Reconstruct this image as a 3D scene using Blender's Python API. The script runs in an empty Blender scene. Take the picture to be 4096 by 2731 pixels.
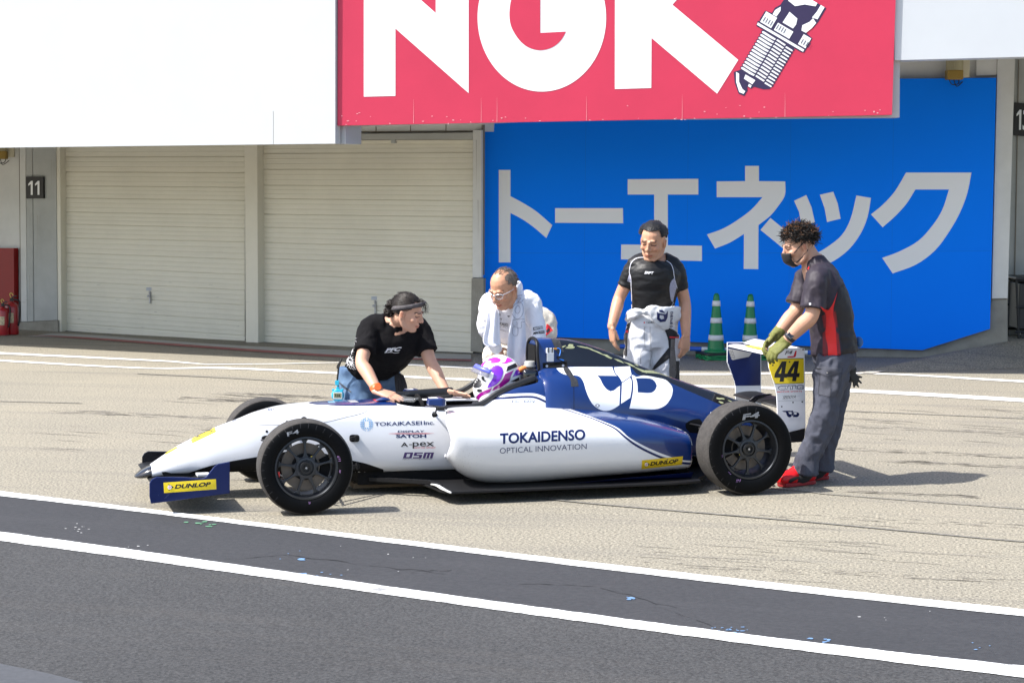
import bpy, bmesh, math, random
import numpy as np
from mathutils import Vector, Matrix, noise as mnoise
from mathutils.bvhtree import BVHTree
from mathutils.geometry import tessellate_polygon
random.seed(7)
sc = bpy.context.scene
COL = sc.collection
# ------------------------------------------------------------------ camera
FPX, CX, CY, PIT, ROL, HC = 8000., 2048., 1365.5, .0815, .0025, 1.925
_f = np.array([0, math.cos(PIT), -math.sin(PIT)]); _u = np.array([0, math.sin(PIT), math.cos(PIT)]); _r = np.array([1., 0, 0])
_r2 = _r*math.cos(ROL)+_u*math.sin(ROL); _u2 = _u*math.cos(ROL)-_r*math.sin(ROL)
CAM = np.array([0, 0, HC])
cd = bpy.data.cameras.new('camera'); cam = bpy.data.objects.new('camera', cd); COL.objects.link(cam)
cd.sensor_width = 36; cd.sensor_fit = 'HORIZONTAL'; cd.lens = FPX/4096*36; cd.clip_start = .1; cd.clip_end = 2000
cam.matrix_world = Matrix(((_r2[0], _u2[0], -_f[0], 0), (_r2[1], _u2[1], -_f[1], 0), (_r2[2], _u2[2], -_f[2], HC), (0, 0, 0, 1)))
sc.camera = cam
# ------------------------------------------------------------------ sky, sun, exposure
SUN = Vector((-.736, -.245, 1.0)).normalized()
w = bpy.data.worlds.new('World'); sc.world = w; w.use_nodes = True
nt = w.node_tree; bg = nt.nodes['Background']
sky = nt.nodes.new('ShaderNodeTexSky'); sky.sky_type = 'NISHITA'; sky.sun_disc = False
sky.sun_elevation = math.asin(SUN.z); sky.sun_rotation = math.atan2(SUN.x, SUN.y)
sky.air_density = 1.0; sky.dust_density = 2.0; sky.ozone_density = 1.0
nt.links.new(sky.outputs[0], bg.inputs[0]); bg.inputs[1].default_value = .13
sd = bpy.data.lights.new('sun', 'SUN'); so = bpy.data.objects.new('sun', sd); COL.objects.link(so)
sd.energy = 4.35; sd.angle = math.radians(.53); sd.color = (1, .965, .91)
so.rotation_euler = (-SUN).to_track_quat('-Z', 'Y').to_euler(); so.location = (-10, -5, 20)
sc.view_settings.view_transform = 'Standard'; sc.view_settings.look = 'None'
sc.view_settings.exposure = 1.06; sc.view_settings.gamma = 1
# ------------------------------------------------------------------ measuring: a pixel of the photograph -> a point on a real surface
def ray(px, py): return _f+_r2*(px-CX)/FPX-_u2*(py-CY)/FPX
def gnd(px, py, z=0.):
    d = ray(px, py); return CAM+d*((z-HC)/d[2])
def onplane(px, py, p0, n):
    d = ray(px, py); return CAM+d*(((np.asarray(p0)-CAM)@n)/(d@n))
def at(px, py, Y):
    d = ray(px, py); return CAM+d*(Y/d[1])
YAW = .27515; EX = np.array([math.cos(YAW), math.sin(YAW), 0]); EY = np.array([-math.sin(YAW), math.cos(YAW), 0])
CO = np.array([-1.42925, 12.15133, 0])
def w2c(p):
    v = np.asarray(p)-CO; return np.array([v@EX, v@EY, v[2]])
def c2w(p): return CO+EX*p[0]+EY*p[1]+np.array([0, 0, p[2]])
def carp(px, py, y):                                  # point of the car-lengthwise plane at lateral distance y, car axes
    return w2c(onplane(px, py, CO+EY*y, EY))
def Z(ox, oy, s): return lambda x, y: (ox+x*s, oy+y*s)
ZA = Z(520, 1550, .3188); ZB = Z(1400, 1500, .3188); ZC = Z(1900, 1320, .2551); ZD = Z(2300, 1350, .3827)
R1 = Z(500, 1300, .59524); R2 = Z(1700, 1250, .68027); R7 = Z(2750, 1350, .41451)
Z3 = Z(1280, 1100, .3507); Z4 = Z(1800, 1040, .3826); Z5 = Z(2350, 840, .4337); Z6 = Z(2850, 850, .4146); ZK = Z(1850, 600, .9549); ZN = Z(1300, 0, 1.0204); ZS = Z(2900, 0, .5085)
# ------------------------------------------------------------------ materials
MATS = {}
def mat(name, col, rough=.5, metal=0., var=0., vscale=4., bump=0., bscale=60., coat=0., attr=None, spec=.5, col2=None, stretch=None):
    if name in MATS: return MATS[name]
    m = bpy.data.materials.new(name); m.use_nodes = True; MATS[name] = m
    t = m.node_tree; b = t.nodes['Principled BSDF']
    b.inputs['Base Color'].default_value = (*col, 1); b.inputs['Roughness'].default_value = rough
    b.inputs['Metallic'].default_value = metal; b.inputs['Specular IOR Level'].default_value = spec
    if coat: b.inputs['Coat Weight'].default_value = coat; b.inputs['Coat Roughness'].default_value = .04
    tc = t.nodes.new('ShaderNodeTexCoord'); src = tc.outputs['Object']
    if stretch:
        mp = t.nodes.new('ShaderNodeMapping'); mp.inputs['Scale'].default_value = stretch
        t.links.new(src, mp.inputs['Vector']); src = mp.outputs[0]
    last = None
    if var or col2:
        n = t.nodes.new('ShaderNodeTexNoise'); n.inputs['Scale'].default_value = vscale; n.inputs['Detail'].default_value = 6
        n.inputs['Roughness'].default_value = .65
        t.links.new(src, n.inputs['Vector'])
        r = t.nodes.new('ShaderNodeValToRGB'); t.links.new(n.outputs['Fac'], r.inputs[0])
        c2 = col2 if col2 else tuple(max(0, c*(1-var)) for c in col)
        c1 = col if col2 else tuple(min(1, c*(1+var)) for c in col)
        r.color_ramp.elements[0].position = .32; r.color_ramp.elements[1].position = .68
        r.color_ramp.elements[0].color = (*c2, 1); r.color_ramp.elements[1].color = (*c1, 1)
        last = r.outputs[0]
    if attr:
        a = t.nodes.new('ShaderNodeAttribute'); a.attribute_name = attr
        if last:
            x = t.nodes.new('ShaderNodeMix'); x.data_type = 'RGBA'; x.blend_type = 'MULTIPLY'; x.inputs[0].default_value = 1
            t.links.new(last, x.inputs[6]); t.links.new(a.outputs['Color'], x.inputs[7]); last = x.outputs[2]
        else: last = a.outputs['Color']
    if last: t.links.new(last, b.inputs['Base Color'])
    if bump:
        n2 = t.nodes.new('ShaderNodeTexNoise'); n2.inputs['Scale'].default_value = bscale; n2.inputs['Detail'].default_value = 5
        t.links.new(src, n2.inputs['Vector'])
        bp = t.nodes.new('ShaderNodeBump'); bp.inputs['Strength'].default_value = bump; bp.inputs['Distance'].default_value = .01
        t.links.new(n2.outputs['Fac'], bp.inputs['Height']); t.links.new(bp.outputs[0], b.inputs['Normal'])
        if var or col2:
            mm = t.nodes.new('ShaderNodeMath'); mm.operation = 'MULTIPLY_ADD'; mm.inputs[1].default_value = .25; mm.inputs[2].default_value = rough-.12
            t.links.new(n2.outputs['Fac'], mm.inputs[0]); t.links.new(mm.outputs[0], b.inputs['Roughness'])
    return m
# ------------------------------------------------------------------ objects
def tag(o, label=None, cat=None, group=None, kind=None):
    if label: o['label'] = label
    if cat: o['category'] = cat
    if group: o['group'] = group
    if kind: o['kind'] = kind
    return o
def empty(name, loc=(0, 0, 0), rz=0.):
    o = bpy.data.objects.new(name, None); COL.objects.link(o); o.location = tuple(loc); o.rotation_euler = (0, 0, rz); o.empty_display_size = .1
    return o
def link(name, me, parent=None, m=None, smooth=False):
    o = bpy.data.objects.new(name, me); COL.objects.link(o)
    if m is not None:
        for q in (m if isinstance(m, (list, tuple)) else [m]): me.materials.append(q)
    if smooth is not None: me.polygons.foreach_set('use_smooth', [bool(smooth)]*len(me.polygons))
    if parent: o.parent = parent
    return o
def autosmooth(o, ang=40):
    me = o.data; bm = bmesh.new(); bm.from_mesh(me); a = math.radians(ang)
    for e in bm.edges: e.smooth = not (len(e.link_faces) == 2 and e.calc_face_angle(0) > a)
    for f in bm.faces: f.smooth = True
    bm.to_mesh(me); bm.free(); return o
def bevel(o, wd=.004, seg=2, ang=35):
    b = o.modifiers.new('bevel', 'BEVEL'); b.width = wd; b.segments = seg; b.limit_method = 'ANGLE'; b.angle_limit = math.radians(ang); return o
class MB:
    def __init__(s): s.v = []; s.f = []; s.mi = []
    def add(s, vs, fs, mi=0):
        k = len(s.v); s.v += [tuple(map(float, q)) for q in vs]; s.f += [tuple(i+k for i in f) for f in fs]; s.mi += [mi]*len(fs); return s
    def box(s, c, d, R=None, mi=0):
        c = np.asarray(c, float); h = np.asarray(d, float)/2; vs = []
        for x in (-1, 1):
            for y in (-1, 1):
                for z in (-1, 1):
                    q = np.array([x, y, z])*h
                    if R is not None: q = R@q
                    vs.append(c+q)
        return s.add(vs, [(0, 1, 3, 2), (4, 6, 7, 5), (0, 4, 5, 1), (2, 3, 7, 6), (0, 2, 6, 4), (1, 5, 7, 3)], mi)
    def tube(s, pts, rad, n=12, side=None, mi=0, sub=4, cap='round'):
        """swept tapered tube; rad entries r or (r_side, r_other); smooth interpolation through the points"""
        P = np.asarray(pts, float); Rr = np.array([(r, r) if np.isscalar(r) else r for r in rad], float)
        if sub > 1 and len(P) > 2: P, Rr = crom(P, sub), np.abs(crom(Rr, sub))
        elif sub > 1:
            t = np.linspace(0, 1, sub+1)[:, None]; P, Rr = P[0]*(1-t)+P[-1]*t, Rr[0]*(1-t)+Rr[-1]*t
        T = np.gradient(P, axis=0); T /= np.linalg.norm(T, axis=1)[:, None]+1e-12
        if side is None: side = np.array([1., 0, 0]) if abs(T[0][0]) < .8 else np.array([0, 1., 0])
        side = np.asarray(side, float)
        rings = []; pr = side
        for p, t, r in zip(P, T, Rr):
            a = pr-t*(pr@t); a /= np.linalg.norm(a)+1e-12; b = np.cross(t, a); pr = a
            rings.append((p, a, b, t, r))
        full = []
        if cap == 'round':
            p, a, b, t, r = rings[0]; m = min(r)
            for q in (.2, .6): full.append((p-t*m*math.cos(q*1.5708), a, b, t, r*math.sin(q*1.5708)))
        full += rings
        if cap == 'round':
            p, a, b, t, r = rings[-1]; m = min(r)
            for q in (.6, .2): full.append((p+t*m*math.cos(q*1.5708), a, b, t, r*math.sin(q*1.5708)))
        vs = []; ang = np.arange(n)*2*math.pi/n
        for p, a, b, t, r in full:
            for th in ang: vs.append(p+a*r[0]*math.cos(th)+b*r[1]*math.sin(th))
        fs = []; L = len(full)
        for i in range(L-1):
            for j in range(n):
                k = (j+1) % n; fs.append((i*n+j, i*n+k, (i+1)*n+k, (i+1)*n+j))
        fs.append(tuple(range(n))[::-1]); fs.append(tuple((L-1)*n+j for j in range(n)))
        return s.add(vs, fs, mi)
    def ell(s, c, r, R=None, n=16, mi=0):
        c = np.asarray(c, float); r = np.asarray(r, float); vs = []; h = n//2
        for i in range(1, h):
            for j in range(n):
                th = math.pi*i/h; ph = 2*math.pi*j/n
                q = r*np.array([math.sin(th)*math.cos(ph), math.sin(th)*math.sin(ph), math.cos(th)])
                vs.append(c+(R@q if R is not None else q))
        for z in (1, -1):
            q = r*np.array([0, 0, z]); vs.append(c+(R@q if R is not None else q))
        fs = []; T = len(vs)-2; B = T+1
        for i in range(h-2):
            for j in range(n): k = (j+1) % n; fs.append((i*n+j, (i+1)*n+j, (i+1)*n+k, i*n+k))
        for j in range(n): k = (j+1) % n; fs.append((T, j, k)); fs.append((B, (h-2)*n+k, (h-2)*n+j))
        return s.add(vs, fs, mi)
    def lathe(s, prof, c=(0, 0, 0), axis='z', n=32, mi=0, closed=False):
        """prof: list of (radius, along)"""
        vs = []; c = np.asarray(c, float)
        for r, h in prof:
            for j in range(n):
                t = 2*math.pi*j/n; a, b = r*math.cos(t), r*math.sin(t)
                vs.append(c+(np.array([a, b, h]) if axis == 'z' else np.array([a, h, b]) if axis == 'y' else np.array([h, a, b])))
        fs = []; L = len(prof); rng = L if closed else L-1
        for i in range(rng):
            for j in range(n):
                k = (j+1) % n; i2 = (i+1) % L
                f = (i*n+j, i*n+k, i2*n+k, i2*n+j); fs.append(f if axis != 'y' else f[::-1])
        if not closed:
            for i, rev in ((0, True), (L-1, False)):
                if prof[i][0] > 1e-5:
                    f = tuple(i*n+j for j in range(n)); fs.append(f[::-1] if rev != (axis == 'y') else f)
        return s.add(vs, fs, mi)
    def prism(s, poly, off, mi=0):
        """poly: 3-D outline, off: extrusion vector"""
        P = [np.asarray(p, float) for p in poly]; n = len(P); o = np.asarray(off, float)
        tri = tessellate_polygon([[Vector(p) for p in P]])
        fs = [tuple(t) for t in tri]+[tuple(i+n for i in t[::-1]) for t in tri]
        fs += [(i, (i+1) % n, (i+1) % n+n, i+n) for i in range(n)]
        return s.add(P+[p+o for p in P], fs, mi)
    def mesh(s, name='m', weld=0.):
        me = bpy.data.meshes.new(name); me.from_pydata(s.v, [], s.f)
        if any(s.mi): me.polygons.foreach_set('material_index', s.mi)
        bm = bmesh.new(); bm.from_mesh(me)
        if weld: bmesh.ops.remove_doubles(bm, verts=bm.verts, dist=weld)
        bmesh.ops.recalc_face_normals(bm, faces=bm.faces); bm.to_mesh(me); bm.free(); return me
    def obj(s, name, m=None, parent=None, smooth=False, bev=0., auto=0, weld=0., off=None):
        if off is not None: s.v = [tuple(np.asarray(v)-off) for v in s.v]
        o = link(name, s.mesh(name, weld), parent, m, smooth)
        if auto: autosmooth(o, auto)
        if bev: bevel(o, bev)
        return o
def crom(P, sub):
    P = np.asarray(P, float); n = len(P); out = []
    for i in range(n-1):
        p0 = P[max(i-1, 0)]; p1 = P[i]; p2 = P[i+1]; p3 = P[min(i+2, n-1)]
        for k in range(sub):
            t = k/sub; out.append(.5*(2*p1+(p2-p0)*t+(2*p0-5*p1+4*p2-p3)*t*t+(3*p1-p0-3*p2+p3)*t**3))
    out.append(P[-1]); return np.array(out)
def evalmesh(o):
    dg = bpy.context.evaluated_depsgraph_get(); dg.update()
    return bpy.data.meshes.new_from_object(o.evaluated_get(dg))
def kill(o):
    me = o.data; bpy.data.objects.remove(o); 
    try: bpy.data.meshes.remove(me)
    except Exception: pass
def remesh(mb, vox, it=4, fac=.5):
    o = mb.obj('tmp'); r = o.modifiers.new('r', 'REMESH'); r.mode = 'VOXEL'; r.voxel_size = vox; r.use_smooth_shade = True
    if it: q = o.modifiers.new('s', 'SMOOTH'); q.factor = fac; q.iterations = it
    me = evalmesh(o); kill(o); return me
def coords(me):
    a = np.empty(len(me.vertices)*3, np.float32); me.vertices.foreach_get('co', a); return a.reshape(-1, 3).astype(float)
def setco(me, a):
    me.vertices.foreach_set('co', np.asarray(a, np.float32).ravel()); me.update()
def folds(me, amp=.006, sc3=(9, 9, 5), seed=0., ridge=True):
    """cloth folds: displace along the normals by stretched noise"""
    a = coords(me); nn = np.empty(len(a)*3, np.float32); me.vertices.foreach_get('normal', nn); nn = nn.reshape(-1, 3)
    d = np.empty(len(a))
    for i, p in enumerate(a):
        q = Vector((p[0]*sc3[0]+seed, p[1]*sc3[1], p[2]*sc3[2]))
        v = mnoise.noise(q+mnoise.noise_vector(q*.6)*.7)+.45*mnoise.noise(q*2.1)
        d[i] = (.35-abs(v)*1.6) if ridge else v
    setco(me, a+nn*d[:, None]*amp)
# ------------------------------------------------------------------ stickers, lettering and paint lines laid on a real surface
class Surf:
    """the mesh of an object (its own axes) that a sticker lies on"""
    def __init__(s, obs, frame='car', org=None):
        s.frame = frame; s.org = np.zeros(3) if org is None else np.asarray(org, float); vs = []; fs = []; ns = []
        for o in (obs if isinstance(obs, (list, tuple)) else [obs]):
            me = evalmesh(o) if o.modifiers else o.data
            bm = bmesh.new(); bm.from_mesh(me); bmesh.ops.triangulate(bm, faces=bm.faces); bm.normal_update(); k = len(vs)
            vs += [v.co.copy() for v in bm.verts]; ns += [v.normal.copy() for v in bm.verts]; fs += [tuple(v.index+k for v in f.verts) for f in bm.faces]; bm.free()
        s.v, s.n, s.fc = vs, ns, fs; s.b = BVHTree.FromPolygons(vs, fs)
    def loc(s, p): return w2c(p) if s.frame == 'car' else np.asarray(p)-s.org
    def cast(s, o, d):
        h, n, i, _ = s.b.ray_cast(Vector(o), Vector(d))
        if h is None: return None
        a, b, c = s.fc[i]; A, B, C_ = s.v[a], s.v[b], s.v[c]
        v0, v1, v2 = B-A, C_-A, h-A; d00, d01, d11, d20, d21 = v0@v0, v0@v1, v1@v1, v2@v0, v2@v1; den = d00*d11-d01*d01
        if abs(den) < 1e-16: return h, n
        v = (d11*d20-d01*d21)/den; ww = (d00*d21-d01*d20)/den
        nn = s.n[a]*(1-v-ww)+s.n[b]*v+s.n[c]*ww
        if nn.length < 1e-6: nn = n
        nn.normalize()
        if nn@n < 0: nn = n.copy()
        if n@Vector(d) > 0: nn = -nn
        return h, nn
    def px(s, p):
        o = s.loc(CAM); return s.cast(o, Vector(s.loc(CAM+ray(*p))-o).normalized())
    def top(s, p): return s.cast((p[0], p[1], 3), (0, 0, -1))
    def side(s, p): return s.cast((p[0], -3, p[1]), (0, 1, 0))
def tri2d(loops):
    vs = [Vector((x, y, 0)) for lp in loops for x, y in lp]
    return [(v.x, v.y) for v in vs], tessellate_polygon([[Vector((x, y, 0)) for x, y in lp] for lp in loops])
_tc = {}
def text2d(body, bold=0., res=4):
    k = (body, bold)
    if k in _tc: return _tc[k]
    cu = bpy.data.curves.new('t', 'FONT'); cu.body = body; cu.offset = bold; cu.resolution_u = res; cu.dimensions = '2D'; cu.fill_mode = 'FRONT'
    o = bpy.data.objects.new('t', cu); COL.objects.link(o); me = evalmesh(o); bpy.data.objects.remove(o); bpy.data.curves.remove(cu)
    a = coords(me)[:, :2]; lo, hi = a.min(0), a.max(0); f = [tuple(p.vertices) for p in me.polygons]; bpy.data.meshes.remove(me)
    _tc[k] = ((a-lo)/(hi-lo), f); return _tc[k]
def sm(P, k=3, lim=38):
    """round the gentle bends of an outline, keep its corners"""
    P = [np.asarray(p, float)[:2] for p in P]; n = len(P)
    if n < 7: return [tuple(p) for p in P]
    cor = []
    for i in range(n):
        a, b = P[i]-P[i-1], P[(i+1) % n]-P[i]; la, lb = np.linalg.norm(a), np.linalg.norm(b); c = (a@b)/(la*lb+1e-9); cor.append(c < math.cos(math.radians(lim)))
    out = []
    for i in range(n):
        p1, p2 = P[i], P[(i+1) % n]; j = (i+1) % n; out.append(tuple(p1))
        if cor[i] and cor[j]: continue
        p0 = 2*p1-p2 if cor[i] else P[i-1]; p3 = 2*p2-p1 if cor[j] else P[(i+2) % n]
        L = np.linalg.norm(p2-p1); t0, t3 = p2-p0, p3-p1; m1 = t0/(np.linalg.norm(t0)+1e-9)*L; m2 = t3/(np.linalg.norm(t3)+1e-9)*L
        for q in range(1, k+1):
            t = q/(k+1); out.append(tuple((2*t**3-3*t*t+1)*p1+(t**3-2*t*t+t)*m1+(-2*t**3+3*t*t)*p2+(t**3-t*t)*m2))
    return out
class Decal:
    def __init__(s, smooth=True): s.v = []; s.f = []; s.mi = []; s.d = []; s.sm = smooth
    def poly(s, pts, Zf=None, mi=0, holes=(), lift=0):
        g = (lambda p: Zf(*p)) if Zf else (lambda p: p)
        r = sm if s.sm else (lambda q: q); v, f = tri2d([r([g(p) for p in pts])]+[r([g(p) for p in h]) for h in holes]); return s._a(v, f, mi, lift)
    def text(s, body, BL, BR, TL, Zf=None, mi=0, bold=.02, shear=0., lift=0):
        g = (lambda p: np.array(Zf(*p))) if Zf else (lambda p: np.array(p, float))
        BL, BR, TL = g(BL), g(BR), g(TL); uv, f = text2d(body, bold)
        v = [tuple(BL+(BR-BL)*(u[0]+0)+(TL-BL)*u[1]+(BR-BL)/np.linalg.norm(BR-BL)*shear*u[1]*np.linalg.norm(TL-BL)) for u in uv]; return s._a(v, f, mi, lift)
    def disc(s, c, r, Zf=None, mi=0, n=20, lift=0, ry=None):
        return s.poly([(c[0]+r*math.cos(t*2*math.pi/n), c[1]+(ry or r)*math.sin(t*2*math.pi/n)) for t in range(n)], Zf, mi, lift=lift)
    def line(s, pts, wd, Zf=None, mi=0, lift=0):
        P = np.array(pts, float)
        if len(P) > 3: P = crom(P, 3); wd = crom(np.broadcast_to(np.asarray(wd, float), (len(pts),))[:, None], 3)[:, 0]
        T = np.gradient(P, axis=0); T /= np.linalg.norm(T, axis=1)[:, None]; N = np.stack([-T[:, 1], T[:, 0]], 1)
        wd = np.broadcast_to(np.asarray(wd, float), (len(P),))[:, None]/2
        A, B = P+N*wd, P-N*wd; return s.poly([tuple(q) for q in A]+[tuple(q) for q in B[::-1]], Zf, mi, lift=lift)
    def _a(s, v, f, mi, lift):
        k = len(s.v); s.v += [tuple(map(float, q)) for q in v]; s.f += [tuple(i+k for i in t) for t in f]; s.mi += [mi]*len(f); s.d += [lift]*len(v); return s
    def lay(s, name, fn, mats, parent=None, off=.002, step=.002, maxe=25., org=None, mirror=False, nml=True):
        bm = bmesh.new(); lay = bm.verts.layers.float.new('l'); bv = []
        for (x, y), d in zip(s.v, s.d): q = bm.verts.new((x, y, 0)); q[lay] = d; bv.append(q)
        for f, m in zip(s.f, s.mi):
            try: g = bm.faces.new([bv[i] for i in f]); g.material_index = m
            except ValueError: pass
        bmesh.ops.remove_doubles(bm, verts=bm.verts, dist=1e-6)
        for _ in range(7):
            e = [q for q in bm.edges if q.calc_length() > maxe]
            if not e: break
            bmesh.ops.subdivide_edges(bm, edges=e, cuts=1); bmesh.ops.triangulate(bm, faces=[f for f in bm.faces if len(f.verts) > 3])
        bad = []; N = {}
        for v in list(bm.verts):
            h = fn((v.co.x, v.co.y))
            if h is None: bad.append(v); continue
            p, n = Vector(h[0]), Vector(h[1]); N[v] = n; v.co = p+n*(off+step*v[lay])
        if bad: bmesh.ops.delete(bm, geom=bad, context='VERTS')
        me = bpy.data.meshes.new(name); vn = []; 
        for i, v in enumerate(bm.verts): v.index = i; vn.append(N[v])
        for f in bm.faces:
            f.normal_update()
            if f.normal@N[f.verts[0]] < 0: f.normal_flip()
            f.smooth = True
        bm.to_mesh(me); bm.free()
        if mirror:
            n0 = len(me.vertices); a = coords(me); b = a*np.array([1, -1, 1]); F_ = [tuple(p.vertices) for p in me.polygons]; M_ = [p.material_index for p in me.polygons]
            me2 = bpy.data.meshes.new(name); me2.from_pydata(np.vstack([a, b]).tolist(), [], F_+[tuple(i+n0 for i in f[::-1]) for f in F_]); me2.polygons.foreach_set('material_index', M_+M_); me2.polygons.foreach_set('use_smooth', [True]*len(F_)*2)
            vn = vn+[Vector((n.x, -n.y, n.z)) for n in vn]; me = me2
        if org is not None: setco(me, coords(me)-np.asarray(org))
        o = link(name, me, parent, mats, None)
        if nml and len(me.polygons):
            me.normals_split_custom_set_from_vertices([tuple(n) for n in vn])
        return o
def planefn(p0, n):
    n = np.asarray(n, float); n = n/np.linalg.norm(n); m = n if (CAM-np.asarray(p0))@n > 0 else -n
    return lambda p: (onplane(p[0], p[1], p0, n), m)
def gfn(z): return lambda p: (gnd(p[0], p[1], z), (0, 0, 1))
# ================================================================== THE SETTING
def ground_material(name, c1, c2, cs, speck, streak, bump, bs, rot=-.2, dark=(.1, .09, .08)):
    m = bpy.data.materials.new(name); m.use_nodes = True; t = m.node_tree; b = t.nodes['Principled BSDF']; L = t.links
    b.inputs['Roughness'].default_value = .85; b.inputs['Specular IOR Level'].default_value = .3
    tc = t.nodes.new('ShaderNodeTexCoord'); mp = t.nodes.new('ShaderNodeMapping'); mp.inputs['Rotation'].default_value = (0, 0, -rot); L.new(tc.outputs['Object'], mp.inputs[0])
    def nz(scale, det, vec, rough=.6):
        n = t.nodes.new('ShaderNodeTexNoise'); n.inputs['Scale'].default_value = scale; n.inputs['Detail'].default_value = det; n.inputs['Roughness'].default_value = rough; L.new(vec, n.inputs['Vector']); return n.outputs['Fac']
    def ramp(f, p0, p1, a=(0, 0, 0, 1), e=(1, 1, 1, 1)):
        r = t.nodes.new('ShaderNodeValToRGB'); r.color_ramp.elements[0].position = p0; r.color_ramp.elements[1].position = p1; r.color_ramp.elements[0].color = a; r.color_ramp.elements[1].color = e; L.new(f, r.inputs[0]); return r.outputs[0]
    def mix(f, a, c, typ='MIX'):
        x = t.nodes.new('ShaderNodeMix'); x.data_type = 'RGBA'; x.blend_type = typ
        for s, q in ((0, f), (6, a), (7, c)):
            if isinstance(q, (int, float)): x.inputs[s].default_value = q
            elif isinstance(q, tuple): x.inputs[s].default_value = (*q, 1)[:4]
            else: L.new(q, x.inputs[s])
        return x.outputs[2]
    v = mp.outputs[0]
    col = mix(ramp(nz(.5, 5, v), .35, .65), c1, c2)
    sp = nz(cs, 3, v, .75)
    col = mix(1.0, col, ramp(sp, .34, .66, (1-speck, 1-speck, 1-speck, 1), (1+speck*.55, 1+speck*.55, 1+speck*.5, 1)), 'MULTIPLY')
    st = t.nodes.new('ShaderNodeMapping'); st.inputs['Scale'].default_value = (.16, 2.6, 1); L.new(v, st.inputs[0])
    s1 = nz(1.1, 6, st.outputs[0], .7)
    if streak: col = mix(ramp(s1, .52, .80, (0, 0, 0, 1), (streak, streak, streak, 1)), col, dark)
    s2 = nz(2.2, 4, v); col = mix(ramp(s2, .6, .8, (0, 0, 0, 1), (.25, .25, .25, 1)), col, tuple(q*.78 for q in c1))
    L.new(col, b.inputs['Base Color'])
    bp = t.nodes.new('ShaderNodeBump'); bp.inputs['Strength'].default_value = bump; bp.inputs['Distance'].default_value = .008; L.new(nz(bs, 4, v, .7), bp.inputs['Height']); L.new(bp.outputs[0], b.inputs['Normal'])
    return m
M_con = ground_material('weathered_concrete', (.30, .272, .216), (.265, .243, .198), 62, .72, .8, .7, 90, rot=-.2, dark=(.13, .122, .112))
M_strip = ground_material('sealed_asphalt', (.040, .0405, .0445), (.034, .035, .039), 30, .2, .25, .25, 60, rot=-.35, dark=(.07, .07, .075))
M_asp = ground_material('coarse_asphalt', (.060, .060, .062), (.050, .050, .052), 60, .55, .25, .8, 70, rot=-.3)
def worn_paint(name, col, under, vs, p0, p1):
    m = mat(name, col, .65, col2=under, vscale=vs, bump=.3, bscale=90); r = [n for n in m.node_tree.nodes if n.type == 'VALTORGB'][0]; r.color_ramp.elements[0].position = p0; r.color_ramp.elements[1].position = p1
    nz = [n for n in m.node_tree.nodes if n.type == 'TEX_NOISE'][0]; nz.inputs['Detail'].default_value = 12; nz.inputs['Roughness'].default_value = .78; return m
M_line = worn_paint('road_paint', (.74, .75, .74), (.25, .25, .25), 6, .375, .46)
M_oldline = worn_paint('worn_road_paint', (.70, .69, .66), (.34, .31, .26), 7, .33, .47)
def struct(name, mb, m): o = mb.obj(name, m); o['kind'] = 'structure'; return o
g = MB(); S = 160.
g.add([(-S, -40, 0), (S, -40, 0), (S, 200, 0), (-S, 200, 0)], [(0, 1, 2, 3)]); struct('ground', g, M_con)
LZ = Z(0, 1850, .8503); RZ = Z(2000, 1850, .8912)
def gl(lz, rz):
    P = [gnd(*LZ(*p)) for p in lz]+[gnd(*RZ(*p)) for p in rz]
    P = np.array(P)[:, :2]; x = P[:, 0]; k = np.polyfit(x, P[:, 1], 3); k2 = np.polyfit(x, P[:, 1], 2)
    xs = np.linspace(x.min()-.05, x.max()+.05, 60); y = np.polyval(k, xs)
    d0 = np.polyval(np.polyder(k), xs[0]); d1 = np.polyval(np.polyder(k), xs[-1])
    return np.vstack([[[xs[0]-40, y[0]-40*max(min(d0, 0), -.3)]], np.stack([xs, y], 1), [[xs[-1]+40, y[-1]+40*d1]]])
u_t = gl([(0, 143), (300, 168), (760, 230), (1100, 272), (1500, 328), (1900, 375), (2352, 415)], [(400, 450), (800, 495), (1200, 545), (1700, 595), (2352, 665)])
u_b = gl([(0, 165), (300, 190), (760, 245), (1090, 290), (1500, 345), (1900, 397), (2352, 443)], [(400, 477), (800, 520), (1200, 572), (1700, 625), (2352, 697)])
l_t = gl([(0, 335), (500, 385), (900, 460), (1300, 515), (1700, 575), (2000, 612), (2352, 657)], [(400, 685), (800, 740), (1200, 785), (1700, 845), (2352, 920)])
l_b = gl([(0, 372), (400, 425), (900, 500), (1300, 553), (1700, 608), (2000, 650), (2352, 693)], [(400, 722), (800, 785), (1200, 832), (1700, 892), (2352, 968)])
def strip(name, A, B, z, m, rag=0.):
    n = len(A)-2
    if rag:
        def dens(P):
            q = [P[0]]; 
            for i in range(1, len(P)-2):
                for t in np.linspace(0, 1, 14, endpoint=False): q.append(P[i]*(1-t)+P[i+1]*t)
            q += [P[-2], P[-1]]; q = np.array(q)
            for i in range(1, len(q)-1): q[i, 1] += rag*(mnoise.noise((q[i, 0]*7, z*99, A[1, 1]))+.7*mnoise.noise((q[i, 0]*31, 3, A[1, 1])))
            return q
        A, B = dens(A), dens(B)
    g = MB(); n = len(A); g.add([(p[0], p[1], z) for p in A]+[(p[0], p[1], z) for p in B], [(i, i+1, n+i+1, n+i) for i in range(n-1)]); return struct(name, g, m)
mid = (l_t+l_b)/2
strip('sealed_asphalt_strip', (u_t+u_b)/2, mid, .004, M_strip)
back = mid.copy(); back[:, 1] = -30
strip('pit_road_asphalt', mid, back, .004, M_asp)
strip('pit_lane_edge_line', u_t, u_b, .008, M_line, .006); strip('pit_road_edge_line', l_t, l_b, .008, M_line, .009)
Z8 = Z(0, 1300, .59524)
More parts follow.
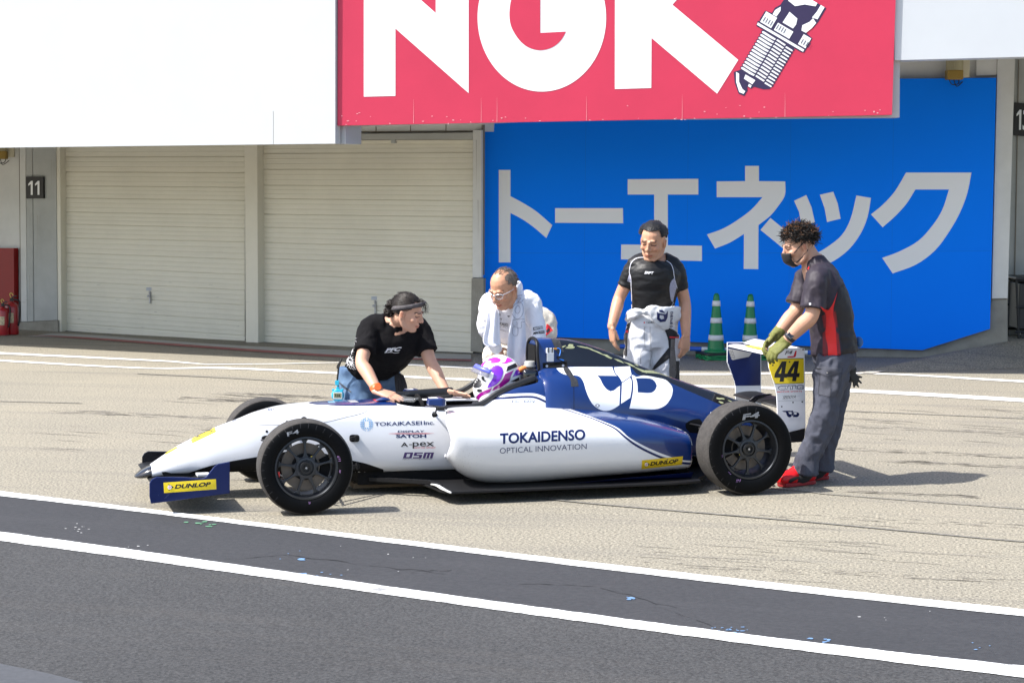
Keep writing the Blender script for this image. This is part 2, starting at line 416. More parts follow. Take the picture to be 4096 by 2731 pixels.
def gline(name, segs, m, z=.005):
    d = Decal()
    for s in segs: d.poly(s)
    o = d.lay(name, gfn(z), m, off=0., maxe=120., nml=False); o['kind'] = 'structure'; return o
gline('pit_box_line', [[(-1500, 1333), (0, 1408), (673, 1441.5), (740, 1447), (827, 1455.5), (827, 1457.5), (740, 1452), (673, 1446.5), (0, 1415.5), (-1500, 1340)],
    [(-1500, 1357), (0, 1438), (583, 1469.5), (893, 1468), (1342, 1487.5), (1890, 1514), (2773, 1539), (3354, 1553), (4096, 1593), (5600, 1680), (5600, 1696), (4096, 1607), (3354, 1565), (2773, 1546.5), (1890, 1522), (1342, 1495), (893, 1474.5), (583, 1474), (0, 1444.5), (-1500, 1363)],
    [(1400, 1445), (1592, 1452), (1897, 1467), (2712, 1492.5), (3453, 1489.5), (4096, 1521), (5600, 1592), (5600, 1602), (4096, 1529), (3453, 1494), (2712, 1499), (1897, 1473.5), (1592, 1458), (1400, 1450)],
    [(827, 1455.5), (1100, 1453), (1357, 1448), (1357, 1450), (1100, 1455.5), (827, 1458)]], M_oldline)
M_joint = mat('joint_filler', (.16, .15, .13), .9, var=.3, vscale=20)
dj = Decal()
for p, wd in (([(1900, 1962), (2312, 2006), (2700, 2040), (3248, 2086), (3932, 2150), (4150, 2167)], 3.4), ([(2700, 1912), (3248, 1966), (3326, 1975), (4096, 2033)], 2.4), ([(3354, 1640), (4096, 1672)], 2.), ([(548, 1493), (900, 1510), (1350, 1537), (1700, 1560)], 2.), ([(0, 1603), (330, 1611)], 2.)): dj.line(p, wd)
o = dj.lay('concrete_joint', gfn(.006), M_joint, off=0, maxe=150, nml=False); o['kind'] = 'structure'
# tyre marks, flecks of old paint, cracks
rnd = random.Random(3)
dm = Decal()
for y, x0, x1, wd in ((2035, 2600, 4096, 9), (2250, 2500, 4096, 11), (1790, 3300, 4096, 7), (1590, 700, 1250, 6), (1570, 860, 1300, 5), (1640, 180, 900, 9), (1700, 3350, 4096, 6), (1840, 3500, 4096, 6), (1960, 3350, 3900, 5)):
    k = rnd.randint(7, 11)
    for i in range(k*6):
        xa = rnd.uniform(x0, x1); ln = rnd.uniform(25, 120); yy = y+(xa-x0)*.045+rnd.uniform(-1, 1)*wd; dm.line([(xa, yy), (xa+ln*.5, yy+ln*.022), (xa+ln, yy+ln*.05)], [.2, rnd.uniform(.6, 2.2), .2])
for (x0, y0, x1, y1, n_) in ((2450, 2150, 4096, 2320, 26), (0, 1690, 900, 1790, 16), (3300, 1600, 4096, 1760, 20), (600, 1560, 1300, 1600, 16), (2500, 2050, 3500, 2240, 12)):
    for i in range(n_):
        x = rnd.uniform(x0, x1); y = rnd.uniform(y0, y1); l = rnd.uniform(80, 420); dm.line([(x, y), (x+l*.35, y+l*.03), (x+l*.7, y+l*.05), (x+l, y+l*.09)], [.15, rnd.uniform(.5, 1.6), rnd.uniform(.5, 1.6), .15])
o = dm.lay('tyre_mark', gfn(.003), mat('rubber_smear', (.215, .195, .162), .9, var=.35, vscale=50), off=0, maxe=200, nml=False); o['kind'] = 'structure'
dp = Decal()
for c, mi, n, sx, sy in (((2690*1.0, 1850), 0, 0, 0, 0), ((2930, 2518), 0, 30, 55, 7), ((1310, 2295), 0, 8, 30, 6), ((820, 2090), 1, 14, 28, 7), ((310, 2110), 2, 16, 30, 9), ((3290, 2560), 0, 9, 40, 8), ((1150, 2222), 0, 7, 60, 12), ((2520, 2390), 0, 7, 25, 5), ((3700, 2450), 2, 10, 140, 60), ((650, 2170), 2, 7, 200, 25), ((1500, 2240), 2, 9, 250, 40), ((3960, 2580), 0, 6, 40, 10)):
    for i in range(n*2//3):
        x = c[0]+rnd.gauss(0, sx); y = c[1]+rnd.gauss(0, sy); r = abs(rnd.gauss(0, 3.2))+1.2
        if mi == 2: r *= .55
        dp.poly([(x+r*2.2*rnd.uniform(.5, 1.3)*math.cos(t*.9), y+r*.42*rnd.uniform(.5, 1.3)*math.sin(t*.9)) for t in range(7)], mi=mi)
o = dp.lay('paint_fleck', gfn(.0075), [mat('blue_fleck', (.13, .24, .42), .7), mat('green_fleck', (.09, .22, .13), .7), mat('white_fleck', (.45, .45, .45), .7)], off=0, maxe=300, nml=False); o['kind'] = 'structure'
dc = Decal()
for x0, y0, x1, y1 in ((900, 2235, 1150, 2215), (1150, 2215, 1480, 2260), (1480, 2260, 1780, 2290), (2080, 2333, 2380, 2342), (2400, 2345, 2700, 2430), (1650, 2285, 1800, 2275), (2700, 2450, 2850, 2500)):
    P = [(x0+(x1-x0)*t/8+rnd.uniform(-6, 6), y0+(y1-y0)*t/8+rnd.uniform(-4, 4)) for t in range(9)]; dc.line(P, [rnd.uniform(.3, 2.2) for _ in P])
o = dc.lay('crack', gfn(.0072), mat('crack_dark', (.022, .022, .024), .9), off=0, maxe=200, nml=False); o['kind'] = 'structure'
gline('asphalt_patch', [[(-900, 2420), (-400, 2560), (0, 2652), (180, 2688), (340, 2731), (700, 2850), (400, 3000), (-900, 2900)]], mat('patch_asphalt', (.056, .058, .064), .7, var=.15, vscale=40), .0065)
# ------------------------------------------------------------------ pit building
A1 = gnd(245, 1325); B1 = gnd(1885, 1415); d1 = (B1-A1)/np.linalg.norm(B1-A1); n1 = np.array([d1[1], -d1[0], 0]); n1 = n1 if n1[1] < 0 else -n1
A2 = gnd(1885, 1408); B2 = gnd(3690, 1430); d2 = (B2-A2)/np.linalg.norm(B2-A2); n2 = np.array([d2[1], -d2[0], 0]); n2 = n2 if n2[1] < 0 else -n2
W1 = lambda off=0.: planefn(A1+n1*off, n1)
W2 = lambda off=0.: planefn(A2+n2*off, n2)
def slab(mb, pts, fn, back, mi=0, nrm=None):
    P = [np.array(fn(p)[0]) for p in pts]; n = np.array(fn(pts[0])[1]); return mb.prism(P, -n*back, mi)
M_wall = mat('painted_wall', (.63, .63, .60), .75, var=.07, vscale=2.2, bump=.08, bscale=40)
M_wall2 = mat('grey_pillar', (.42, .43, .41), .8, var=.09, vscale=2.5, bump=.1, bscale=50)
M_conc = mat('bare_concrete', (.27, .255, .215), .85, var=.16, vscale=5, bump=.25, bscale=50)
M_shut = mat('cream_shutter', (.70, .67, .56), .42, var=.05, vscale=1.6, spec=.5)
M_dark = mat('dark_gap', (.02, .02, .022), .8)
M_trim = mat('grey_trim', (.40, .40, .37), .6, var=.05)
M_jnt = mat('wall_joint', (.22, .19, .15), .85)
bld = empty('pit_building', (0, 22.5, 0)); tag(bld, 'cream pit garage building with two roller shutters under the sign boards', 'building'); BO = np.array([0, 22.5, 0])
def bo(mb, name, m, **k): return mb.obj(name, m, bld, off=BO, **k)
# walls behind everything
b = MB(); slab(b, [(-1600, 300), (1935, 200), (1930, 1436), (228, 1340), (-1600, 1300)], W1(-.30), .25); bo(b, 'wall', M_wall)
b = MB(); slab(b, [(1900, 100), (4040, 60), (4010, 1240), (1900, 1345)], W2(-.05), .25); bo(b, 'wall', M_wall)
# left pillar
for pts, off, m in (([(-1600, 560), (76, 560), (84, 1287), (-1600, 1250)], .02, M_wall), ([(77, 560), (101, 560), (107, 1287), (84, 1287)], .06, M_wall), ([(103, 560), (128, 560), (134, 1285), (109, 1287)], .05, M_wall2), ([(131, 560), (223, 560), (229, 1280), (137, 1285)], .05, M_wall2), ([(-1600, 1252), (60, 1290), (108, 1288), (230, 1281), (232, 1332), (110, 1344), (60, 1344), (-1600, 1310)], .07, M_conc), ([(224, 560), (239, 560), (246, 1328), (231, 1333)], .04, M_shut)):
    b = MB(); slab(b, pts, W1(off), .3); bo(b, 'pillar' if m is M_wall2 else 'plinth' if m is M_conc else 'door_frame' if m is M_shut else 'wall', m, bev=.006)
# mullion and right post, lintel
for nm, pts, off, m, *bk_ in (('door_post', [(977, 560), (1028, 560), (1033, 1372), (982, 1372)], .06, M_shut), ('door_post', [(1029, 560), (1040, 560), (1044, 1372), (1034, 1372)], .0, M_trim), ('post_foot', [(980, 1371), (1034, 1371), (1035, 1386), (981, 1384)], .07, mat('black_rubber', (.02, .02, .022), .6)),
        ('post', [(1891, 520), (1925, 520), (1925, 1111), (1889, 1111)], .05, M_wall, .04), ('plinth', [(1886, 1113), (1934, 1113), (1932, 1410), (1882, 1406)], .08, M_conc, .05), ('lintel', [(1370, 536), (1892, 530), (1891, 558), (1370, 560)], .05, M_trim), ('lintel', [(900, 500), (1932, 480), (1930, 526), (900, 528)], .0, M_wall), ('door_frame', [(1370, 561), (1891, 559), (1891, 564), (1370, 566)], .03, M_shut)):
    b = MB(); slab(b, pts, W1(off), bk_[0] if bk_ else .25); bo(b, nm, m, bev=.006)
b = MB()
for x in (1502, 1640, 1782): slab(b, [(x, 494), (x+3, 494), (x+3, 527), (x, 527)], W1(.004), .02)
slab(b, [(1385, 527), (1893, 523), (1893, 527), (1385, 531)], W1(.008), .02); slab(b, [(1926, 500), (1930, 500), (1929, 1100), (1925, 1100)], W1(.01), .05)
slab(b, [(128.5, 560), (130.5, 560), (136.5, 1285), (134.5, 1285)], W1(.03), .05); slab(b, [(75, 560), (77, 560), (84.5, 1287), (82.5, 1287)], W1(.03), .05)
bo(b, 'wall_joint', M_jnt)
# roller shutters: one profiled sheet each, with a handle
def shutter(L, R, xl, xr, zf, hx, hy):
    rows = []
    def P(u, v, off): return np.array(W1(off)(zf(xl+(xr-xl)*u, v))[0])
    vs = []; fs = []; prof = []
    for i in range(len(L)-1):
        h = 1.
        for fr, of in ((0, -.013), (.03, -.013), (.055, 0), (.34, 0), (.355, .004), (.385, .004), (.40, 0), (.66, 0), (.675, .004), (.705, .004), (.72, 0), (.985, 0)): prof.append((L[i]+(L[i+1]-L[i])*fr, R[i]+(R[i+1]-R[i])*fr, of))
    prof.append((L[-1], R[-1], 0))
    for l, r, of in prof:
        for u in np.linspace(0, 1, 9):
            v = l+(r-l)*u; vs.append(P(u, v, of-.06+.0015*mnoise.noise((u*5, v*.03, 1))))
    for i in range(len(prof)-1):
        for j in range(8): fs.append((i*9+j, i*9+j+1, (i+1)*9+j+1, (i+1)*9+j))
    b = MB().add(vs, fs); o = bo(b, 'roller_shutter', M_shut)
    b = MB(); q = np.array(W1(-.05)(zf(hx, hy))[0]); b.box(q, (.02, .03, .12)); b.box(q+n1*.03+np.array([0, 0, .03]), (.025, .05, .025)); h = b.obj('handle', mat('grey_metal', (.45, .45, .46), .4, .8), o, off=BO, bev=.004)
    b = MB(); q2 = np.array(W1(-.053)(zf(hx, hy-60))[0]); b.box(q2, (.085, .01, .04)); b.obj('plate', mat('plate_grey', (.5, .52, .55), .5), o, off=BO)
    b = MB(); b.ell(np.array(W1(-.05)(zf(hx, hy-38))[0]), (.016, .016, .016)); b.obj('lock', MATS['grey_metal'], o, off=BO, smooth=True)
    return o
shutter([268, 356, 450, 537, 612, 700, 775, 862, 955, 1040, 1132, 1218, 1306, 1395, 1450], [260, 353, 455, 547, 628, 722, 803, 887, 998, 1092, 1190, 1283, 1383, 1476, 1532], 375, 1535, Z(0, 400, .6377), 940, 1245)
shutter([240, 318, 412, 507, 586, 680, 757, 848, 943, 1035, 1127, 1217, 1312, 1405, 1458], [240, 311, 411, 513, 600, 697, 782, 885, 985, 1087, 1187, 1285, 1387, 1480, 1512], 60, 1331, Z(1000, 400, .67), 747, 1243)
b = MB(); slab(b, [(236, 1322), (980, 1374), (980, 1380), (236, 1328)], W1(-.02), .1); slab(b, [(1040, 1374), (1884, 1412), (1884, 1418), (1040, 1384)], W1(-.02), .1); bo(b, 'threshold', M_dark)
b = MB(); slab(b, [(1563, 559), (1580, 559), (1580, 574), (1563, 574)], W1(.05), .04); bo(b, 'sensor_box', M_trim, bev=.004)
# apron at the foot of the doors with its red line
gline('door_apron', [[(-60, 1336), (110, 1344), (232, 1332), (980, 1383), (1885, 1418), (1885, 1436), (1400, 1424), (1010, 1402), (300, 1352), (-60, 1340)]], mat('apron_grey', (.30, .30, .29), .5, var=.1), .004)
gline('door_apron_line', [[(115, 1340), (300, 1346), (620, 1368), (1010, 1396), (1370, 1420), (1885, 1438), (1885, 1444), (1370, 1428), (1010, 1405), (620, 1376), (300, 1352)]], mat('faded_red_paint', (.28, .09, .08), .8, var=.4, vscale=8), .006)
# right side: plinth, joints, pillar, recess
for nm, pts, off, m in (('plinth', [(1932, 1330), (3690, 1392), (3950, 1300), (3966, 1197), (4031, 1195), (4031, 1366), (3695, 1437), (1932, 1424)], -.02, M_conc), ('pillar', [(3993, 100), (4064, 100), (4031, 1194), (3967, 1195)], .02, M_wall), ('wall', [(3905, 100), (3990, 100), (3988, 300), (3905, 305)], -.0, M_wall)):
    b = MB(); slab(b, pts, W2(off), .25); bo(b, nm, m, bev=.006)
b = MB()
for y in (538, 757, 977): slab(b, [(3977-y*.01+9, y), (3998-y*.012+9, y), (3998-y*.012+9, y+4), (3977-y*.01+9, y+4)], W2(-.04), .02)
slab(b, [(4000, 240), (4006, 240), (3984, 1195), (3978, 1195)], W2(-.035), .02); bo(b, 'wall_joint', M_jnt)
b = MB(); slab(b, [(4020, 200), (5800, 60), (5800, 1420), (4015, 1370)], W2(-.9), .2); bo(b, 'wall', M_wall2)
b = MB(); slab(b, [(4074, 240), (4077, 240), (4060, 1160), (4057, 1160)], W2(-.88), .03); bo(b, 'wall_joint', M_jnt)
# ramp up to the next garage
q = lambda *p: np.array(W2(-.02)(p)[0])
A, B = q(3695, 1437), q(4031, 1366); A[2] = .002; B3 = c = B+d2*1.2+np.array([0, 0, .05]); Bb = B3-n2*2.; Bc = B-n2*2.
G1, G2, G3 = gnd(3420, 1492), gnd(4180, 1470), gnd(4300, 1440)
b = MB().add([A, B, B3, G2+np.array([0, 0, .002]), G1+np.array([0, 0, .002]), Bc, Bb], [(0, 1, 4), (1, 2, 3), (1, 3, 4), (1, 5, 6, 2)]); struct('ramp', b, M_con)
gline('ramp_edge_line', [[(3440, 1490), (3700, 1445), (3730, 1447), (3490, 1492)]], mat('pale_concrete', (.46, .42, .36), .8, var=.1), .012)
# unseen roof slab over the boards, put in to shade the wall
F1a = np.array([-5.45, 21.3, 0]); F1b = np.array([-1.73, 19.5, 0]); e1 = (F1b-F1a)/np.linalg.norm(F1b-F1a); nf1 = np.array([e1[1], -e1[0], 0]); nf1 = nf1 if nf1[1] < 0 else -nf1
F2a = np.array([-1.71, 19.52, 0]); e2 = np.array([math.cos(-.075), math.sin(-.075), 0]); nf2 = np.array([e2[1], -e2[0], 0]); nf2 = nf2 if nf2[1] < 0 else -nf2
F1 = lambda off=0.: planefn(F1a+nf1*off, nf1)
F2 = lambda off=0.: planefn(F2a+nf2*off, nf2)
b = MB(); b.prism([F1a-e1*14+np.array([0, .2, 4.3]), F1b+np.array([0, .2, 4.3]), F2a+e2*14+np.array([0, .2, 4.3]), F2a+e2*14+np.array([0, 6, 4.3]), np.array([-22, 36, 4.3])], (0, 0, .35)); bo(b, 'unseen_canopy', M_wall)
# ------------------------------------------------------------------ sign boards
def board(name, pts, fn, back, m, label, cat, **k):
    P = [np.array(fn(p)[0]) for p in pts]; c = np.mean(P, axis=0); r = empty(name, c); tag(r, label, cat, **k)
    b = MB(); b.prism(P, -np.array(fn(pts[0])[1])*back); o = b.obj('panel', m, r, off=c); return r, o, c
M_white = mat('white_board', (.56, .585, .61), .5, var=.02, vscale=1.5)
M_red = mat('red_board', (.56, .030, .078), .5, var=.05, vscale=1.3)
M_blue = mat('blue_board', (.0, .205, 1.0), .8, var=.02, vscale=.8, spec=.15)
M_let = mat('pale_letters', (.80, .81, .83), .5); M_wlet = mat('white_letters', (.85, .86, .87), .5); M_navy = mat('navy_print', (.03, .02, .07), .5)
r, pan, c = board('white_sign_board', [(-2600, -420), (1341, -420), (1341, 575), (0, 591), (-2600, 617)], F1(0), .10, mat('sunlit_white_board', (.435, .455, .475), .5, var=.02, vscale=1.5), 'big blank white board over the shutters, ending low at the left', 'sign board')
b = MB(); slab(b, [(1338, -300), (1386, -300), (1383, 576), (1340, 577)], F1(-.11), .3); b.obj('frame', mat('sign_edge', (.48, .49, .50), .5, .3), r, off=c)
b = MB(); slab(b, [(1091, 445), (1092.6, 445), (1092.6, 576), (1091, 576)], F1(.003), .004); b.obj('seam', M_trim, r, off=c)
r, pan, c = board('red_sign_board', [(1352, -420), (3596, -420), (3568, 460), (1350, 503)], F2(0), .10, M_red, 'red board with huge white letters NGK and a drawn spark plug', 'sign board')
RED = r; REDc = c
b = MB(); slab(b, [(1346, -300), (3604, -300), (3598, 470), (2200, 480), (2000, 490), (1350, 507)], F2(-.105), .28); b.obj('frame', MATS['sign_edge'], r, off=c)
d = Decal()
d.poly([(152, 380), (152, -197), (434, 52), (434, -300), (563, -300), (563, 366), (276, 113), (276, 377)], ZN)
d.poly([(850+252*math.cos(t*2*math.pi/64), 70+290*math.sin(t*2*math.pi/64)) for t in range(64)], ZN)
d.poly([(1136, 350), (1137, -300), (1281, -300), (1281, -100), (1480, -300), (1640, -300), (1362, 20), (1620, 236), (1537, 368), (1280, 150), (1279, 346)], ZN)
d.lay('lettering', F2(.002), M_wlet, r, off=0, maxe=400, org=c, nml=False)
d = Decal(); d.poly([(844, -160), (844, 130), (945, 125), (928, 155), (905, 178), (875, 193), (840, 198), (800, 188), (768, 165), (742, 130), (727, 95), (723, 50), (730, 0), (750, -60), (790, -130)], ZN)
d.lay('lettering', F2(.004), M_red, r, off=0, maxe=400, org=c, nml=False)
# spark plug drawing
ax = np.array([.505, -.863]); bx = np.array([.863, .505]); o0 = np.array([240., 622.])
SP = lambda u, v: ZS(*(o0+ax*u+bx*v))
d = Decal(False)
thr = []
for i in range(13): u = 8+i*27.2; thr += [(u, 138), (u+8, 150), (u+19, 150), (u+27, 138)]
out = [(0, -140)]+[(a, -v) for a, v in thr]+[(362, -205), (400, -215), (410, -200), (420, -208), (500, -205), (512, -150), (560, -150), (600, -125), (680, -120), (760, -110), (760, 200), (640, 200), (575, 190), (560, 150), (512, 165), (500, 225), (425, 228), (372, 226), (362, 205)]+[(a, v) for a, v in thr[::-1]]+[(-10, 140), (-40, 95), (-60, 20), (-85, 10), (-85, -30), (-62, -40), (-110, -8), (-160, -8), (-168, -55), (-110, -125), (-40, -175)]
d.poly(out, SP)
d.lay('spark_plug_drawing', F2(.002), M_navy, r, off=0, maxe=400, org=c, nml=False)
d = Decal(False)
for i in range(13):
    u = 10+i*27.2; d.poly([(u+2, -136), (u+8, -142), (u+14, -142), (u+19, -130), (u+16, -20), (u+2, -24), (u-1, -60)], SP); d.poly([(u+6, -12), (u+20, -8), (u+16, 70), (u+2, 66)], SP); d.poly([(u-6, 78), (u+8, 80), (u+6, 136), (u, 142), (u-6, 138)], SP)
d.poly([(372, -205), (392, -208), (392, 215), (372, 215)], SP); d.poly([(405, -195), (500, -195), (500, -95), (405, -95)], SP); d.poly([(405, -70), (470, -70), (470, 70), (405, 70)], SP); d.poly([(405, 150), (495, 150), (495, 218), (405, 218)], SP)
d.poly([(505, -140), (545, -140), (590, -115), (560, -100), (505, -105)], SP); d.poly([(490, -40), (590, -35), (575, 45), (530, 60), (490, 55)], SP); d.poly([(510, 120), (550, 105), (600, 140), (640, 150), (620, 190), (570, 182), (512, 160)], SP); d.poly([(660, -90), (760, -90), (760, 120), (730, 120), (700, 40), (650, -20)], SP); d.poly([(700, 150), (760, 150), (760, 185), (650, 185), (640, 140)], SP)
d.poly([(-30, -160), (-100, -118), (-155, -58), (-150, -22), (-125, -20), (-120, -50), (-85, -100), (-30, -132)], SP); d.poly([(-10, -85), (-45, -80), (-50, 0), (-10, 5)], SP); d.poly([(-60, -25), (-80, -22), (-80, 2), (-60, 0)], SP)
d.lay('spark_plug_drawing', F2(.004), M_wlet, r, off=0, maxe=400, org=c, nml=False)
d = Decal(False)
for i in range(4):
    for k, v in ((0, -180), (1, -60), (2, 165)): d.poly([(420, v+i*22), (460, v+i*22), (460, v+i*22+6), (420, v+i*22+6)], SP)
d.lay('spark_plug_drawing', F2(.006), M_navy, r, off=0, maxe=400, org=c, nml=False)
d = Decal(); rr = random.Random(5)
for i in range(46):
    x = rr.uniform(60, 2200); y = 500-x*.017-abs(rr.gauss(0, 26))-6; h = rr.uniform(1, 3.5); d.poly([(x, y), (x+rr.uniform(2, 9), y-1), (x+rr.uniform(3, 9), y+h), (x+1, y+h)], ZN)
for x in (347, 612, 674, 1025, 1400, 1803): d.line([(x, 490-x*.017), (x+.5, 440-x*.017), (x, 395-x*.017)], [1.5, .9, .3], ZN)
d.lay('scratch', F2(.003), mat('scratch_pale', (.75, .35, .38), .6), r, off=0, maxe=400, org=c, nml=False)
r, pan, c = board('white_sign_board', [(3580, -420), (5800, -420), (5800, 180), (4096, 228), (3578, 242)], F2(-.03), .3, M_white, 'blank white board at the upper right beside the red board', 'sign board')
# blue board with katakana
r, pan, c = board('blue_sign_board', [(1937, 330), (3985, 312), (3960, 1315), (3690, 1400), (1932, 1338)], W2(.06), .05, M_blue, 'tall blue wall board with grey katakana letters behind the people', 'sign board')
d = Decal()
for q_ in ([(152, 84), (201, 84), (201, 471), (152, 471)], [(201, 194), (250, 220), (310, 258), (376, 315), (351, 369), (300, 325), (250, 290), (201, 264)], [(388, 244), (672, 244), (673, 307), (388, 305)],
        [(692, 123), (988, 121), (988, 187), (860, 187), (860, 399), (1003, 401), (1003, 465), (664, 458), (665, 396), (803, 397), (803, 187), (692, 187)],
        [(1184, 67), (1242, 67), (1242, 131), (1352, 132), (1351, 188), (1330, 225), (1290, 275), (1240, 315), (1239, 499), (1178, 498), (1179, 352), (1120, 388), (1058, 413), (1024, 354), (1090, 330), (1150, 295), (1210, 250), (1257, 198), (1065, 198), (1065, 132), (1184, 131)],
        [(1290, 285), (1345, 330), (1420, 400), (1375, 440), (1310, 385), (1248, 335)], [(1389, 213), (1440, 189), (1462, 240), (1476, 303), (1420, 318), (1410, 260)], [(1497, 188), (1553, 175), (1572, 225), (1584, 288), (1527, 302), (1517, 245)],
        [(1650, 191), (1711, 201), (1697, 280), (1668, 350), (1620, 415), (1560, 462), (1500, 490), (1470, 440), (1530, 405), (1590, 355), (1625, 290)],
        [(1858, 95), (2132, 95), (2115, 180), (2085, 260), (2040, 340), (1980, 420), (1900, 480), (1802, 517), (1758, 452), (1830, 425), (1910, 380), (1970, 315), (2010, 250), (2038, 166), (1897, 166), (1860, 225), (1815, 275), (1760, 324), (1711, 270), (1760, 230), (1810, 175)]): d.poly(q_, ZK)
d.lay('lettering', W2(.062), M_let, r, off=0, maxe=300, org=c, nml=False)
d = Decal()
for x in (2345, 2755, 3165, 3575): d.line([(x, 360), (x-6, 900), (x-12, 1337+(x-1932)*.0345)], .6)
d.line([(1940, 1012), (2900, 1014), (3970, 1003)], .8)
d.lay('seam', W2(.0612), mat('blue_seam', (.0, .13, .60), .8), r, off=0, maxe=400, org=c, nml=False)
d = Decal(); rr = random.Random(9)
for i in range(26):
    x = rr.uniform(60, 1060); y = rr.uniform(1120, 1330); d.line([(x, y), (x+8, y), (x+rr.uniform(12, 26), y+rr.uniform(-2, 2))], [.4, rr.uniform(.6, 1.6), .4])
for i in range(30):
    x = rr.uniform(250, 1870); y = 1330+(x-250)*.055+rr.uniform(-30, 25); d.line([(x, y), (x+6, y), (x+rr.uniform(8, 30), y+2)], [.3, rr.uniform(.6, 1.4), .3])
for x, y, l in ((118, 1100, 160), (205, 640, 120), (1905, 560, 200), (1912, 800, 160), (150, 860, 200)): d.line([(x, y), (x+1, y+l*.5), (x, y+l)], [2.5, 1.2, .4])
for i in range(20): x = rr.uniform(1890, 1928); y = rr.uniform(1130, 1390); d.line([(x, y), (x, y+4), (x+rr.uniform(-3, 3), y+rr.uniform(6, 26))], [.4, 1., .3])
bo_o = d.lay('scuff', W1(.092), mat('wall_scuff', (.36, .35, .32), .8), bld, off=0, maxe=400, org=BO, nml=False)
# ------------------------------------------------------------------ number plates, beacons, extinguishers, cabinet, cart
M_plate = mat('black_plate', (.012, .012, .013), .5)
def plate(pts, fn, fn2, body, BL, BR, TL, label):
    r, pan, c = board('number_sign', pts, fn, .03, M_plate, label, 'number sign')
    d = Decal()
    if body == '11':
        for x in (116, 143): d.poly([(x+8, 724), (x+15, 724), (x+15, 780), (x+7, 780), (x+7, 737), (x-3, 744), (x-3, 736)])
    else:
        d.poly([(4079, 439), (4086, 440), (4084, 520), (4076, 520), (4077, 457), (4066, 466), (4067, 456)]); d.text('3', (4090, 522), (4118, 523), (4092, 440), bold=.02)
    d.lay('numerals', fn2, M_wlet, r, off=0, maxe=90, org=c, nml=False)
plate([(103, 707), (172, 707), (173, 794), (104, 795)], W1(.085), W1(.088), '11', (113, 780), (161, 779), (113, 723), 'black number sign reading 11 on the grey pillar')
plate([(4057, 411), (4135, 418), (4133, 548), (4054, 542)], W2(-.86), W2(-.857), '13', (4064, 521), (4112, 522), (4066, 438), 'black number sign reading 13 cut off at the right')
def beacon(px, py, s, fn, label):
    p = np.array(fn((px, py))[0]); r = empty('warning_beacon', p); tag(r, label, 'warning lamp')
    b = MB(); b.box((0, -.06, -.05), (.17, .13, .10)); b.obj('housing', mat('ochre_plastic', (.30, .19, .03), .5, var=.1), r, bev=.008)
    b = MB(); b.lathe([(.085, .0), (.085, .14), (.08, .145)], (0, -.07, 0), n=24); 
    for i in range(24): b.box((.086*math.cos(i*math.pi/12), -.07+.086*math.sin(i*math.pi/12), .07), (.008, .008, .13))
    b.obj('lens', mat('smoky_lens', (.42, .38, .24), .25, var=.1), r)
    b = MB(); b.lathe([(.092, .145), (.092, .165), (.06, .175)], (0, -.07, 0), n=24); b.obj('cap', mat('cream_plastic', (.62, .57, .42), .5), r)
    b = MB(); b.box((.13, -.01, .02), (.08, .05, .19)); b.obj('bracket', MATS['cream_plastic'], r, bev=.006)
    b = MB(); b.tube([(-.05, -.05, -.1), (-.02, -.06, -.15), (.05, -.05, -.14), (.06, -.01, -.08)], [.005]*4, n=6); b.tube([(0, -.05, -.1), (.03, -.06, -.17), (.1, -.02, -.12)], [.005]*3, n=6); b.obj('wire', M_dark, r, smooth=True)
beacon(3812, 283, 1, W2(.05), 'yellow warning lamp on the wall above the blue board')
beacon(5, 605, 1, W1(.1), 'yellow warning lamp half out of frame at the upper left')
r, pan, c = board('red_cabinet', [(-60, 993), (55, 993), (57, 1338), (-60, 1340)], W1(.12), .08, mat('dark_red_paint', (.24, .004, .004), .5, var=.1), 'dark red hose cabinet against the left wall behind the fire extinguishers', 'cabinet')
def exting(px, py, h, label):
    p = gnd(px, py); r = empty('fire_extinguisher', p); tag(r, label, 'fire extinguisher', 'red fire extinguishers by the left pillar'); s = h/.52
    b = MB(); b.lathe([(.0, .0), (.078, .004), (.08, .02), (.08, .33), (.072, .365), (.045, .39), (.022, .395), (.022, .41)], n=28); o = b.obj('cylinder', mat('extinguisher_red', (.34, .006, .012), .3, var=.05, coat=.4), r, smooth=True); 
    b = MB(); b.box((0, 0, .425), (.035, .04, .04)); b.tube([(-.01, 0, .44), (.04, -.02, .47), (.07, -.04, .475)], [.008]*3, n=8); b.tube([(-.01, 0, .43), (.05, -.02, .43), (.08, -.04, .425)], [.007]*3, n=8); b.obj('valve', mat('black_rubber2', (.015, .015, .016), .5), r)
    b = MB(); b.tube([(.02, 0, .43), (.1, -.01, .40), (.10, -.03, .2), (.085, -.03, .12)], [.011]*4, n=8); b.obj('hose', MATS['black_rubber2'], r, smooth=True)
    b = MB(); b.tube([(0, 0, .445), (-.02, -.01, .49), (.0, -.01, .51), (.02, -.01, .485)], [.006]*4, n=8); b.obj('safety_pin', mat('pin_yellow', (.6, .45, .1), .5), r)
    b = MB(); R = .0812; n = 8; a0 = -2.2; vs = []; 
    for z in (.15, .27):
        for i in range(n): vs.append((R*math.cos(a0+i*.16), R*math.sin(a0+i*.16), z))
    b.add(vs, [(i, i+1, n+i+1, n+i) for i in range(n-1)]); b.obj('label', mat('cream_label', (.55, .45, .28), .5, var=.5, vscale=50), r, smooth=True)
    r.scale = (s, s, s)
exting(13, 1341, .45, 'shorter red fire extinguisher at the left edge, in front of the cabinet'); exting(49, 1338, .52, 'taller red fire extinguisher standing next to the grey pillar')
p = np.array(W2(-.35)((4082, 1368))[0]); p[2] = max(p[2], B[2]); r = empty('equipment_cart', p); tag(r, 'black equipment cart in the dark garage opening at the right edge', 'cart')
mk = mat('black_powder_coat', (.014, .015, .017), .45)
b = MB()
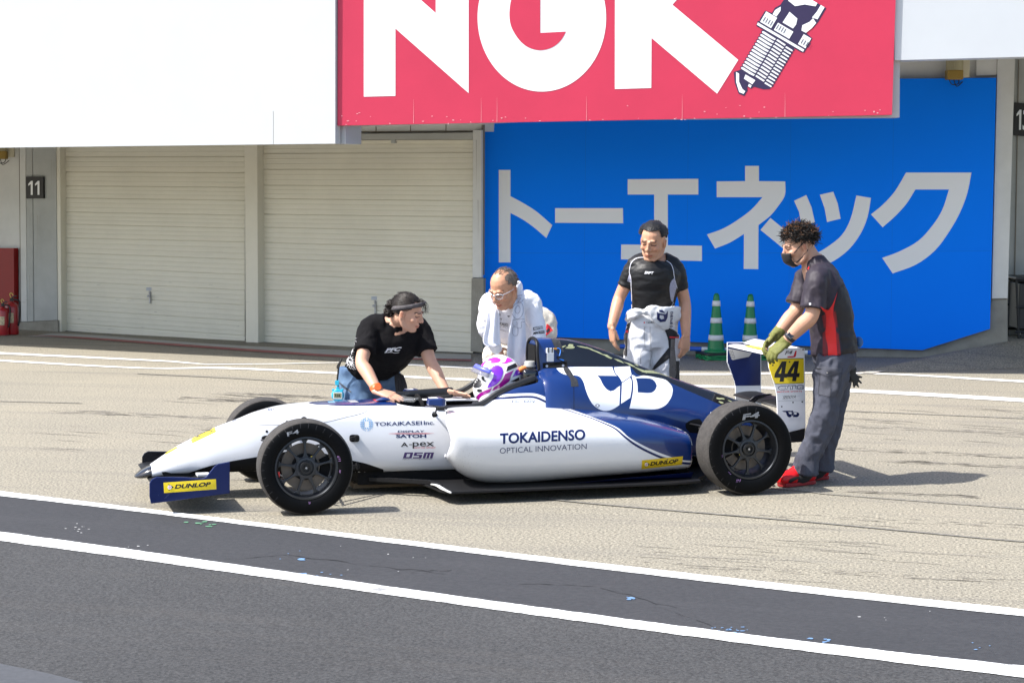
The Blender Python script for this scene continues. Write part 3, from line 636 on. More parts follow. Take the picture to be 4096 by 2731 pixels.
for x in (-.06, .7):
    for y in (0, .5): b.tube([(x+(.0 if x > 0 else .04), y, .0), (x, y, .66)], [.014]*2, n=8, sub=1)
for z in (.64, .35, .08): b.tube([(-.05, 0, z), (.7, 0, z)], [.013]*2, n=8, sub=1); b.tube([(-.05, .5, z), (.7, .5, z)], [.013]*2, n=8, sub=1)
b.obj('frame', mk, r); b = MB(); b.box((.33, .25, .36), (.7, .46, .5)); b.obj('drawer_box', mk, r, bev=.01); b = MB(); b.box((.33, .25, .665), (.8, .55, .03)); b.obj('top_tray', mk, r, bev=.008)
b = MB()
for x in (.05, .62): b.lathe([(.0, -.02), (.05, -.02), (.05, .02), (.0, .02)], (x, .02, .05), axis='y', n=16)
b.obj('castor', mk, r)
r, pan, c = board('warning_label', [(4065, 1130), (4082, 1130), (4082, 1144), (4065, 1144)], W2(-.86), .01, mat('label_red', (.5, .02, .02), .5), 'small red label on the wall above the black cart', 'label')
# ------------------------------------------------------------------ traffic cones and barrier pole
def cone(px, pbase, ptop, pw, label):
    Yc = gnd(px, pbase)[1]; p = gnd(px, pbase); H = (Yc-.0)*(pbase-ptop)/FPX; r = empty('traffic_cone', p); tag(r, label, 'traffic cone', 'green cones in front of the blue board'); R = pw/2*Yc/FPX
    z0 = .07
    b = MB(); rt = R*.29
    hh = lambda t: z0+(H-z0)*t
    rad = lambda t: R*.93+(rt-R*.93)*t
    pr = [(R*1.22, z0), (R*1.25, z0+.012), (R*1.2, z0+.03), (R*.98, hh(.045))]+[(rad(t), hh(t)) for t in np.linspace(.05, .95, 22)]+[(rt*.9, hh(.98)), (rt*.5, hh(.998)), (rt*.2, hh(1.0))]
    b.lathe(pr, n=36); b.obj('cone_body', mat('green_cone', (.005, .19, .06), .38, var=.12, vscale=6), r, smooth=True)
    for t in (.255, .545, .83):
        b = MB(); e = .0035; b.lathe([(rad(t-.045)+e, hh(t-.045)), (rad(t)+e, hh(t)), (rad(t+.045)+e, hh(t+.045))], n=36)
        b.obj('reflective_band', mat('white_band', (.66, .67, .70), .4, var=.04), r, smooth=True)
    for k, (zz, m) in enumerate(((.052, 'black_rubber2'), (.03, 'green_cone'), (.008, 'green_cone'))):
        n = 48; vs = []; fs = []; hw = R*1.75
        for lay in (0, .02 if k else .025):
            for i in range(n):
                t = 2*math.pi*i/n; c_, s_ = math.cos(t), math.sin(t); q_ = hw/max(abs(c_), abs(s_)); q_ = min(q_, hw*1.28); vs.append((q_*c_, q_*s_, zz+lay+(.008*math.sin(i*1.1+k*2) if k else 0)))
        fs = [tuple(range(n))[::-1], tuple(range(n, 2*n))]+[(i, (i+1) % n, n+(i+1) % n, n+i) for i in range(n)]
        MB().add(vs, fs).obj('cone_base' if k else 'rubber_weight', MATS[m], r)
    r.rotation_euler[2] = .3
cone(2863, 1436, 1171, 76, 'green cone with three white bands, standing left of the other cone'); cone(2999, 1436, 1174, 76, 'green cone with white bands partly behind the rear wing')
Pa, Pb = np.array(W2(.45)((2480, 1385))[0]), np.array(W2(.45)((3420, 1416))[0]); r = empty('barrier_pole', Pa); tag(r, 'white and blue striped barrier pole lying along the foot of the blue board', 'pole')
b = MB(); n = 20
for i in range(n): b.tube([(Pb-Pa)*(i/n), (Pb-Pa)*((i+1)/n)], [.024, .024], n=14, sub=1, cap='flat', mi=i % 2)
b.obj('striped_tube', [mat('pole_blue', (.02, .10, .50), .4), mat('pole_white', (.7, .71, .72), .4)], r, weld=1e-4)
b = MB()
for t in (.05, .93): b.box((Pb-Pa)*t+np.array([0, 0, -.07-Pa[2]*.0]), (.10, .12, .10))
b.obj('support_block', MATS['black_rubber2'], r, bev=.01)
# ================================================================== THE RACING CAR (car axes: x to the rear, y away from the camera, z up)
car = empty('racing_car', CO, YAW); tag(car, 'white and navy open wheel racing car numbered 44 being pushed on the pit apron', 'racing car')
M_cw = mat('white_paint', (.70, .71, .74), .28, coat=.6, var=.015, vscale=3); M_cb = mat('blue_paint', (.0025, .023, .125), .28, coat=.6); M_ck = mat('gloss_black', (.006, .006, .009), .16, coat=.7)
M_carb = mat('carbon_black', (.006, .006, .007), .5, var=.2, vscale=30, spec=.3); M_flat = mat('matt_black', (.006, .006, .0065), .8, spec=.2); M_nv = mat('navy_vinyl', (.004, .013, .085), .45, coat=.1, spec=.3)
M_yel = mat('yellow_vinyl', (.80, .60, .01), .4, coat=.3); M_mus = mat('mustard_vinyl', (.72, .50, .015), .4, coat=.3); M_wv = mat('white_vinyl', (.84, .85, .87), .35, coat=.3); M_rv = mat('red_vinyl', (.60, .03, .04), .4); M_kv = mat('black_vinyl', (.012, .012, .014), .4); M_gv = mat('grey_vinyl', (.30, .30, .31), .5)
M_seam = mat('panel_gap', (.10, .10, .11), .7); M_lb = mat('light_blue_vinyl', (.16, .36, .62), .4); M_steel = mat('steel', (.5, .5, .52), .35, .9); M_gun = mat('gunmetal', (.05, .054, .062), .38, .75, var=.12, vscale=9)
def half(zt, zb, wt, wb, n, m=12):
    out = []
    for i in range(m+1):
        t = math.pi*i/m; c, s = math.cos(t), math.sin(t); k = math.copysign(abs(c)**(2/n), c); z = (zt+zb)/2+(zt-zb)/2*k
        out.append((-(wb+(wt-wb)*(k+1)/2)*abs(s)**(2/n), z))
    return out
def loftgrid(st, sub):
    """stations (x, half profile) -> dense list of (x, profile)"""
    X = crom(np.array([[s[0]] for s in st]), sub)[:, 0]; P = crom(np.array([np.array(s[1]).ravel() for s in st]), sub)
    return [(x, p.reshape(-1, 2)) for x, p in zip(X, P)]
def loft(gr, capf=None, capr=None, full=True, mif=None):
    b = MB(); vs = []; m = len(gr[0][1])
    for x, p in gr:
        ring = [(x, y, z) for y, z in p]
        if full: ring += [(x, -y, z) for y, z in p[-2:0:-1]]
        vs += ring
    n = 2*m-2 if full else m; fs = []; mi = []
    for i in range(len(gr)-1):
        for j in range(n if full else n-1):
            k = (j+1) % n; fs.append((i*n+j, i*n+k, (i+1)*n+k, (i+1)*n+j)); mi.append(mif((gr[i][0]+gr[i+1][0])/2, vs[i*n+j][2]) if mif else 0)
    b.v = [tuple(map(float, v)) for v in vs]; b.f = fs; b.mi = mi
    if capf is not None: b.f.append(tuple(range(n))[::-1]); b.mi.append(capf)
    if capr is not None: b.f.append(tuple((len(gr)-1)*n+j for j in range(n))); b.mi.append(capr)
    return b
stA = [(-.775, .200, .128, .082, .10, 2.6), (-.69, .256, .134, .10, .125, 2.8), (-.59, .316, .14, .118, .15, 3), (-.48, .364, .146, .134, .17, 3.2), (-.385, .408, .148, .146, .185, 3.2), (-.226, .463, .148, .166, .205, 3.4), (-.145, .494, .147, .174, .213, 3.4), (-.026, .524, .143, .184, .222, 3.6),
       (.066, .537, .138, .192, .23, 3.8), (.2, .546, .13, .204, .24, 4), (.5, .549, .12, .22, .258, 4.2), (.8, .549, .113, .24, .278, 4.2), (1.05, .551, .11, .258, .30, 4.2), (1.17, .556, .11, .264, .308, 4.2), (1.235, .572, .11, .268, .312, 4.2), (1.30, .615, .11, .272, .316, 4), (1.37, .648, .11, .275, .32, 4), (1.46, .676, .11, .278, .322, 4), (1.6, .694, .11, .28, .325, 4), (1.64, .694, .11, .278, .32, 4)]
gA = loftgrid([(s[0], half(*s[1:])) for s in stA], 5)
cut = min(range(len(gA)), key=lambda i: abs(gA[i][0]+.085))
nose = loft(gA[:cut+1], 0, 0).obj('nose_cone', [M_cw], car, smooth=True); autosmooth(nose, 50)
tub0 = loft(gA[cut:], 0, 1, mif=lambda x, z: 1 if x > 1.2 else 0).obj('tub0', [M_cw, M_cb, M_flat], car, smooth=True)
cb = MB(); ol = [(.70, 0), (.705, .09), (.73, .15), (.80, .185), (1.0, .215), (1.2, .232), (1.4, .235), (1.56, .225), (1.60, .19), (1.61, 0)]
ol = [(x, y) for x, y in crom(np.array(ol), 4)]; ol = ol+[(x, -y) for x, y in ol[-2:0:-1]]
cb.prism([(x, y, .22) for x, y in ol], (0, 0, .9)); cutter = cb.obj('cutter', [M_cw, M_cb, M_flat]); cutter.data.polygons.foreach_set('material_index', [2]*len(cutter.data.polygons)); cutter.parent = car
bo_ = tub0.modifiers.new('b', 'BOOLEAN'); bo_.object = cutter; bo_.operation = 'DIFFERENCE'; bo_.solver = 'EXACT'
bpy.context.view_layer.update()
me = evalmesh(tub0); kill(cutter); kill(tub0); tub = link('monocoque', me, car, None, True); autosmooth(tub, 38)
# engine cover with the air box
def coverprof(p): return [(-y, z) for y, z in p]
stB = [(1.622, [(0, .912), (.05, .908), (.085, .882), (.105, .81), (.118, .738), (.175, .700), (.232, .667), (.271, .60), (.299, .50), (.312, .40), (.31, .14), (0, .13)]), (1.66, [(0, .918), (.05, .913), (.085, .885), (.106, .81), (.122, .740), (.183, .704), (.247, .669), (.286, .60), (.310, .50), (.318, .40), (.315, .14), (0, .13)]),
       (1.75, [(0, .916), (.048, .911), (.08, .88), (.104, .81), (.125, .742), (.195, .70), (.266, .65), (.303, .58), (.320, .49), (.322, .39), (.315, .14), (0, .13)]), (1.87, [(0, .903), (.045, .897), (.073, .868), (.10, .80), (.125, .742), (.20, .682), (.268, .615), (.302, .555), (.315, .476), (.317, .38), (.31, .14), (0, .13)]),
       (2.03, [(0, .857), (.042, .851), (.067, .827), (.094, .775), (.122, .722), (.195, .655), (.26, .585), (.293, .53), (.306, .458), (.308, .36), (.30, .14), (0, .13)]), (2.2, [(0, .790), (.039, .785), (.061, .765), (.085, .733), (.12, .695), (.19, .625), (.25, .552), (.281, .50), (.293, .43), (.295, .34), (.285, .14), (0, .13)]),
       (2.38, [(0, .712), (.035, .708), (.056, .69), (.08, .662), (.112, .625), (.172, .562), (.228, .503), (.258, .455), (.268, .393), (.27, .31), (.255, .14), (0, .13)]), (2.55, [(0, .648), (.031, .643), (.05, .628), (.073, .603), (.103, .57), (.15, .516), (.198, .464), (.225, .415), (.234, .357), (.235, .29), (.22, .15), (0, .14)]),
       (2.8, [(0, .562), (.028, .557), (.045, .546), (.065, .524), (.09, .494), (.127, .45), (.162, .407), (.183, .365), (.192, .315), (.192, .26), (.18, .17), (0, .16)]), (3.09, [(0, .460), (.02, .457), (.034, .449), (.048, .434), (.066, .414), (.088, .386), (.108, .358), (.118, .33), (.12, .30), (.12, .26), (.11, .2), (0, .19)])]
def dens(p): return [tuple(q) for q in crom(np.array(coverprof(p)), 3)]
gB = loftgrid([(x, dens(p)) for x, p in stB], 6)
bk = lambda x: np.interp(x, [1.6, 1.7, 1.76, 2.19, 2.25, 2.42, 2.58, 2.82, 3.1], [.90, .88, .71, .70, .65, .61, .54, .44, .35])
cover = loft(gB, 1, 2, mif=lambda x, z: 1 if z < bk(x) else 0).obj('engine_cover', [M_ck, M_cb, M_flat], car, smooth=True); autosmooth(cover, 50)
# side pods: open shells
def podprof(zt, zb, yo, yb, n, m=18):
    out = [(-.16, zt)]
    for i in range(m+1):
        t = math.pi*i/m; c, s = math.cos(t), math.sin(t); k = math.copysign(abs(c)**(2/n), c); z = (zt+zb)/2+(zt-zb)/2*k; f = (k+1)/2; w = yb+(yo-yb)*min(1, f*1.6)
        out.append((-(.30+(w-.30)*abs(s)**(2/n)), z))
    return out+[(-.29, zb)]
stP = [(.872, .508, .245, .655, .62, 2.9), (.885, .516, .228, .672, .635, 2.9), (.91, .520, .205, .684, .645, 2.9), (.95, .523, .165, .692, .65, 2.9), (1.0, .525, .135, .698, .65, 2.9), (1.08, .526, .10, .705, .648, 2.9), (1.2, .526, .073, .71, .645, 2.9), (1.42, .522, .066, .712, .65, 2.9), (1.72, .504, .080, .708, .662, 2.9), (1.95, .482, .09, .695, .66, 2.9), (2.15, .452, .098, .672, .645, 3.0), (2.33, .408, .108, .635, .622, 3.2), (2.475, .362, .116, .598, .596, 3.4)]
gP = loftgrid([(s[0], podprof(*s[1:])) for s in stP], 6)
def podx(x, y, z):
    f = max(0, 1-(x-.872)/.45)**1.5; return x+f*(.27*max(0, .66-abs(y))+.04*math.exp(-((z-.37)/.085)**2)+.012)
pods = []
for sg in (1, -1):
    b = loft(gP, full=False); b.v = [(podx(x, y, z), y*sg, z) for x, y, z in b.v]; me = b.mesh('side_pod'); o = link('side_pod', me, car, [M_cw, M_cb], True)
    bm = bmesh.new(); bm.from_mesh(me)
    for f in bm.faces:
        if (f.normal.y*sg > 0 and abs(f.normal.y) > .2) or (f.normal.z < -.3 and f.calc_center_median().z > .35): f.normal_flip()
    bm.to_mesh(me); bm.free()
    s_ = o.modifiers.new('thick', 'SOLIDIFY'); s_.thickness = .012; s_.offset = -1; pods.append(o)
pod = pods[0]
sN, sT, sC, sP = Surf(nose), Surf(tub), Surf(cover), Surf(pod); sNT = Surf([nose, tub]); sTP = Surf([tub, pod, cover])
def lay(d, name, sf, mats, parent, **k):
    k['off'] = {0: .0009}.get(k.get('off', 0), k.get('off', .0016)*.42+.0003); k['maxe'] = min(k.get('maxe', 8.), 8.); k.setdefault('step', .0005); return d.lay(name, sf.px, mats, parent, **k)
# paint: blue, stripes, black keel
d = Decal(); d.poly([(1890, 1700), (1890, 1606), (1960, 1602), (1982, 1592)]+[ZC(*q) for q in [(350, 1020), (500, 1005), (700, 992), (850, 988), (950, 995), (1050, 1025), (1200, 1095), (1350, 1175), (1490, 1240), (1520, 1300)]]+[(2290, 1700)])
lay(d, 'white_paint_area', sT, M_cw, tub, off=.0012); 
d = Decal(); d.line([ZC(*q) for q in [(270, 1080), (320, 1075), (500, 1061), (700, 1048), (850, 1045), (940, 1054), (1040, 1090), (1200, 1173), (1310, 1235), (1420, 1275)]], [8, 8.2, 8.2, 8, 7.8, 7.8, 8, 7.5, 5, 3]); lay(d, 'paint_stripe', sT, M_nv, tub, off=.0022, maxe=12)
up = [(0, 762), (100, 798), (250, 857), (400, 917), (470, 957), (560, 1037), (700, 1118), (850, 1188), (1000, 1243), (1125, 1278), (1250, 1285)]
d = Decal(); d.poly([ZD(*q) for q in up+[(1275, 1290), (1275, 900), (1150, 780), (800, 700), (300, 640), (-60, 640), (-160, 705)]]); lay(d, 'blue_paint_area', sP, M_cb, pod, off=.0012, mirror=True)
d = Decal(); d.line([ZD(*q) for q in [(-150, 735), (0, 786), (150, 834), (300, 894), (420, 952), (520, 1036), (620, 1112), (750, 1184), (900, 1250), (1000, 1275), (1120, 1307), (1250, 1316)]], [1.5, 1.8, 3, 4, 5, 7, 8.5, 9, 9, 9, 9, 9]); lay(d, 'paint_stripe', sP, M_nv, pod, off=.002, maxe=12)
kb = [ZA(*q) for q in [(690, 1094), (705, 1086), (760, 1060), (900, 1012), (1060, 966), (1250, 925), (1590, 868)]]+[(1216, 1800)]+[ZB(*q) for q in [(20, 1068), (200, 1108), (420, 1180)]]
d = Decal(); d.poly(kb+[ZB(420, 1300), (1216, 1960), ZA(690, 1250)]); lay(d, 'keel_paint', sNT, M_flat, tub, off=.0015, mirror=True)
# blue area of the engine cover
d = Decal(); d.poly([R2(*q) for q in [(655, 150), (742, 140), (760, 170), (790, 262), (803, 316), (1000, 319), (1200, 318), (1222, 335), (1250, 364), (1330, 380), (1400, 397), (1540, 457), (1740, 543), (1870, 600), (1870, 760), (700, 760), (640, 600)]]); lay(d, 'blue_paint_area', sC, M_cb, cover, off=.0013, mirror=True)
d = Decal(); d.poly([ZD(*q) for q in [(1152, 905), (1180, 878), (1245, 852), (1305, 850), (1328, 880), (1325, 960), (1300, 1000), (1200, 990), (1160, 950)]]); d.poly([ZD(*q) for q in [(1412, 780), (1500, 780), (1430, 850), (1412, 850)]], mi=1); lay(d, 'suspension_slot', sC, [M_flat, M_wv], cover, off=.0036)
# the two-letter emblem on the cover
def emblem(dd, Zf, mi=0):
    dd.poly([(-195, 322), (0, 308), (390, 308), (400, 345), (420, 385), (440, 400), (228, 397), (260, 430), (290, 490), (330, 540), (370, 562), (410, 550), (440, 525), (470, 505), (463, 705), (400, 745), (350, 762), (290, 762), (230, 735), (180, 690), (140, 620), (110, 540), (90, 470), (60, 420), (20, 398), (-99, 388), (-159, 361)], Zf, mi)
    dd.poly([(408, 310), (575, 300), (580, 345), (590, 385), (575, 408), (540, 432), (490, 466), (478, 440), (450, 400), (420, 365)], Zf, mi)
    dd.poly([(490, 478), (575, 418), (590, 450), (590, 540), (575, 630), (480, 692), (487, 560)], Zf, mi)
    dd.poly([(590, 400), (600, 388), (640, 412), (720, 397), (860, 420), (940, 440), (990, 480), (1018, 530), (1015, 590), (990, 650), (940, 710), (860, 745), (760, 750), (568, 740), (590, 650), (607, 540), (605, 463)], Zf, mi, holes=[[(635, 425), (780, 428), (830, 455), (855, 505), (835, 550), (790, 578), (655, 573), (650, 480)]])
d = Decal(); emblem(d, ZD); lay(d, 'emblem', sC, M_wv, cover, off=.0026, maxe=14, mirror=True)
d = Decal(); d.poly([(205, 708), (222, 694), (234, 690), (248, 696), (263, 708), (248, 724), (234, 732), (220, 722)], ZD); d.disc((234, 710), 11, ZD, 1, lift=1); lay(d, 'badge', sC, [M_gv, M_wv], cover, off=.0036)
# irregular pale yellow-green patches along the black spine
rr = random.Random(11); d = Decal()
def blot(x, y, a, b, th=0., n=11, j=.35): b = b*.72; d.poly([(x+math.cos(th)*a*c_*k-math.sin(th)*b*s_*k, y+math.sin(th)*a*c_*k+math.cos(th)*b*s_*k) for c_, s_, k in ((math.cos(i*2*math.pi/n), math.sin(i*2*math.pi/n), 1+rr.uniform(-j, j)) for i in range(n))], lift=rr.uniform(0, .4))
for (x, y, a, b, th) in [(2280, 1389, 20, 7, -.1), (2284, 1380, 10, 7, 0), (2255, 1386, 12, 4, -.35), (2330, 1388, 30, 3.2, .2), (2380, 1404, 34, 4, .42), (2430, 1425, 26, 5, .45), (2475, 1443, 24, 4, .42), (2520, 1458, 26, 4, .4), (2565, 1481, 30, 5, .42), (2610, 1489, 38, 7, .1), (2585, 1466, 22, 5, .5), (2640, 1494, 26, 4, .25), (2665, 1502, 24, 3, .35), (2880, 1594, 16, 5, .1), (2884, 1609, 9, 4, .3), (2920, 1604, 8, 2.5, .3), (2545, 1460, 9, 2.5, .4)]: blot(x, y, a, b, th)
lay(d, 'pale_patch', sC, mat('pale_yellow_green', (.34, .36, .20), .4, var=.35, vscale=25, coat=.4), cover, off=.0022, maxe=12)
# panel gaps
d = Decal()
for P, wd in (([R1(*q) for q in [(680, 671), (970, 672), (1160, 668), (1330, 655), (1480, 620), (1595, 592), (1625, 572), (1637, 550), (1639, 532)]], 1.6), ([ZC(*q) for q in [(0, 0)]]*0 or [ZB(232, 462), ZB(700, 458), ZB(1080, 460)], 1.)): d.line(P, wd)
lay(d, 'panel_gap', sNT, M_seam, tub, off=.002)
d = Decal(); d.line([ZC(1546, 885), ZC(1549, 1060), ZC(1551, 1245)], 1.8); lay(d, 'panel_gap', sC, M_kv, cover, off=.004)
d = Decal()
for q in (ZD(152, 1472), ZD(678, 1416), ZD(1164, 1360), ZD(-330, 1510)): d.disc(q, 3.2)
for q in (ZB(1402, 433), ZC(660, 1220)): d.disc(q, 1.6, lift=.2)
for i in range(150):
    x = rr.gauss(1380, 170); y = rr.gauss(1050, 130)
    if 1200 < x < 1800 and 760 < y < 1330: d.disc(ZB(x, y), rr.uniform(.25, .8), n=6)
lay(d, 'screw_and_stone_chip', sP, mat('chip_dark', (.10, .095, .09), .6), pod, off=.0018)
d = Decal()
for i in range(40): d.disc((rr.uniform(640, 1030), rr.uniform(1800, 1880)), rr.uniform(.3, .9), n=6)
lay(d, 'stone_chip', sN, MATS['chip_dark'], nose, off=.0018)
# ---------------- lettering on the tub and pod
d = Decal()
d.text('TOKAI', (308, 637), (612, 631), (308, 590), ZB, 0, .012); d.text('KASEI', (622, 629), (900, 624), (622, 580), ZB, 0, .012); d.text('Inc.', (925, 624), (1058, 620), (925, 573), ZB, 0, .012)
for i in range(-4, 5):
    lat = i*math.pi/10; m_ = max(2, int(round(8*math.cos(lat))))
    for j in range(m_):
        lon = -1.25+2.5*(j+.5)/m_
        if abs(lon) > .16: r_ = 10.5*(.75+.25*math.cos(lat)); d.disc((208+86*math.cos(lat)*math.sin(lon), 616+84*math.sin(lat)), r_*max(.42, math.cos(lon)), ZB, 1, n=10, ry=r_*max(.55, math.cos(lat)))
d.text('DISPLAY', (597, 719), (930, 717), (597, 693), ZB, 0, .02, .25); d.poly([(480, 734), (760, 727), (1055, 728), (1056, 730), (760, 734), (480, 735)], ZB, 2); d.poly([(480, 732), (580, 728), (950, 726), (1055, 729), (950, 736), (580, 737)], ZB, 2)
d.text('SATOH', (577, 786), (955, 783), (577, 744), ZB, 0, .035)
d.text('A', (637, 899), (730, 897), (637, 845), ZB, 3, .02); d.poly([(740, 866), (780, 866), (780, 875), (740, 875)], ZB, 3); d.text('pex', (785, 919), (1055, 915), (785, 840), ZB, 3, .01)
d.text('MOTOR SPORT', (802, 921), (1075, 918), (802, 902), ZB, 2, .0)
blk = lambda P: d.poly([(660+x*126+(1-y)*0+y*24, 1042-y*74) for x, y in P], ZB, 4)
for P in ([(.02, 0), (.02, 1), (.88, 1), (.88, 0), (.62, 0), (.62, .76), (.30, .76), (.30, 0)], [(.30, 0), (.30, .22), (.62, .22), (.62, 0)], [(1.0, .58), (1.0, 1), (1.85, 1), (1.85, .80), (1.28, .80), (1.28, .62), (1.85, .62), (1.85, 0), (1.0, 0), (1.0, .2), (1.58, .2), (1.58, .42), (1.0, .42)], [(1.98, 0), (1.98, 1), (2.95, 1), (2.95, 0), (2.70, 0), (2.70, .78), (2.59, .78), (2.59, 0), (2.35, 0), (2.35, .78), (2.24, .78), (2.24, 0)]): blk(P); d.text('DISPLAY SATOH MOTORSPORT', (658, 1059), (1033, 1057), (658, 1049), ZB, 0, .005)
d.line([(690, 497), (742, 497)], 1.2, ZB, 5); d.line([(715, 478), (715, 520)], 1.2, ZB, 5)
lay(d, 'sponsor_lettering', sT, [M_nv, M_lb, M_rv, M_kv, mat('violet_vinyl', (.06, .03, .14), .4), mat('white_edge', (.75, .75, .78), .5)], tub, off=.0022, maxe=14)
d = Decal(); d.text('Helmet Dryer', (640, 1097), (903, 1086), (640, 1082), ZC, 0, .0); d.text('Dr. Dry', (583, 1146), (945, 1140), (583, 1105), ZC, 0, -.004); lay(d, 'sponsor_lettering', sTP, [M_nv], tub, off=.0024, maxe=14)
d = Decal(); d.text('TOKAIDENSO', (440, 773), (942, 748), (440, 709), R2, 0, .03); d.text('OPTICAL INNOVATION', (440, 828), (950, 801), (440, 796), R2, 0, -.006); lay(d, 'sponsor_lettering', sP, [M_nv], pod, off=.002, maxe=14)
def dunlop(dd, q, BL, BR, TL, cc, r, Zf):
    dd.poly(q, Zf, 0); dd.text('DUNLOP', BL, BR, TL, Zf, 1, .045, .22, lift=1)
    dd.poly([(cc[0]+r*1.75, cc[1]-r*.1), (cc[0]+r*.2, cc[1]-r*1.0), (cc[0]-r*.7, cc[1]-r*1.4), (cc[0]+r*.3, cc[1]), (cc[0]-r*.6, cc[1]+r*1.5), (cc[0]+r*.2, cc[1]+r*1.0)], Zf, 1, lift=1); dd.disc(cc, r*.85, Zf, 2, lift=2)
    dd.text('D', (cc[0]-r*.4, cc[1]+r*.4), (cc[0]+r*.45, cc[1]+r*.35), (cc[0]-r*.3, cc[1]-r*.45), Zf, 3, .03, lift=3)
d = Decal(); dunlop(d, [(700, 1280), (1128, 1237), (1118, 1325), (694, 1372)], (783, 1337), (1070, 1306), (788, 1296), (745, 1322), 21, ZD); lay(d, 'sponsor_sticker', sP, [M_mus, M_kv, M_wv, M_rv], pod, off=.0024, step=.0006)
# nose stickers (wrapped over the top)
d = Decal(); d.poly([(763, 638), (1063, 500), (1083, 555), (785, 697)], ZA, 0); d.poly([(1063, 500), (1190, 449), (1207, 500), (1083, 555)], ZA, 3); d.poly([(1067, 503), (1187, 454), (1202, 498), (1085, 551)], ZA, 2, lift=1)
for A_, B_, wd in (((800, 640), (1040, 545), 4), ((810, 620), (1030, 520), 4), ((835, 605), (880, 620), 5), ((1040, 540), (980, 545), 4)): d.line([A_, ((A_[0]+B_[0])/2, (A_[1]+B_[1])/2), B_], wd*1.8, ZA, 1, lift=1)
d.poly([(632, 712), (763, 640), (783, 695), (650, 765)], ZA, 3); d.poly([(638, 714), (760, 646), (777, 692), (655, 757)], ZA, 2, lift=1)
for k in range(5): d.line([(665+k*16, 700-k*8), (675+k*16, 715-k*8), (683+k*16, 735-k*8)], 3.2*1.2, ZA, 1 if k > 1 else 4, lift=2)
d.poly([(428, 832), (583, 742), (600, 756), (440, 846)], ZA, 0); d.line([(470, 825), (510, 800), (560, 770)], 4, ZA, 4, lift=1); d.line([(265, 940), (290, 925), (315, 912)], 4, ZA, 4)
d.text('DENSO', (1285, 440), (1335, 405), (1275, 405), ZA, 3, .02); d.text('REY', (1740, 295), (1825, 290), (1730, 265), ZA, 3, .02); d.text('DENSO', (1545, 352), (1570, 350), (1530, 322), ZA, 5, 0)
lay(d, 'number_sticker', sNT, [M_yel, M_kv, M_wv, M_nv, M_rv, M_gv], nose, off=.0022, step=.0006, maxe=14)
# blue panel on top of the scuttle with a white pinstripe
tp = lambda ox: [(.20+ox, 0), (.24+ox, -.07+ox), (.34, -.115+ox), (.55, -.14+ox), (.71, -.155+ox), (.71, .155-ox), (.55, .14-ox), (.34, .115-ox), (.24+ox, .07-ox)]
d = Decal(); d.poly(tp(-.012), None, 0); d.poly(tp(0), None, 1, lift=.6); d.poly([(.31, -.03), (.35, -.03), (.35, .03), (.31, .03)], None, 2, lift=1.2); d.poly([(.44, -.06), (.49, -.06), (.49, .06), (.44, .06)], None, 3, lift=1.2); d.poly([(.53, -.05), (.58, -.06), (.58, .06), (.53, .05)], None, 0, lift=1.2); d.poly([(.60, -.06), (.63, -.08), (.63, .08), (.60, .06)], None, 4, lift=1.2)
d.lay('scuttle_panel', sT.top, [M_nv, M_cb, M_lb, M_gv, M_rv], tub, off=.0018, step=.0008, maxe=.02)
d = Decal(); d.poly([(-.02+x, y) for x, y in tp(-.006)]) 
# bolt holes and suspension pockets
d = Decal(); d.poly([(ZB(55, 792)[0]+a*20, ZB(55, 792)[1]+b*15) for a, b in ((math.copysign(abs(math.cos(t))**.6, math.cos(t)), math.copysign(abs(math.sin(t))**.6, math.sin(t))) for t in np.linspace(0, 6.1, 20))])
d.poly([(ZB(65, 1140)[0]+a*19, ZB(65, 1140)[1]+b*16) for a, b in ((math.cos(t), math.sin(t)) for t in np.linspace(0, 6, 18))], mi=0)
d.poly([(1066+a*20, 1752+b*11) for a, b in ((math.cos(t), math.sin(t)) for t in np.linspace(0, 6, 18))]); d.disc((1067, 1725), 5); d.disc((1216, 1679), 13); d.disc(ZB(1059, 496), 9)
lay(d, 'access_hole', sNT, M_flat, tub, off=.0025)
# ---------------- black nose tip, wings, floor
nt_ = []
for x, k, zc in ((-.772, .985, .164), (-.79, .93, .160), (-.815, .80, .152), (-.84, .60, .144), (-.858, .38, .138), (-.868, .2, .135), (-.8725, .06, .134)): nt_.append((x, [(y*k**.8, zc+(z-.164)*k) for y, z in half(.200, .128, .082, .10, 2.6)]))
o = loft(nt_, 0, 0).obj('nose_tip', M_ck, car, smooth=True); autosmooth(o, 60)
ep = [(carp(*R1(*q), -.66)[0], carp(*R1(*q), -.66)[2]) for q in [(165, 1150), (165, 1062), (180, 1036), (210, 1020), (400, 1022), (520, 1030), (545, 1020), (600, 950), (625, 932), (705, 918), (705, 1130), (175, 1200)]]
fw = empty('front_wing', (0, 0, 0)); fw.parent = car
for sg in (-1, 1):
    yE = -.66 if sg < 0 else .56
    b = MB(); b.prism([(x+(.07 if sg > 0 else 0), yE, z-(.015 if sg > 0 else 0)) for x, z in ep], (0, -.012*sg, 0)); o = b.obj('endplate', M_nv if sg < 0 else M_ck, fw, bev=.004)
    if sg < 0:
        sE = Surf(o); d = Decal(); dunlop(d, [(420, 1190), (1078, 1145), (1083, 1272), (428, 1320)], (558, 1270), (1000, 1236), (566, 1214), (497, 1248), 30, ZA); lay(d, 'sponsor_sticker', sE, [M_yel, M_kv, M_wv, M_rv], o, off=.002, step=.0006, maxe=8)
        d = Decal()
        for k in range(9): x = rr.uniform(300, 1150); y = rr.uniform(1330, 1400); d.line([(x, y), (x+rr.uniform(8, 40), y-rr.uniform(-6, 20))], 1.1, ZA)
        d.line([(430, 1395), (480, 1340), (500, 1330)], 1.6, ZA); lay(d, 'scratch', sE, mat('blue_scratch', (.10, .13, .26), .6), o, off=.001)
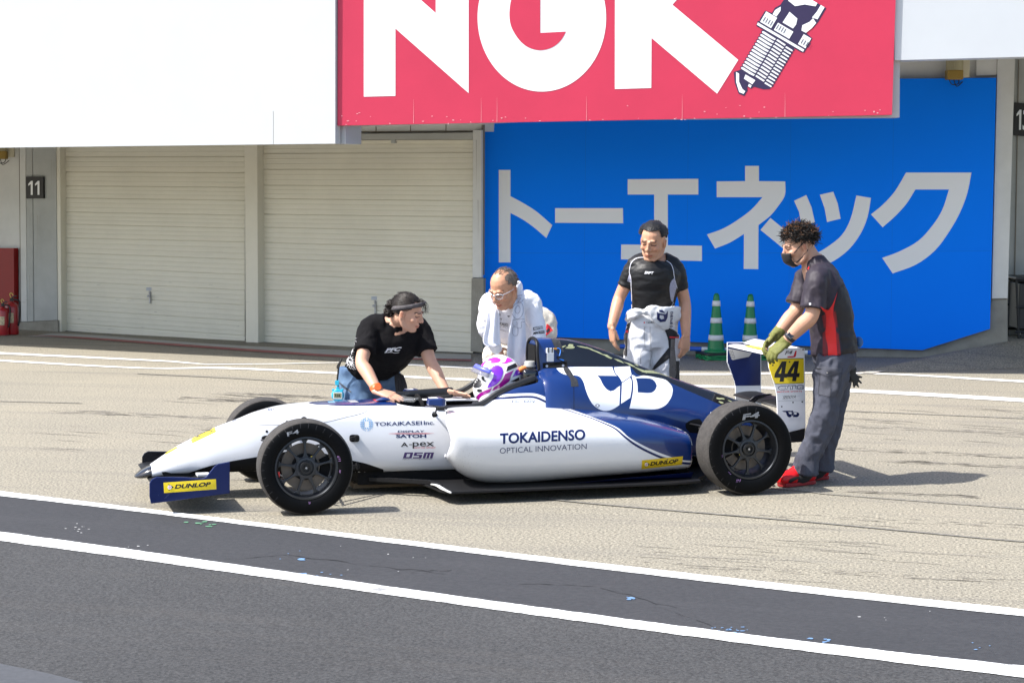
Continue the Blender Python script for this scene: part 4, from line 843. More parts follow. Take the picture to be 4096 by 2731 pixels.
def foil(x0, z0, x1, z1, th, y0, y1, n=14):
    b = MB(); vs = []; c = math.hypot(x1-x0, z1-z0); a = math.atan2(z1-z0, x1-x0)
    pr = [(t, th*(2.9*math.sqrt(t)-3*t*.5-1.4*t*t+.0*t)*.5+.0) for t in (np.linspace(0, 1, n)**1.6)]; pr = pr+[(t, -h*.35) for t, h in pr[-2:0:-1]]
    for y in (y0, y1):
        for t, h in pr: vs.append((x0+c*t*math.cos(a)-h*math.sin(a), y, z0+c*t*math.sin(a)+h*math.cos(a)))
    m = len(pr); b.add(vs, [(i, (i+1) % m, m+(i+1) % m, m+i) for i in range(m)]+[tuple(range(m))[::-1], tuple(range(m, 2*m))]); return b
foil(-.80, .125, -.50, .135, .03, -.65, .55).obj('main_plane', M_carb, fw); foil(-.56, .135, -.42, .165, .014, -.645, -.17).obj('flap', M_carb, fw); foil(-.56, .135, -.42, .165, .014, .17, .545).obj('flap', M_carb, fw)
for sg in (-1, 1):
    b = MB(); b.prism([(-.72, .10*sg, .17), (-.52, .11*sg, .18), (-.50, .11*sg, .13), (-.70, .10*sg, .125)], (0, .012*sg, 0)); b.obj('pylon', M_carb, fw)
b = MB(); b.box((-.49, -.24, .165), (.075, .10, .012)); b.obj('adjuster_plate', mat('grey_plate', (.5, .5, .5), .5), fw)
fl = [(.50, 0), (.50, -.16), (.56, -.185), (.70, -.24), (.80, -.30), (.845, -.50), (.86, -.66), (.90, -.735), (1.2, -.745), (2.30, -.735), (2.495, -.70), (2.52, -.58), (2.75, -.30), (2.75, 0)]
fl = fl+[(x, -y) for x, y in fl[-2:0:-1]]
b = MB(); b.prism([(x, y, .066) for x, y in fl], (0, 0, .014)); flo = b.obj('floor', M_carb, car, bev=.003)
b = MB(); b.prism([(.44, -.15, .03), (.44, .15, .03), (2.5, .15, .03), (2.5, -.15, .03)], (0, 0, .03)); b.obj('plank', mat('plank_wood', (.10, .07, .04), .8, var=.3), car)
b = MB(); b.prism([(.46, -.175, .055), (.46, .175, .055), (1.3, .28, .055), (1.3, -.28, .055)], (0, 0, .085)); b.obj('keel', M_flat, car, bev=.004)
b = MB()
for sg in (-1, 1): b.prism([(.52, .21*sg, .082), (.84, .42*sg, .082), (.87, .62*sg, .084), (.885, .62*sg, .084), (.86, .40*sg, .082), (.54, .185*sg, .082)], (0, 0, .022))
b.obj('bargeboard', M_carb, car)
b = MB(); b.tube([(.845, -.50, .092), (.855, -.60, .10), (.872, -.68, .09), (.905, -.735, .075)], [(.008, .005), (.014, .006), (.014, .006), (.008, .005)], n=10, side=(1, 0, 0)); b.obj('scuffed_lip', mat('scuffed_carbon', (.48, .48, .47), .7, var=.45, vscale=60), flo, smooth=True)
b = MB(); b.prism([(1.7, -.60, .081), (2.48, -.56, .081), (2.48, -.60, .118), (2.0, -.645, .105)], (0, -.006, 0)); b.obj('floor_edge', M_nv, car)
# ---------------- wheels
def wheel(x, y, R, W, name, sg, rot, steer, marks):
    r = empty(name, (x, y, R)); r.parent = car; r.rotation_euler = (0, 0, steer); h = W/2
    pr = [(.176, -h*.84), (.186, -h*.93), (.21, -h*.99), (R*.86, -h*.985), (R*.925, -h*.955), (R*.958, -h*.90), (R*.982, -h*.80), (R*.994, -h*.66), (R, -h*.4), (R*1.001, 0)]
    pr = pr+[(a, -b_) for a, b_ in pr[-2::-1]]; b = MB(); b.lathe(pr+[(.172, h*.6), (.172, -h*.6)], axis='y', n=96, closed=True)
    me = b.mesh('tyre'); o = link('tyre', me, r, [mat('tyre_sidewall', (.0028, .003, .0036), .55, var=.12, vscale=14, bump=.04, bscale=90, spec=.1), mat('tyre_tread', (.04, .036, .033), .85, var=.35, vscale=26, bump=.5, bscale=120, stretch=(1, 1, 1))], True)
    for p in me.polygons:
        c_ = p.center; p.material_index = 1 if math.hypot(c_.x, c_.z) > R*.955 else 0
    b = MB(); s = -1 if sg < 0 else 1; e = lambda q: q*s
    b.lathe([(.181, e(h*.86)), (.183, e(h*.90)), (.181, e(h*.93)), (.172, e(h*.94)), (.168, e(h*.88)), (.164, e(h*.70)), (.160, e(h*.52)), (.158, e(-h*.8)), (.181, e(-h*.9)), (.170, e(-h*.9)), (.163, e(-h*.75)), (.165, e(h*.5)), (.176, e(h*.8))], axis='y', n=80, closed=True)
    rim = b.obj('rim', M_gun, r, smooth=True); autosmooth(rim, 35)
    b = MB(); yo = e(h*.60); yt = e(-.022)
    for k in range(9):
        a = rot+k*2*math.pi/9; ca, sa = math.cos(a), math.sin(a); pts = []
        for rad, wd in ((.056, .0240), (.066, .0135), (.078, .0085), (.10, .0062), (.128, .0064), (.143, .0085), (.152, .014), (.1605, .022)): pts.append((rad, wd))
        outl = [(p, q) for p, q in pts]+[(p, -q) for p, q in pts[::-1]]
        b.prism([(p*ca-q*sa, yo-(p-.06)*.06*s, p*sa+q*ca) for p, q in outl], (0, yt, 0))
    sp = b.obj('spokes', M_gun, rim); bevel(sp, .003, 2, 30)
    b = MB(); b.lathe([(.0, yo-e(.03)), (.058, yo-e(.03)), (.061, yo-e(.005)), (.058, yo+e(.004)), (.046, yo+e(.006)), (.044, yo-e(.004)), (.0, yo-e(.004))], axis='y', n=48); hb = b.obj('hub', M_gun, rim, smooth=True); autosmooth(hb, 35)
    b = MB(); b.lathe([(.0, yo), (.037, yo), (.037, yo+e(.012)), (.033, yo+e(.016)), (.024, yo+e(.016)), (.022, yo+e(.004)), (.012, yo+e(.004)), (.011, yo+e(.014)), (.0, yo+e(.014))], axis='y', n=40); nb = b.obj('wheel_nut', mat('black_anodised', (.012, .012, .013), .35), rim, smooth=True); autosmooth(nb, 35)
    b = MB(); b.lathe([(.0, yo+e(.010)), (.006, yo+e(.018)), (.0, yo+e(.018))], axis='y', n=12); b.obj('centre_pin', M_steel, rim)
    b = MB(); b.lathe([(.075, e(-.01)), (.136, e(-.01)), (.136, e(.012)), (.075, e(.012))], axis='y', n=64, closed=True); di = b.obj('brake_disc', mat('worn_iron', (.16, .135, .115), .5, .5, var=.2, vscale=12), r)
    b = MB(); b.lathe([(.0, e(-.04)), (.078, e(-.04)), (.078, e(.014)), (.0, e(.014))], axis='y', n=48); b.obj('disc_bell', M_carb, r)
    b = MB(); ca = 0 if marks == 'front' else math.pi
    vs = []
    for q in np.linspace(-.55, .45, 8): vs.append((ca+q, .145))
    for q in np.linspace(.45, -.55, 8): vs.append((ca+q, .088))
    b.prism([(rad*math.cos(a), e(.024), rad*math.sin(a)) for a, rad in vs], (0, -e(.05), 0)); b.obj('brake_caliper', M_flat, r, bev=.006)
    return r, o, rim, sp
wheels = []
for (x, y, R, W, sg, rot, st, mk) in ((.026, -.785, .272, .20, -1, math.radians(92), math.radians(-2.5), 'front'), (0, .53, .264, .20, 1, .3, math.radians(-2.5), 'front'), (2.754, -.745, .282, .235, -1, math.radians(71), 0, 'rear'), (2.754, .725, .282, .235, 1, .5, 0, 'rear')):
    wheels.append(wheel(x, y, R, W, 'front_wheel' if mk == 'front' else 'rear_wheel', sg, rot, st, mk))
bpy.context.view_layer.update()
def wheel_marks(wi, items, lines):
    r, ty, rim, sp = wheels[wi]; M = r.matrix_world.inverted()
    class S2(Surf):
        def loc(s, p): return np.array(M@Vector(p))
    S = S2(ty); d = Decal()
    for it in items: d.text(*it[:4], mi=it[4], bold=it[5], shear=.2)
    for P in lines: d.line(P, 1.0, mi=2)
    d.lay('tyre_marking', S.px, [mat('worn_grey_print', (.30, .31, .33), .7, var=.45, vscale=40), mat('violet_chalk', (.30, .16, .38), .8), mat('scuff_line', (.05, .05, .055), .8)], ty, off=.0012, maxe=12)
    S = S2(sp); return S
ZW = Z(1000, 1650, .2742)
def arcs(c, r0, r1, a0, a1, n): return [[(c[0]+r0*math.cos(a), c[1]+r0*math.sin(a)), (c[0]+(r0+r1)/2*math.cos(a), c[1]+(r0+r1)/2*math.sin(a)), (c[0]+r1*math.cos(a), c[1]+r1*math.sin(a))] for a in np.linspace(a0, a1, n)]
wheel_marks(0, [('F4', ZW(545, 345), ZW(720, 300), ZW(525, 290), 0, .02), ('SI', ZW(1305, 830), ZW(1303, 870), ZW(1325, 832), 1, 0), ('FL', ZW(882, 1300), ZW(853, 1300), ZW(882, 1330), 1, 0), ('671', ZW(1270, 630), ZW(1290, 705), ZW(1305, 625), 1, 0)], arcs((1216, 1870), 158, 178, 2.3, 5.4, 17))
wheel_marks(2, [('F4', R7(528, 795), R7(690, 770), R7(528, 740), 0, .03), ('77 F', R7(465, 1395), R7(510, 1392), R7(465, 1370), 1, 0), ('SI', R7(388, 1292), R7(410, 1318), R7(398, 1290), 1, 0), ('SL', R7(328, 1130), R7(335, 1158), R7(340, 1130), 1, 0)], arcs((2993, 1799), 150, 172, 1.9, 4.9, 16))
b = MB(); b.box((.038, -.055, .058), (.016, .004, .014)); b.obj('balance_tag', M_yel, wheels[0][2]); b = MB(); b.box((-.045, -.066, -.03), (.02, .004, .012)); b.obj('balance_tag', M_yel, wheels[2][2])
b = MB(); b.box((-.155, -.05, -.035), (.012, .01, .03)); b.obj('balance_weight', mat('signal_red', (.7, .02, .02), .4), wheels[0][2])
# ---------------- suspension
b = MB(); T = lambda p, q, r=(.011, .006): b.tube([p, q], [r, r], n=10, side=(1, 0, 0), sub=1)
for sg in (-1, 1):
    yo = .60*sg; yi = .21*sg
    T((-.13, yi, .355), (-.01, yo, .35)); T((.36, yi*1.15, .335), (.01, yo, .35)); T((-.16, yi, .19), (-.01, yo, .17)); T((.42, yi*1.2, .165), (.01, yo, .17)); T((.02, yi, .46), (0, yo, .19), (.009, .009)); T((.12, yi, .27), (.09, yo, .26), (.009, .006))
b.obj('front_suspension', M_carb, car, smooth=True)
b = MB()
for sg in (-1, 1):
    yo = .58*sg; yi = .16*sg
    T((2.60, .21*sg, .37), (2.72, yo, .36)); T((2.86, yi, .38), (2.76, yo, .36)); T((2.42, .30*sg, .22), (2.72, yo, .16)); T((2.92, yi, .16), (2.78, yo, .16)); T((2.66, yi, .36), (2.72, yo, .18), (.01, .01)); b.tube([(2.754, yi, .275), (2.754, yo, .28)], [.025, .025], n=12, sub=1)
b.obj('rear_suspension', M_carb, car, smooth=True)
for q in (ZB(55, 792), ZB(70, 1140)):
    h_ = sT.px(q)
    if h_: b = MB(); p = np.array(h_[0]); b.box(p+np.array([0, -.008, 0]), (.05, .025, .022)); b.lathe([(.0, -.02), (.012, -.02), (.012, .02), (0, .02)], p+np.array([.008, -.012, 0]), axis='z', n=12); b.obj('suspension_clevis', M_carb, car, bev=.003)
b = MB(); b.box((2.80, 0, .22), (.75, .26, .24)); b.box((2.45, 0, .2), (.1, 1.0, .2)); b.obj('gearbox', M_flat, car, bev=.02)
b = MB(); b.prism([(2.78, -.42, .05), (2.78, .42, .05), (3.22, .42, .20), (3.22, -.42, .20)], (0, 0, .015)); 
for y in (-.2, 0, .2): b.prism([(2.78, y, .05), (3.22, y, .05+.13), (3.22, y, .28), (2.95, y, .22)], (0, .008, 0))
for y in (-.42, .42): b.prism([(q_[0], y, q_[2]) for q_ in [carp(*R7(*k), -.42) for k in [(900, 930), (985, 912), (1138, 874), (1122, 1004), (1000, 1012), (900, 1030)]]], (0, .008, 0))
b.obj('diffuser', M_carb, car)
# ---------------- rear wing
rw = empty('rear_wing', (0, 0, 0)); rw.parent = car
nE = -.38
eN = [R7(*q) for q in [(770, 92), (1131, 104), (1140, 871), (985, 911), (868, 745), (862, 560), (846, 480), (815, 380), (785, 290), (776, 200)]]
P = [carp(*q, nE) for q in eN]; b = MB(); b.prism(P, (0, .010, 0)); eo = b.obj('endplate', [M_wv], rw, bev=.002)
eF = [R7(*q) for q in [(384, 46), (384, 240), (400, 285), (430, 360), (452, 420), (463, 470), (466, 700), (712, 740), (711, 42)]]
P = [carp(*q, .38) for q in eF]; b = MB(); b.prism(P, (0, .010, 0)); ef = b.obj('endplate', [M_wv], rw, bev=.002)
sF = Surf(ef); d = Decal(); d.poly([R7(*q) for q in [(388, 50), (704, 47), (704, 462), (462, 464), (452, 420), (430, 360), (400, 285), (386, 240)]]); lay(d, 'navy_area', sF, M_nv, ef, off=.0012, maxe=8)
d = Decal(); d.poly([R7(*q) for q in [(390, 104), (620, 148), (592, 184), (436, 216), (424, 208)]], mi=0); 
for i in range(3):
    for j in range(6): d.disc(R7(404+i*14+j*4.5, 128+j*13.5+i*-1), 1.7, mi=1, n=8, lift=1)
lay(d, 'slotted_bracket', sF, [mat('grey_bracket', (.42, .42, .43), .45), M_kv], ef, off=.003, maxe=8)
sE2 = Surf(eo); d = Decal()
d.poly([R7(*q) for q in [(778, 203), (1131, 198), (1131, 204), (778, 209)]], mi=1); d.poly([R7(*q) for q in [(778, 209), (1131.5, 204), (1134, 437), (833, 444), (816, 380), (786, 290)]], mi=0); d.poly([R7(*q) for q in [(834, 444), (1134, 437), (1134, 441), (836, 448)]], mi=1)
def four(x0, y0, w_, h_, sh):
    q = lambda u, v: R7(x0+w_*u+sh*v, y0-h_*v)
    d.poly([q(.0, .2), q(.0, .4), q(.42, 1.0), q(.78, 1.0), q(.78, .4), q(.98, .4), q(.98, .2), q(.78, .2), q(.78, 0), q(.46, 0), q(.46, .2)], mi=1, lift=1, holes=[[q(.28, .4), q(.48, .4), q(.48, .72)]])
four(832, 425, 122, 197, 28); four(952, 420, 122, 195, 28)
d.text('OTG', (872, 507), (1118, 499), (872, 463), R7, 2, .05, .12); d.text('OTG', (882, 502), (1108, 494), (882, 470), R7, 6, .0, .12, lift=.6); d.text('MOTOR SPORTS', (866, 529), (1105, 523), (866, 517), R7, 3, .02)
d.text('SEIDOYA', (916, 592), (1040, 584), (920, 562), R7, 1, .0, .3); d.line([(912, 560), (990, 572), (1083, 562)], 1., R7, 1); d.line([(930, 600), (1050, 597)], 1., R7, 1); d.line([(862, 611), (1000, 609), (1133, 605)], 1.4, R7, 1)
k_ = .135; emblem(d, lambda x, y: R7(940+x*k_, 662+y*k_*1.02), 2); d.v[-1] = d.v[-1]
d.text('F4', (938, 165), (1005, 158), (944, 130), R7, 4, .02, .25); d.poly([(1040, 128), (1053, 125), (1045, 180), (1030, 190), (960, 192), (968, 181), (1022, 178)], R7, 3)
for q in ((1114, 115), (984, 234), (1017, 624), (1106, 619), (909, 665), (823, 267)): d.disc(R7(*q), 3, mi=5, n=12, lift=1)
d.disc(R7(823, 267), 3, mi=1)
lay(d, 'sponsor_sticker', sE2, [M_yel, M_kv, M_nv, M_rv, mat('dark_grey_vinyl', (.09, .08, .09), .4), mat('bolt_dark', (.05, .05, .05), .4, .6), M_wv], eo, off=.0015, step=.0006, maxe=40)
LEf = carp(*R7(385, 86), .37); zl = LEf[2]; xl = LEf[0]
foil(xl, zl, xl+.14, zl+.006, .028, -.37, .37).obj('main_plane', M_wv, rw, smooth=True); foil(xl+.115, zl+.018, xl+.205, zl+.05, .012, -.37, .37).obj('flap', M_wv, rw, smooth=True)
b = MB(); b.prism([(xl+.03, -.2, zl+.0215), (xl+.03, .16, zl+.0215), (xl+.11, .16, zl+.0205), (xl+.11, -.2, zl+.0205)], (0, 0, .001)); b.obj('yellow_panel', M_yel, rw)
bz = carp(*R7(500, 568), .25)
foil(bz[0], bz[2]-.005, bz[0]+.17, bz[2]+.02, .028, -.36, .36).obj('beam_wing', M_carb, rw, smooth=True)
for y in (-.07, .05):
    b = MB(); q = [carp(*R7(*k), y-.05) for k in [(590, 632), (605, 600), (650, 565), (720, 548), (800, 540), (830, 548), (760, 565), (690, 590), (660, 615), (650, 650)]]; b.prism(q, (0, .012, 0)); b.obj('wing_mount', M_ck, rw)
# ---------------- cockpit details
b = MB(); 
for sg in (-1, 1):
    k_ = -.008 if sg < 0 else .028
    P = [(.95, .222*sg, .525+k_), (1.15, .236*sg, .53+k_), (1.23, .232*sg, .55+k_), (1.33, .228*sg, .61+k_), (1.45, .215*sg, .655+k_), (1.57, .19*sg, .68)]
    b.tube(P, [(.014, .014), (.016, .016), (.016, .018), (.016, .018), (.018, .02), (.024, .024)], n=12, side=(0, 1, 0))
b.tube([(.76, .212, .555), (.95, .222, .558), (1.15, .232, .562)], [(.012, .02), (.016, .03), (.018, .034)], n=12, side=(0, 1, 0)); b.obj('cockpit_padding', mat('padding_black', (.012, .012, .013), .4), car, smooth=True)
b = MB(); b.box((1.575, 0, .655), (.11, .26, .16)); hr = b.obj('headrest', M_ck, car, smooth=True); bevel(hr, .03, 4)
b = MB(); b.lathe([(.0, 0), (.04, 0), (.042, .012), (.034, .02), (.036, .034), (.028, .04), (0, .04)], (1.585, -.06, .74), n=24); b.obj('filler_cap', mat('dull_cap', (.28, .28, .27), .55), car, smooth=True)
b = MB(); b.tube([(1.625, -.125, .73), (1.618, -.115, .82), (1.622, -.09, .895), (1.625, 0, .918), (1.622, .09, .895), (1.618, .115, .82), (1.625, .125, .73)], [.0105]*7, n=12); b.obj('roll_hoop', M_carb, car, smooth=True)
b = MB(); b.prism([(1.617, -.085, .74), (1.617, .085, .74), (1.617, .075, .88), (1.617, -.075, .88)], (-.004, 0, 0)); b.obj('air_intake', M_flat, car)
d = Decal(); d.poly([ZC(*q) for q in [(1060, 515), (1440, 490), (1448, 590), (1065, 600)]]); d.disc(ZC(1125, 565), 5, mi=1, lift=1); d.disc(ZC(1380, 558), 5, mi=1, lift=1); lay(d, 'hoop_strip', sC, [M_flat, M_steel], cover, off=.004)
d = Decal(); d.poly([ZC(*q) for q in [(1185, 130), (1310, 125), (1395, 340), (1290, 370)]]); d.poly([ZC(*q) for q in [(1380, 590), (1450, 575), (1500, 640), (1560, 740), (1600, 770), (1625, 885), (1505, 890), (1490, 770), (1410, 670)]]); lay(d, 'black_tape', sC, mat('cloth_tape', (.03, .03, .032), .5, bump=.6, bscale=60), cover, off=.0045)
h_ = np.array(sC.px(ZC(1165, 320))[0]); b = MB(); b.box(h_+np.array([0, -.012, .0]), (.046, .022, .032)); b.box(h_+np.array([.0, -.024, -.04]), (.046, .004, .056)); tb = b.obj('timing_transponder', mat('clear_grey', (.55, .57, .6), .35), car, bev=.004)
b = MB()
for k in (-.012, .012): b.box(h_+np.array([k, -.0235, 0]), (.006, .004, .04))
b.obj('cable_tie', M_kv, tb)
b = MB(); P = [np.array(sC.px(ZC(*q))[0])+np.array([0, -.008, 0]) for q in [(1250, 290), (1310, 285), (1335, 320), (1325, 380), (1310, 430), (1340, 460), (1385, 472)]]; b.tube(P, [.003]*7, n=8); b.obj('antenna_wire', mat('blue_wire', (.03, .20, .75), .4), car, smooth=True)
b = MB(); b.box(P[0], (.022, .008, .009)); b.obj('plug', mat('orange_plug', (.7, .3, .02), .4), car); b = MB(); b.box(P[4], (.02, .008, .022)); b.obj('wire_clip', M_kv, car)
# mirrors
def mirror(c, sg, s=1.):
    c = np.array(c); b = MB(); pr = [(-.05, -.03, -.018), (-.05, .03, -.018), (-.05, .03, .020), (-.05, -.03, .020), (.028, -.058, -.024), (.028, .058, -.024), (.028, .058, .026), (.028, -.058, .026), (.048, -.052, -.020), (.048, .052, -.020), (.048, .052, .022), (.048, -.052, .022)]
    b.add([c+np.array(p)*s for p in pr], [(0, 1, 2, 3), (0, 4, 5, 1), (1, 5, 6, 2), (2, 6, 7, 3), (3, 7, 4, 0), (4, 8, 9, 5), (5, 9, 10, 6), (6, 10, 11, 7), (7, 11, 8, 4), (8, 11, 10, 9)]); o = b.obj('mirror', M_cb, car, bev=.006)
    b = MB(); b.box(c+np.array([.05, 0, .001])*s, np.array([.004, .095, .036])*s); b.obj('mirror_glass', mat('mirror_glass', (.6, .62, .65), .05, 1.), o)
    mb_ = np.array(sT.px(ZB(1059, 496))[0]) if sg < 0 else np.array([c[0], .268, .48])
    b = MB(); b.tube([c+np.array([.01, 0, -.02]), (c+np.array([.01, 0, -.02]))*.35+mb_*.65+np.array([0, sg*.012, 0]), mb_], [.006]*3, n=8); b.lathe([(.0, -.006), (.017, -.006), (.017, .006), (0, .006)], mb_, axis='y', n=16); b.obj('mirror_stalk', M_carb, o, smooth=True)
    b = MB(); b.box(c+np.array([-.015, 0, .0245])*s, np.array([.05, .06, .002])*s); b.obj('label', M_wv, o)
mirror(carp(*ZB(1075, 335), -.42), -1); mirror(carp(*ZB(770, 222), .40), 1)
fq = carp(1533, 1597, -.06); b = MB(); b.tube([fq+np.array([-.045, 0, -.004]), fq, fq+np.array([.035, 0, -.002])], [(.012, .004), (.028, .015), (.024, .006)], n=14, side=(0, 1, 0)); b.obj('scuttle_fairing', M_cb, car, smooth=True)
gm = bpy.data.materials.new('clear_perspex'); gm.use_nodes = True; gb = gm.node_tree.nodes['Principled BSDF']; gb.inputs['Alpha'].default_value = .07; gb.inputs['Roughness'].default_value = .04; gb.inputs['Base Color'].default_value = (.6, .62, .64, 1)
b = MB(); n = 15; vs = []
for k, (x0, r_, z) in enumerate(((.745, .165, .552), (.785, .15, .578))):
    for i in range(n): t = -1.25+2.5*i/(n-1); vs.append((x0+.10-.10*math.cos(t), r_*math.sin(t), z))
b.add(vs, [(i, i+1, n+i+1, n+i) for i in range(n-1)]); o = b.obj('windscreen', gm, car, smooth=True); sl = o.modifiers.new('s', 'SOLIDIFY'); sl.thickness = .003
b = MB(); b.lathe([(.105, -.012), (.118, -.006), (.118, .006), (.105, .012)], (0, 0, 0), axis='x', n=32, closed=True); b.box((0, 0, 0), (.02, .19, .06)); o = b.obj('steering_wheel', M_flat, car); o.location = (.90, 0, .47); o.rotation_euler = (0, -.25, 0)
# ================================================================== DRIVER
drv = empty('person', c2w((1.45, 0, .10)), YAW); tag(drv, 'driver sitting in the racing car wearing a white, magenta and purple helmet', 'person'); DO = np.array([1.45, 0, .10])
b = MB(); b.tube([(1.52, 0, .20), (1.52, 0, .32), (1.49, 0, .46), (1.46, 0, .54)], [(.15, .11), (.15, .11), (.19, .11), (.12, .07)], n=20, side=(0, 1, 0)); b.tube([(1.46, 0, .50), (1.41, 0, .62)], [.06, .06], n=14)
for s in (-1, 1):
    b.tube([(1.47, .17*s, .50), (1.30, .20*s, .38), (1.02, .12*s, .44)], [.055, .045, .035], n=12); b.ell((.97, .10*s, .46), (.05, .035, .045)); b.tube([(1.5, .09*s, .22), (1.05, .10*s, .32), (.55, .08*s, .22)], [.09, .07, .045], n=14)
b.ell((1.41, 0, .66), (.10, .08, .12)); me = remesh(b, .012, 4); setco(me, coords(me)-DO); link('body', me, drv, mat('dark_race_suit', (.03, .03, .05), .8), True)
b = MB(); b.ell((1.407, 0, .672), (.146, .13, .142), n=28); b.ell((1.33, 0, .60), (.098, .108, .095), n=24); b.ell((1.40, 0, .58), (.12, .112, .07), n=24); b.ell((1.47, 0, .63), (.085, .10, .10), n=20); b.tube([(1.30, 0, .782), (1.40, 0, .812), (1.50, 0, .778)], [(.02, .008), (.03, .010), (.02, .006)], n=10, side=(0, 1, 0))
me = remesh(b, .006, 7, .6); setco(me, coords(me)-DO); hel = link('helmet', me, drv, mat('helmet_white', (.82, .82, .84), .2, coat=.8), True)
class S3(Surf):
    def loc(s, p): return w2c(p)-DO
sH = S3(hel); d = Decal()
dk = [[(180, 665), (230, 610), (300, 565), (370, 558), (425, 590), (440, 650), (425, 720), (390, 790), (330, 850), (250, 890), (190, 905), (215, 850), (260, 790), (290, 720), (290, 670), (250, 650), (200, 655)],
      [(75, 620), (110, 540), (170, 480), (250, 440), (320, 430), (380, 445), (405, 470), (380, 500), (300, 520), (240, 520), (260, 490), (225, 480), (170, 500), (130, 560)], [(90, 655), (130, 610), (200, 580), (255, 565), (210, 600), (160, 640), (110, 680)],
      [(400, 515), (470, 500), (500, 435), (540, 440), (590, 480), (480, 525)], [(510, 570), (630, 520), (665, 575), (490, 648)], [(470, 690), (605, 630), (560, 720), (540, 790), (470, 850), (400, 900), (270, 950), (300, 895), (380, 840), (430, 780)],
      [(585, 735), (640, 630), (690, 600), (720, 690)], [(555, 805), (690, 735), (690, 800)], [(20, 1050), (60, 1000), (150, 950), (265, 905), (230, 970), (130, 1020), (80, 1060), (65, 1110), (20, 1115)]]
km = [0, 1, 0, 1, 2, 3, 0, 2, 3]
for p_, m_ in zip(dk, km):
    c_ = np.mean(p_, axis=0); d.poly([tuple(c_+(np.array(q)-c_)*1.06) for q in p_], ZC, 4); d.poly(p_, ZC, m_, lift=1)
d.disc((195, 715), 30, ZC, 5, lift=1); d.poly([(105, 730), (125, 722), (145, 735), (150, 775), (180, 800), (165, 812), (125, 790), (105, 765)], ZC, 2, lift=1); d.disc((72, 945), 40, ZC, 2, lift=1, ry=26)
d.poly([(-70, 700), (0, 735), (60, 765), (105, 805), (112, 845), (95, 885), (40, 905), (-70, 905)], ZC, 2, lift=1)
d.lay('helmet_graphics', sH.px, [mat('helmet_purple', (.16, .012, .50), .2, coat=.8), mat('helmet_magenta', (.62, .02, .55), .2, coat=.8), M_kv, mat('helmet_plum', (.28, .005, .22), .2, coat=.8), mat('helmet_line', (.55, .50, .42), .4), M_gv], hel, off=.0012, step=.0012, maxe=10)
# raised visor
b = MB(); vs = []; n = 19; c0 = np.array([1.385, 0, .672])-DO; tl = math.radians(24); ct, st_ = math.cos(tl), math.sin(tl)
def vrow(el, r_, sq=.80):
    out = []
    for i in range(n):
        a = math.pi+(-.98+1.96*i/(n-1)); p = np.array([r_*math.cos(a)*math.cos(el), r_*sq*math.sin(a), r_*math.sin(el)]); out.append(c0+np.array([p[0]*ct+p[2]*st_, p[1], -p[0]*st_+p[2]*ct])+np.array([0, 0, -.035]))
    return out
for k in range(3): vs += vrow(math.radians(12-k*5), .181+.003*k)
b.add(vs, [(k*n+i, k*n+i+1, (k+1)*n+i+1, (k+1)*n+i) for k in range(2) for i in range(n-1)]); vm = bpy.data.materials.new('visor_tint'); vm.use_nodes = True; vb = vm.node_tree.nodes['Principled BSDF']; vb.inputs['Base Color'].default_value = (.25, .25, .30, 1); vb.inputs['Alpha'].default_value = .4; vb.inputs['Roughness'].default_value = .04
o = b.obj('visor', vm, hel, smooth=True); sl = o.modifiers.new('s', 'SOLIDIFY'); sl.thickness = .002
b = MB(); vs = vrow(math.radians(20), .1835)+vrow(math.radians(11), .1845)
b.add(vs, [(i, i+1, n+i+1, n+i) for i in range(n-1)]); o = b.obj('visor_strip', mat('visor_blue', (.10, .12, .55), .25, coat=.5), hel, smooth=True); sl = o.modifiers.new('s', 'SOLIDIFY'); sl.thickness = .003
b = MB(); b.tube([(1.50, -.10, .545), (1.45, -.11, .57), (1.40, -.10, .54)], [.03, .035, .03], n=12); b.tube([(1.50, .10, .545), (1.45, .11, .57), (1.40, .10, .54)], [.03, .035, .03], n=12); b.obj('neck_restraint', M_ck, drv, smooth=True, off=DO)
b = MB(); b.tube([(1.50, -.05, .70), (1.53, -.08, .735), (1.58, -.06, .735)], [.012, .016, .010], n=8); b.obj('orange_strap', mat('orange_webbing', (.75, .22, .06), .8), drv, smooth=True, off=DO)
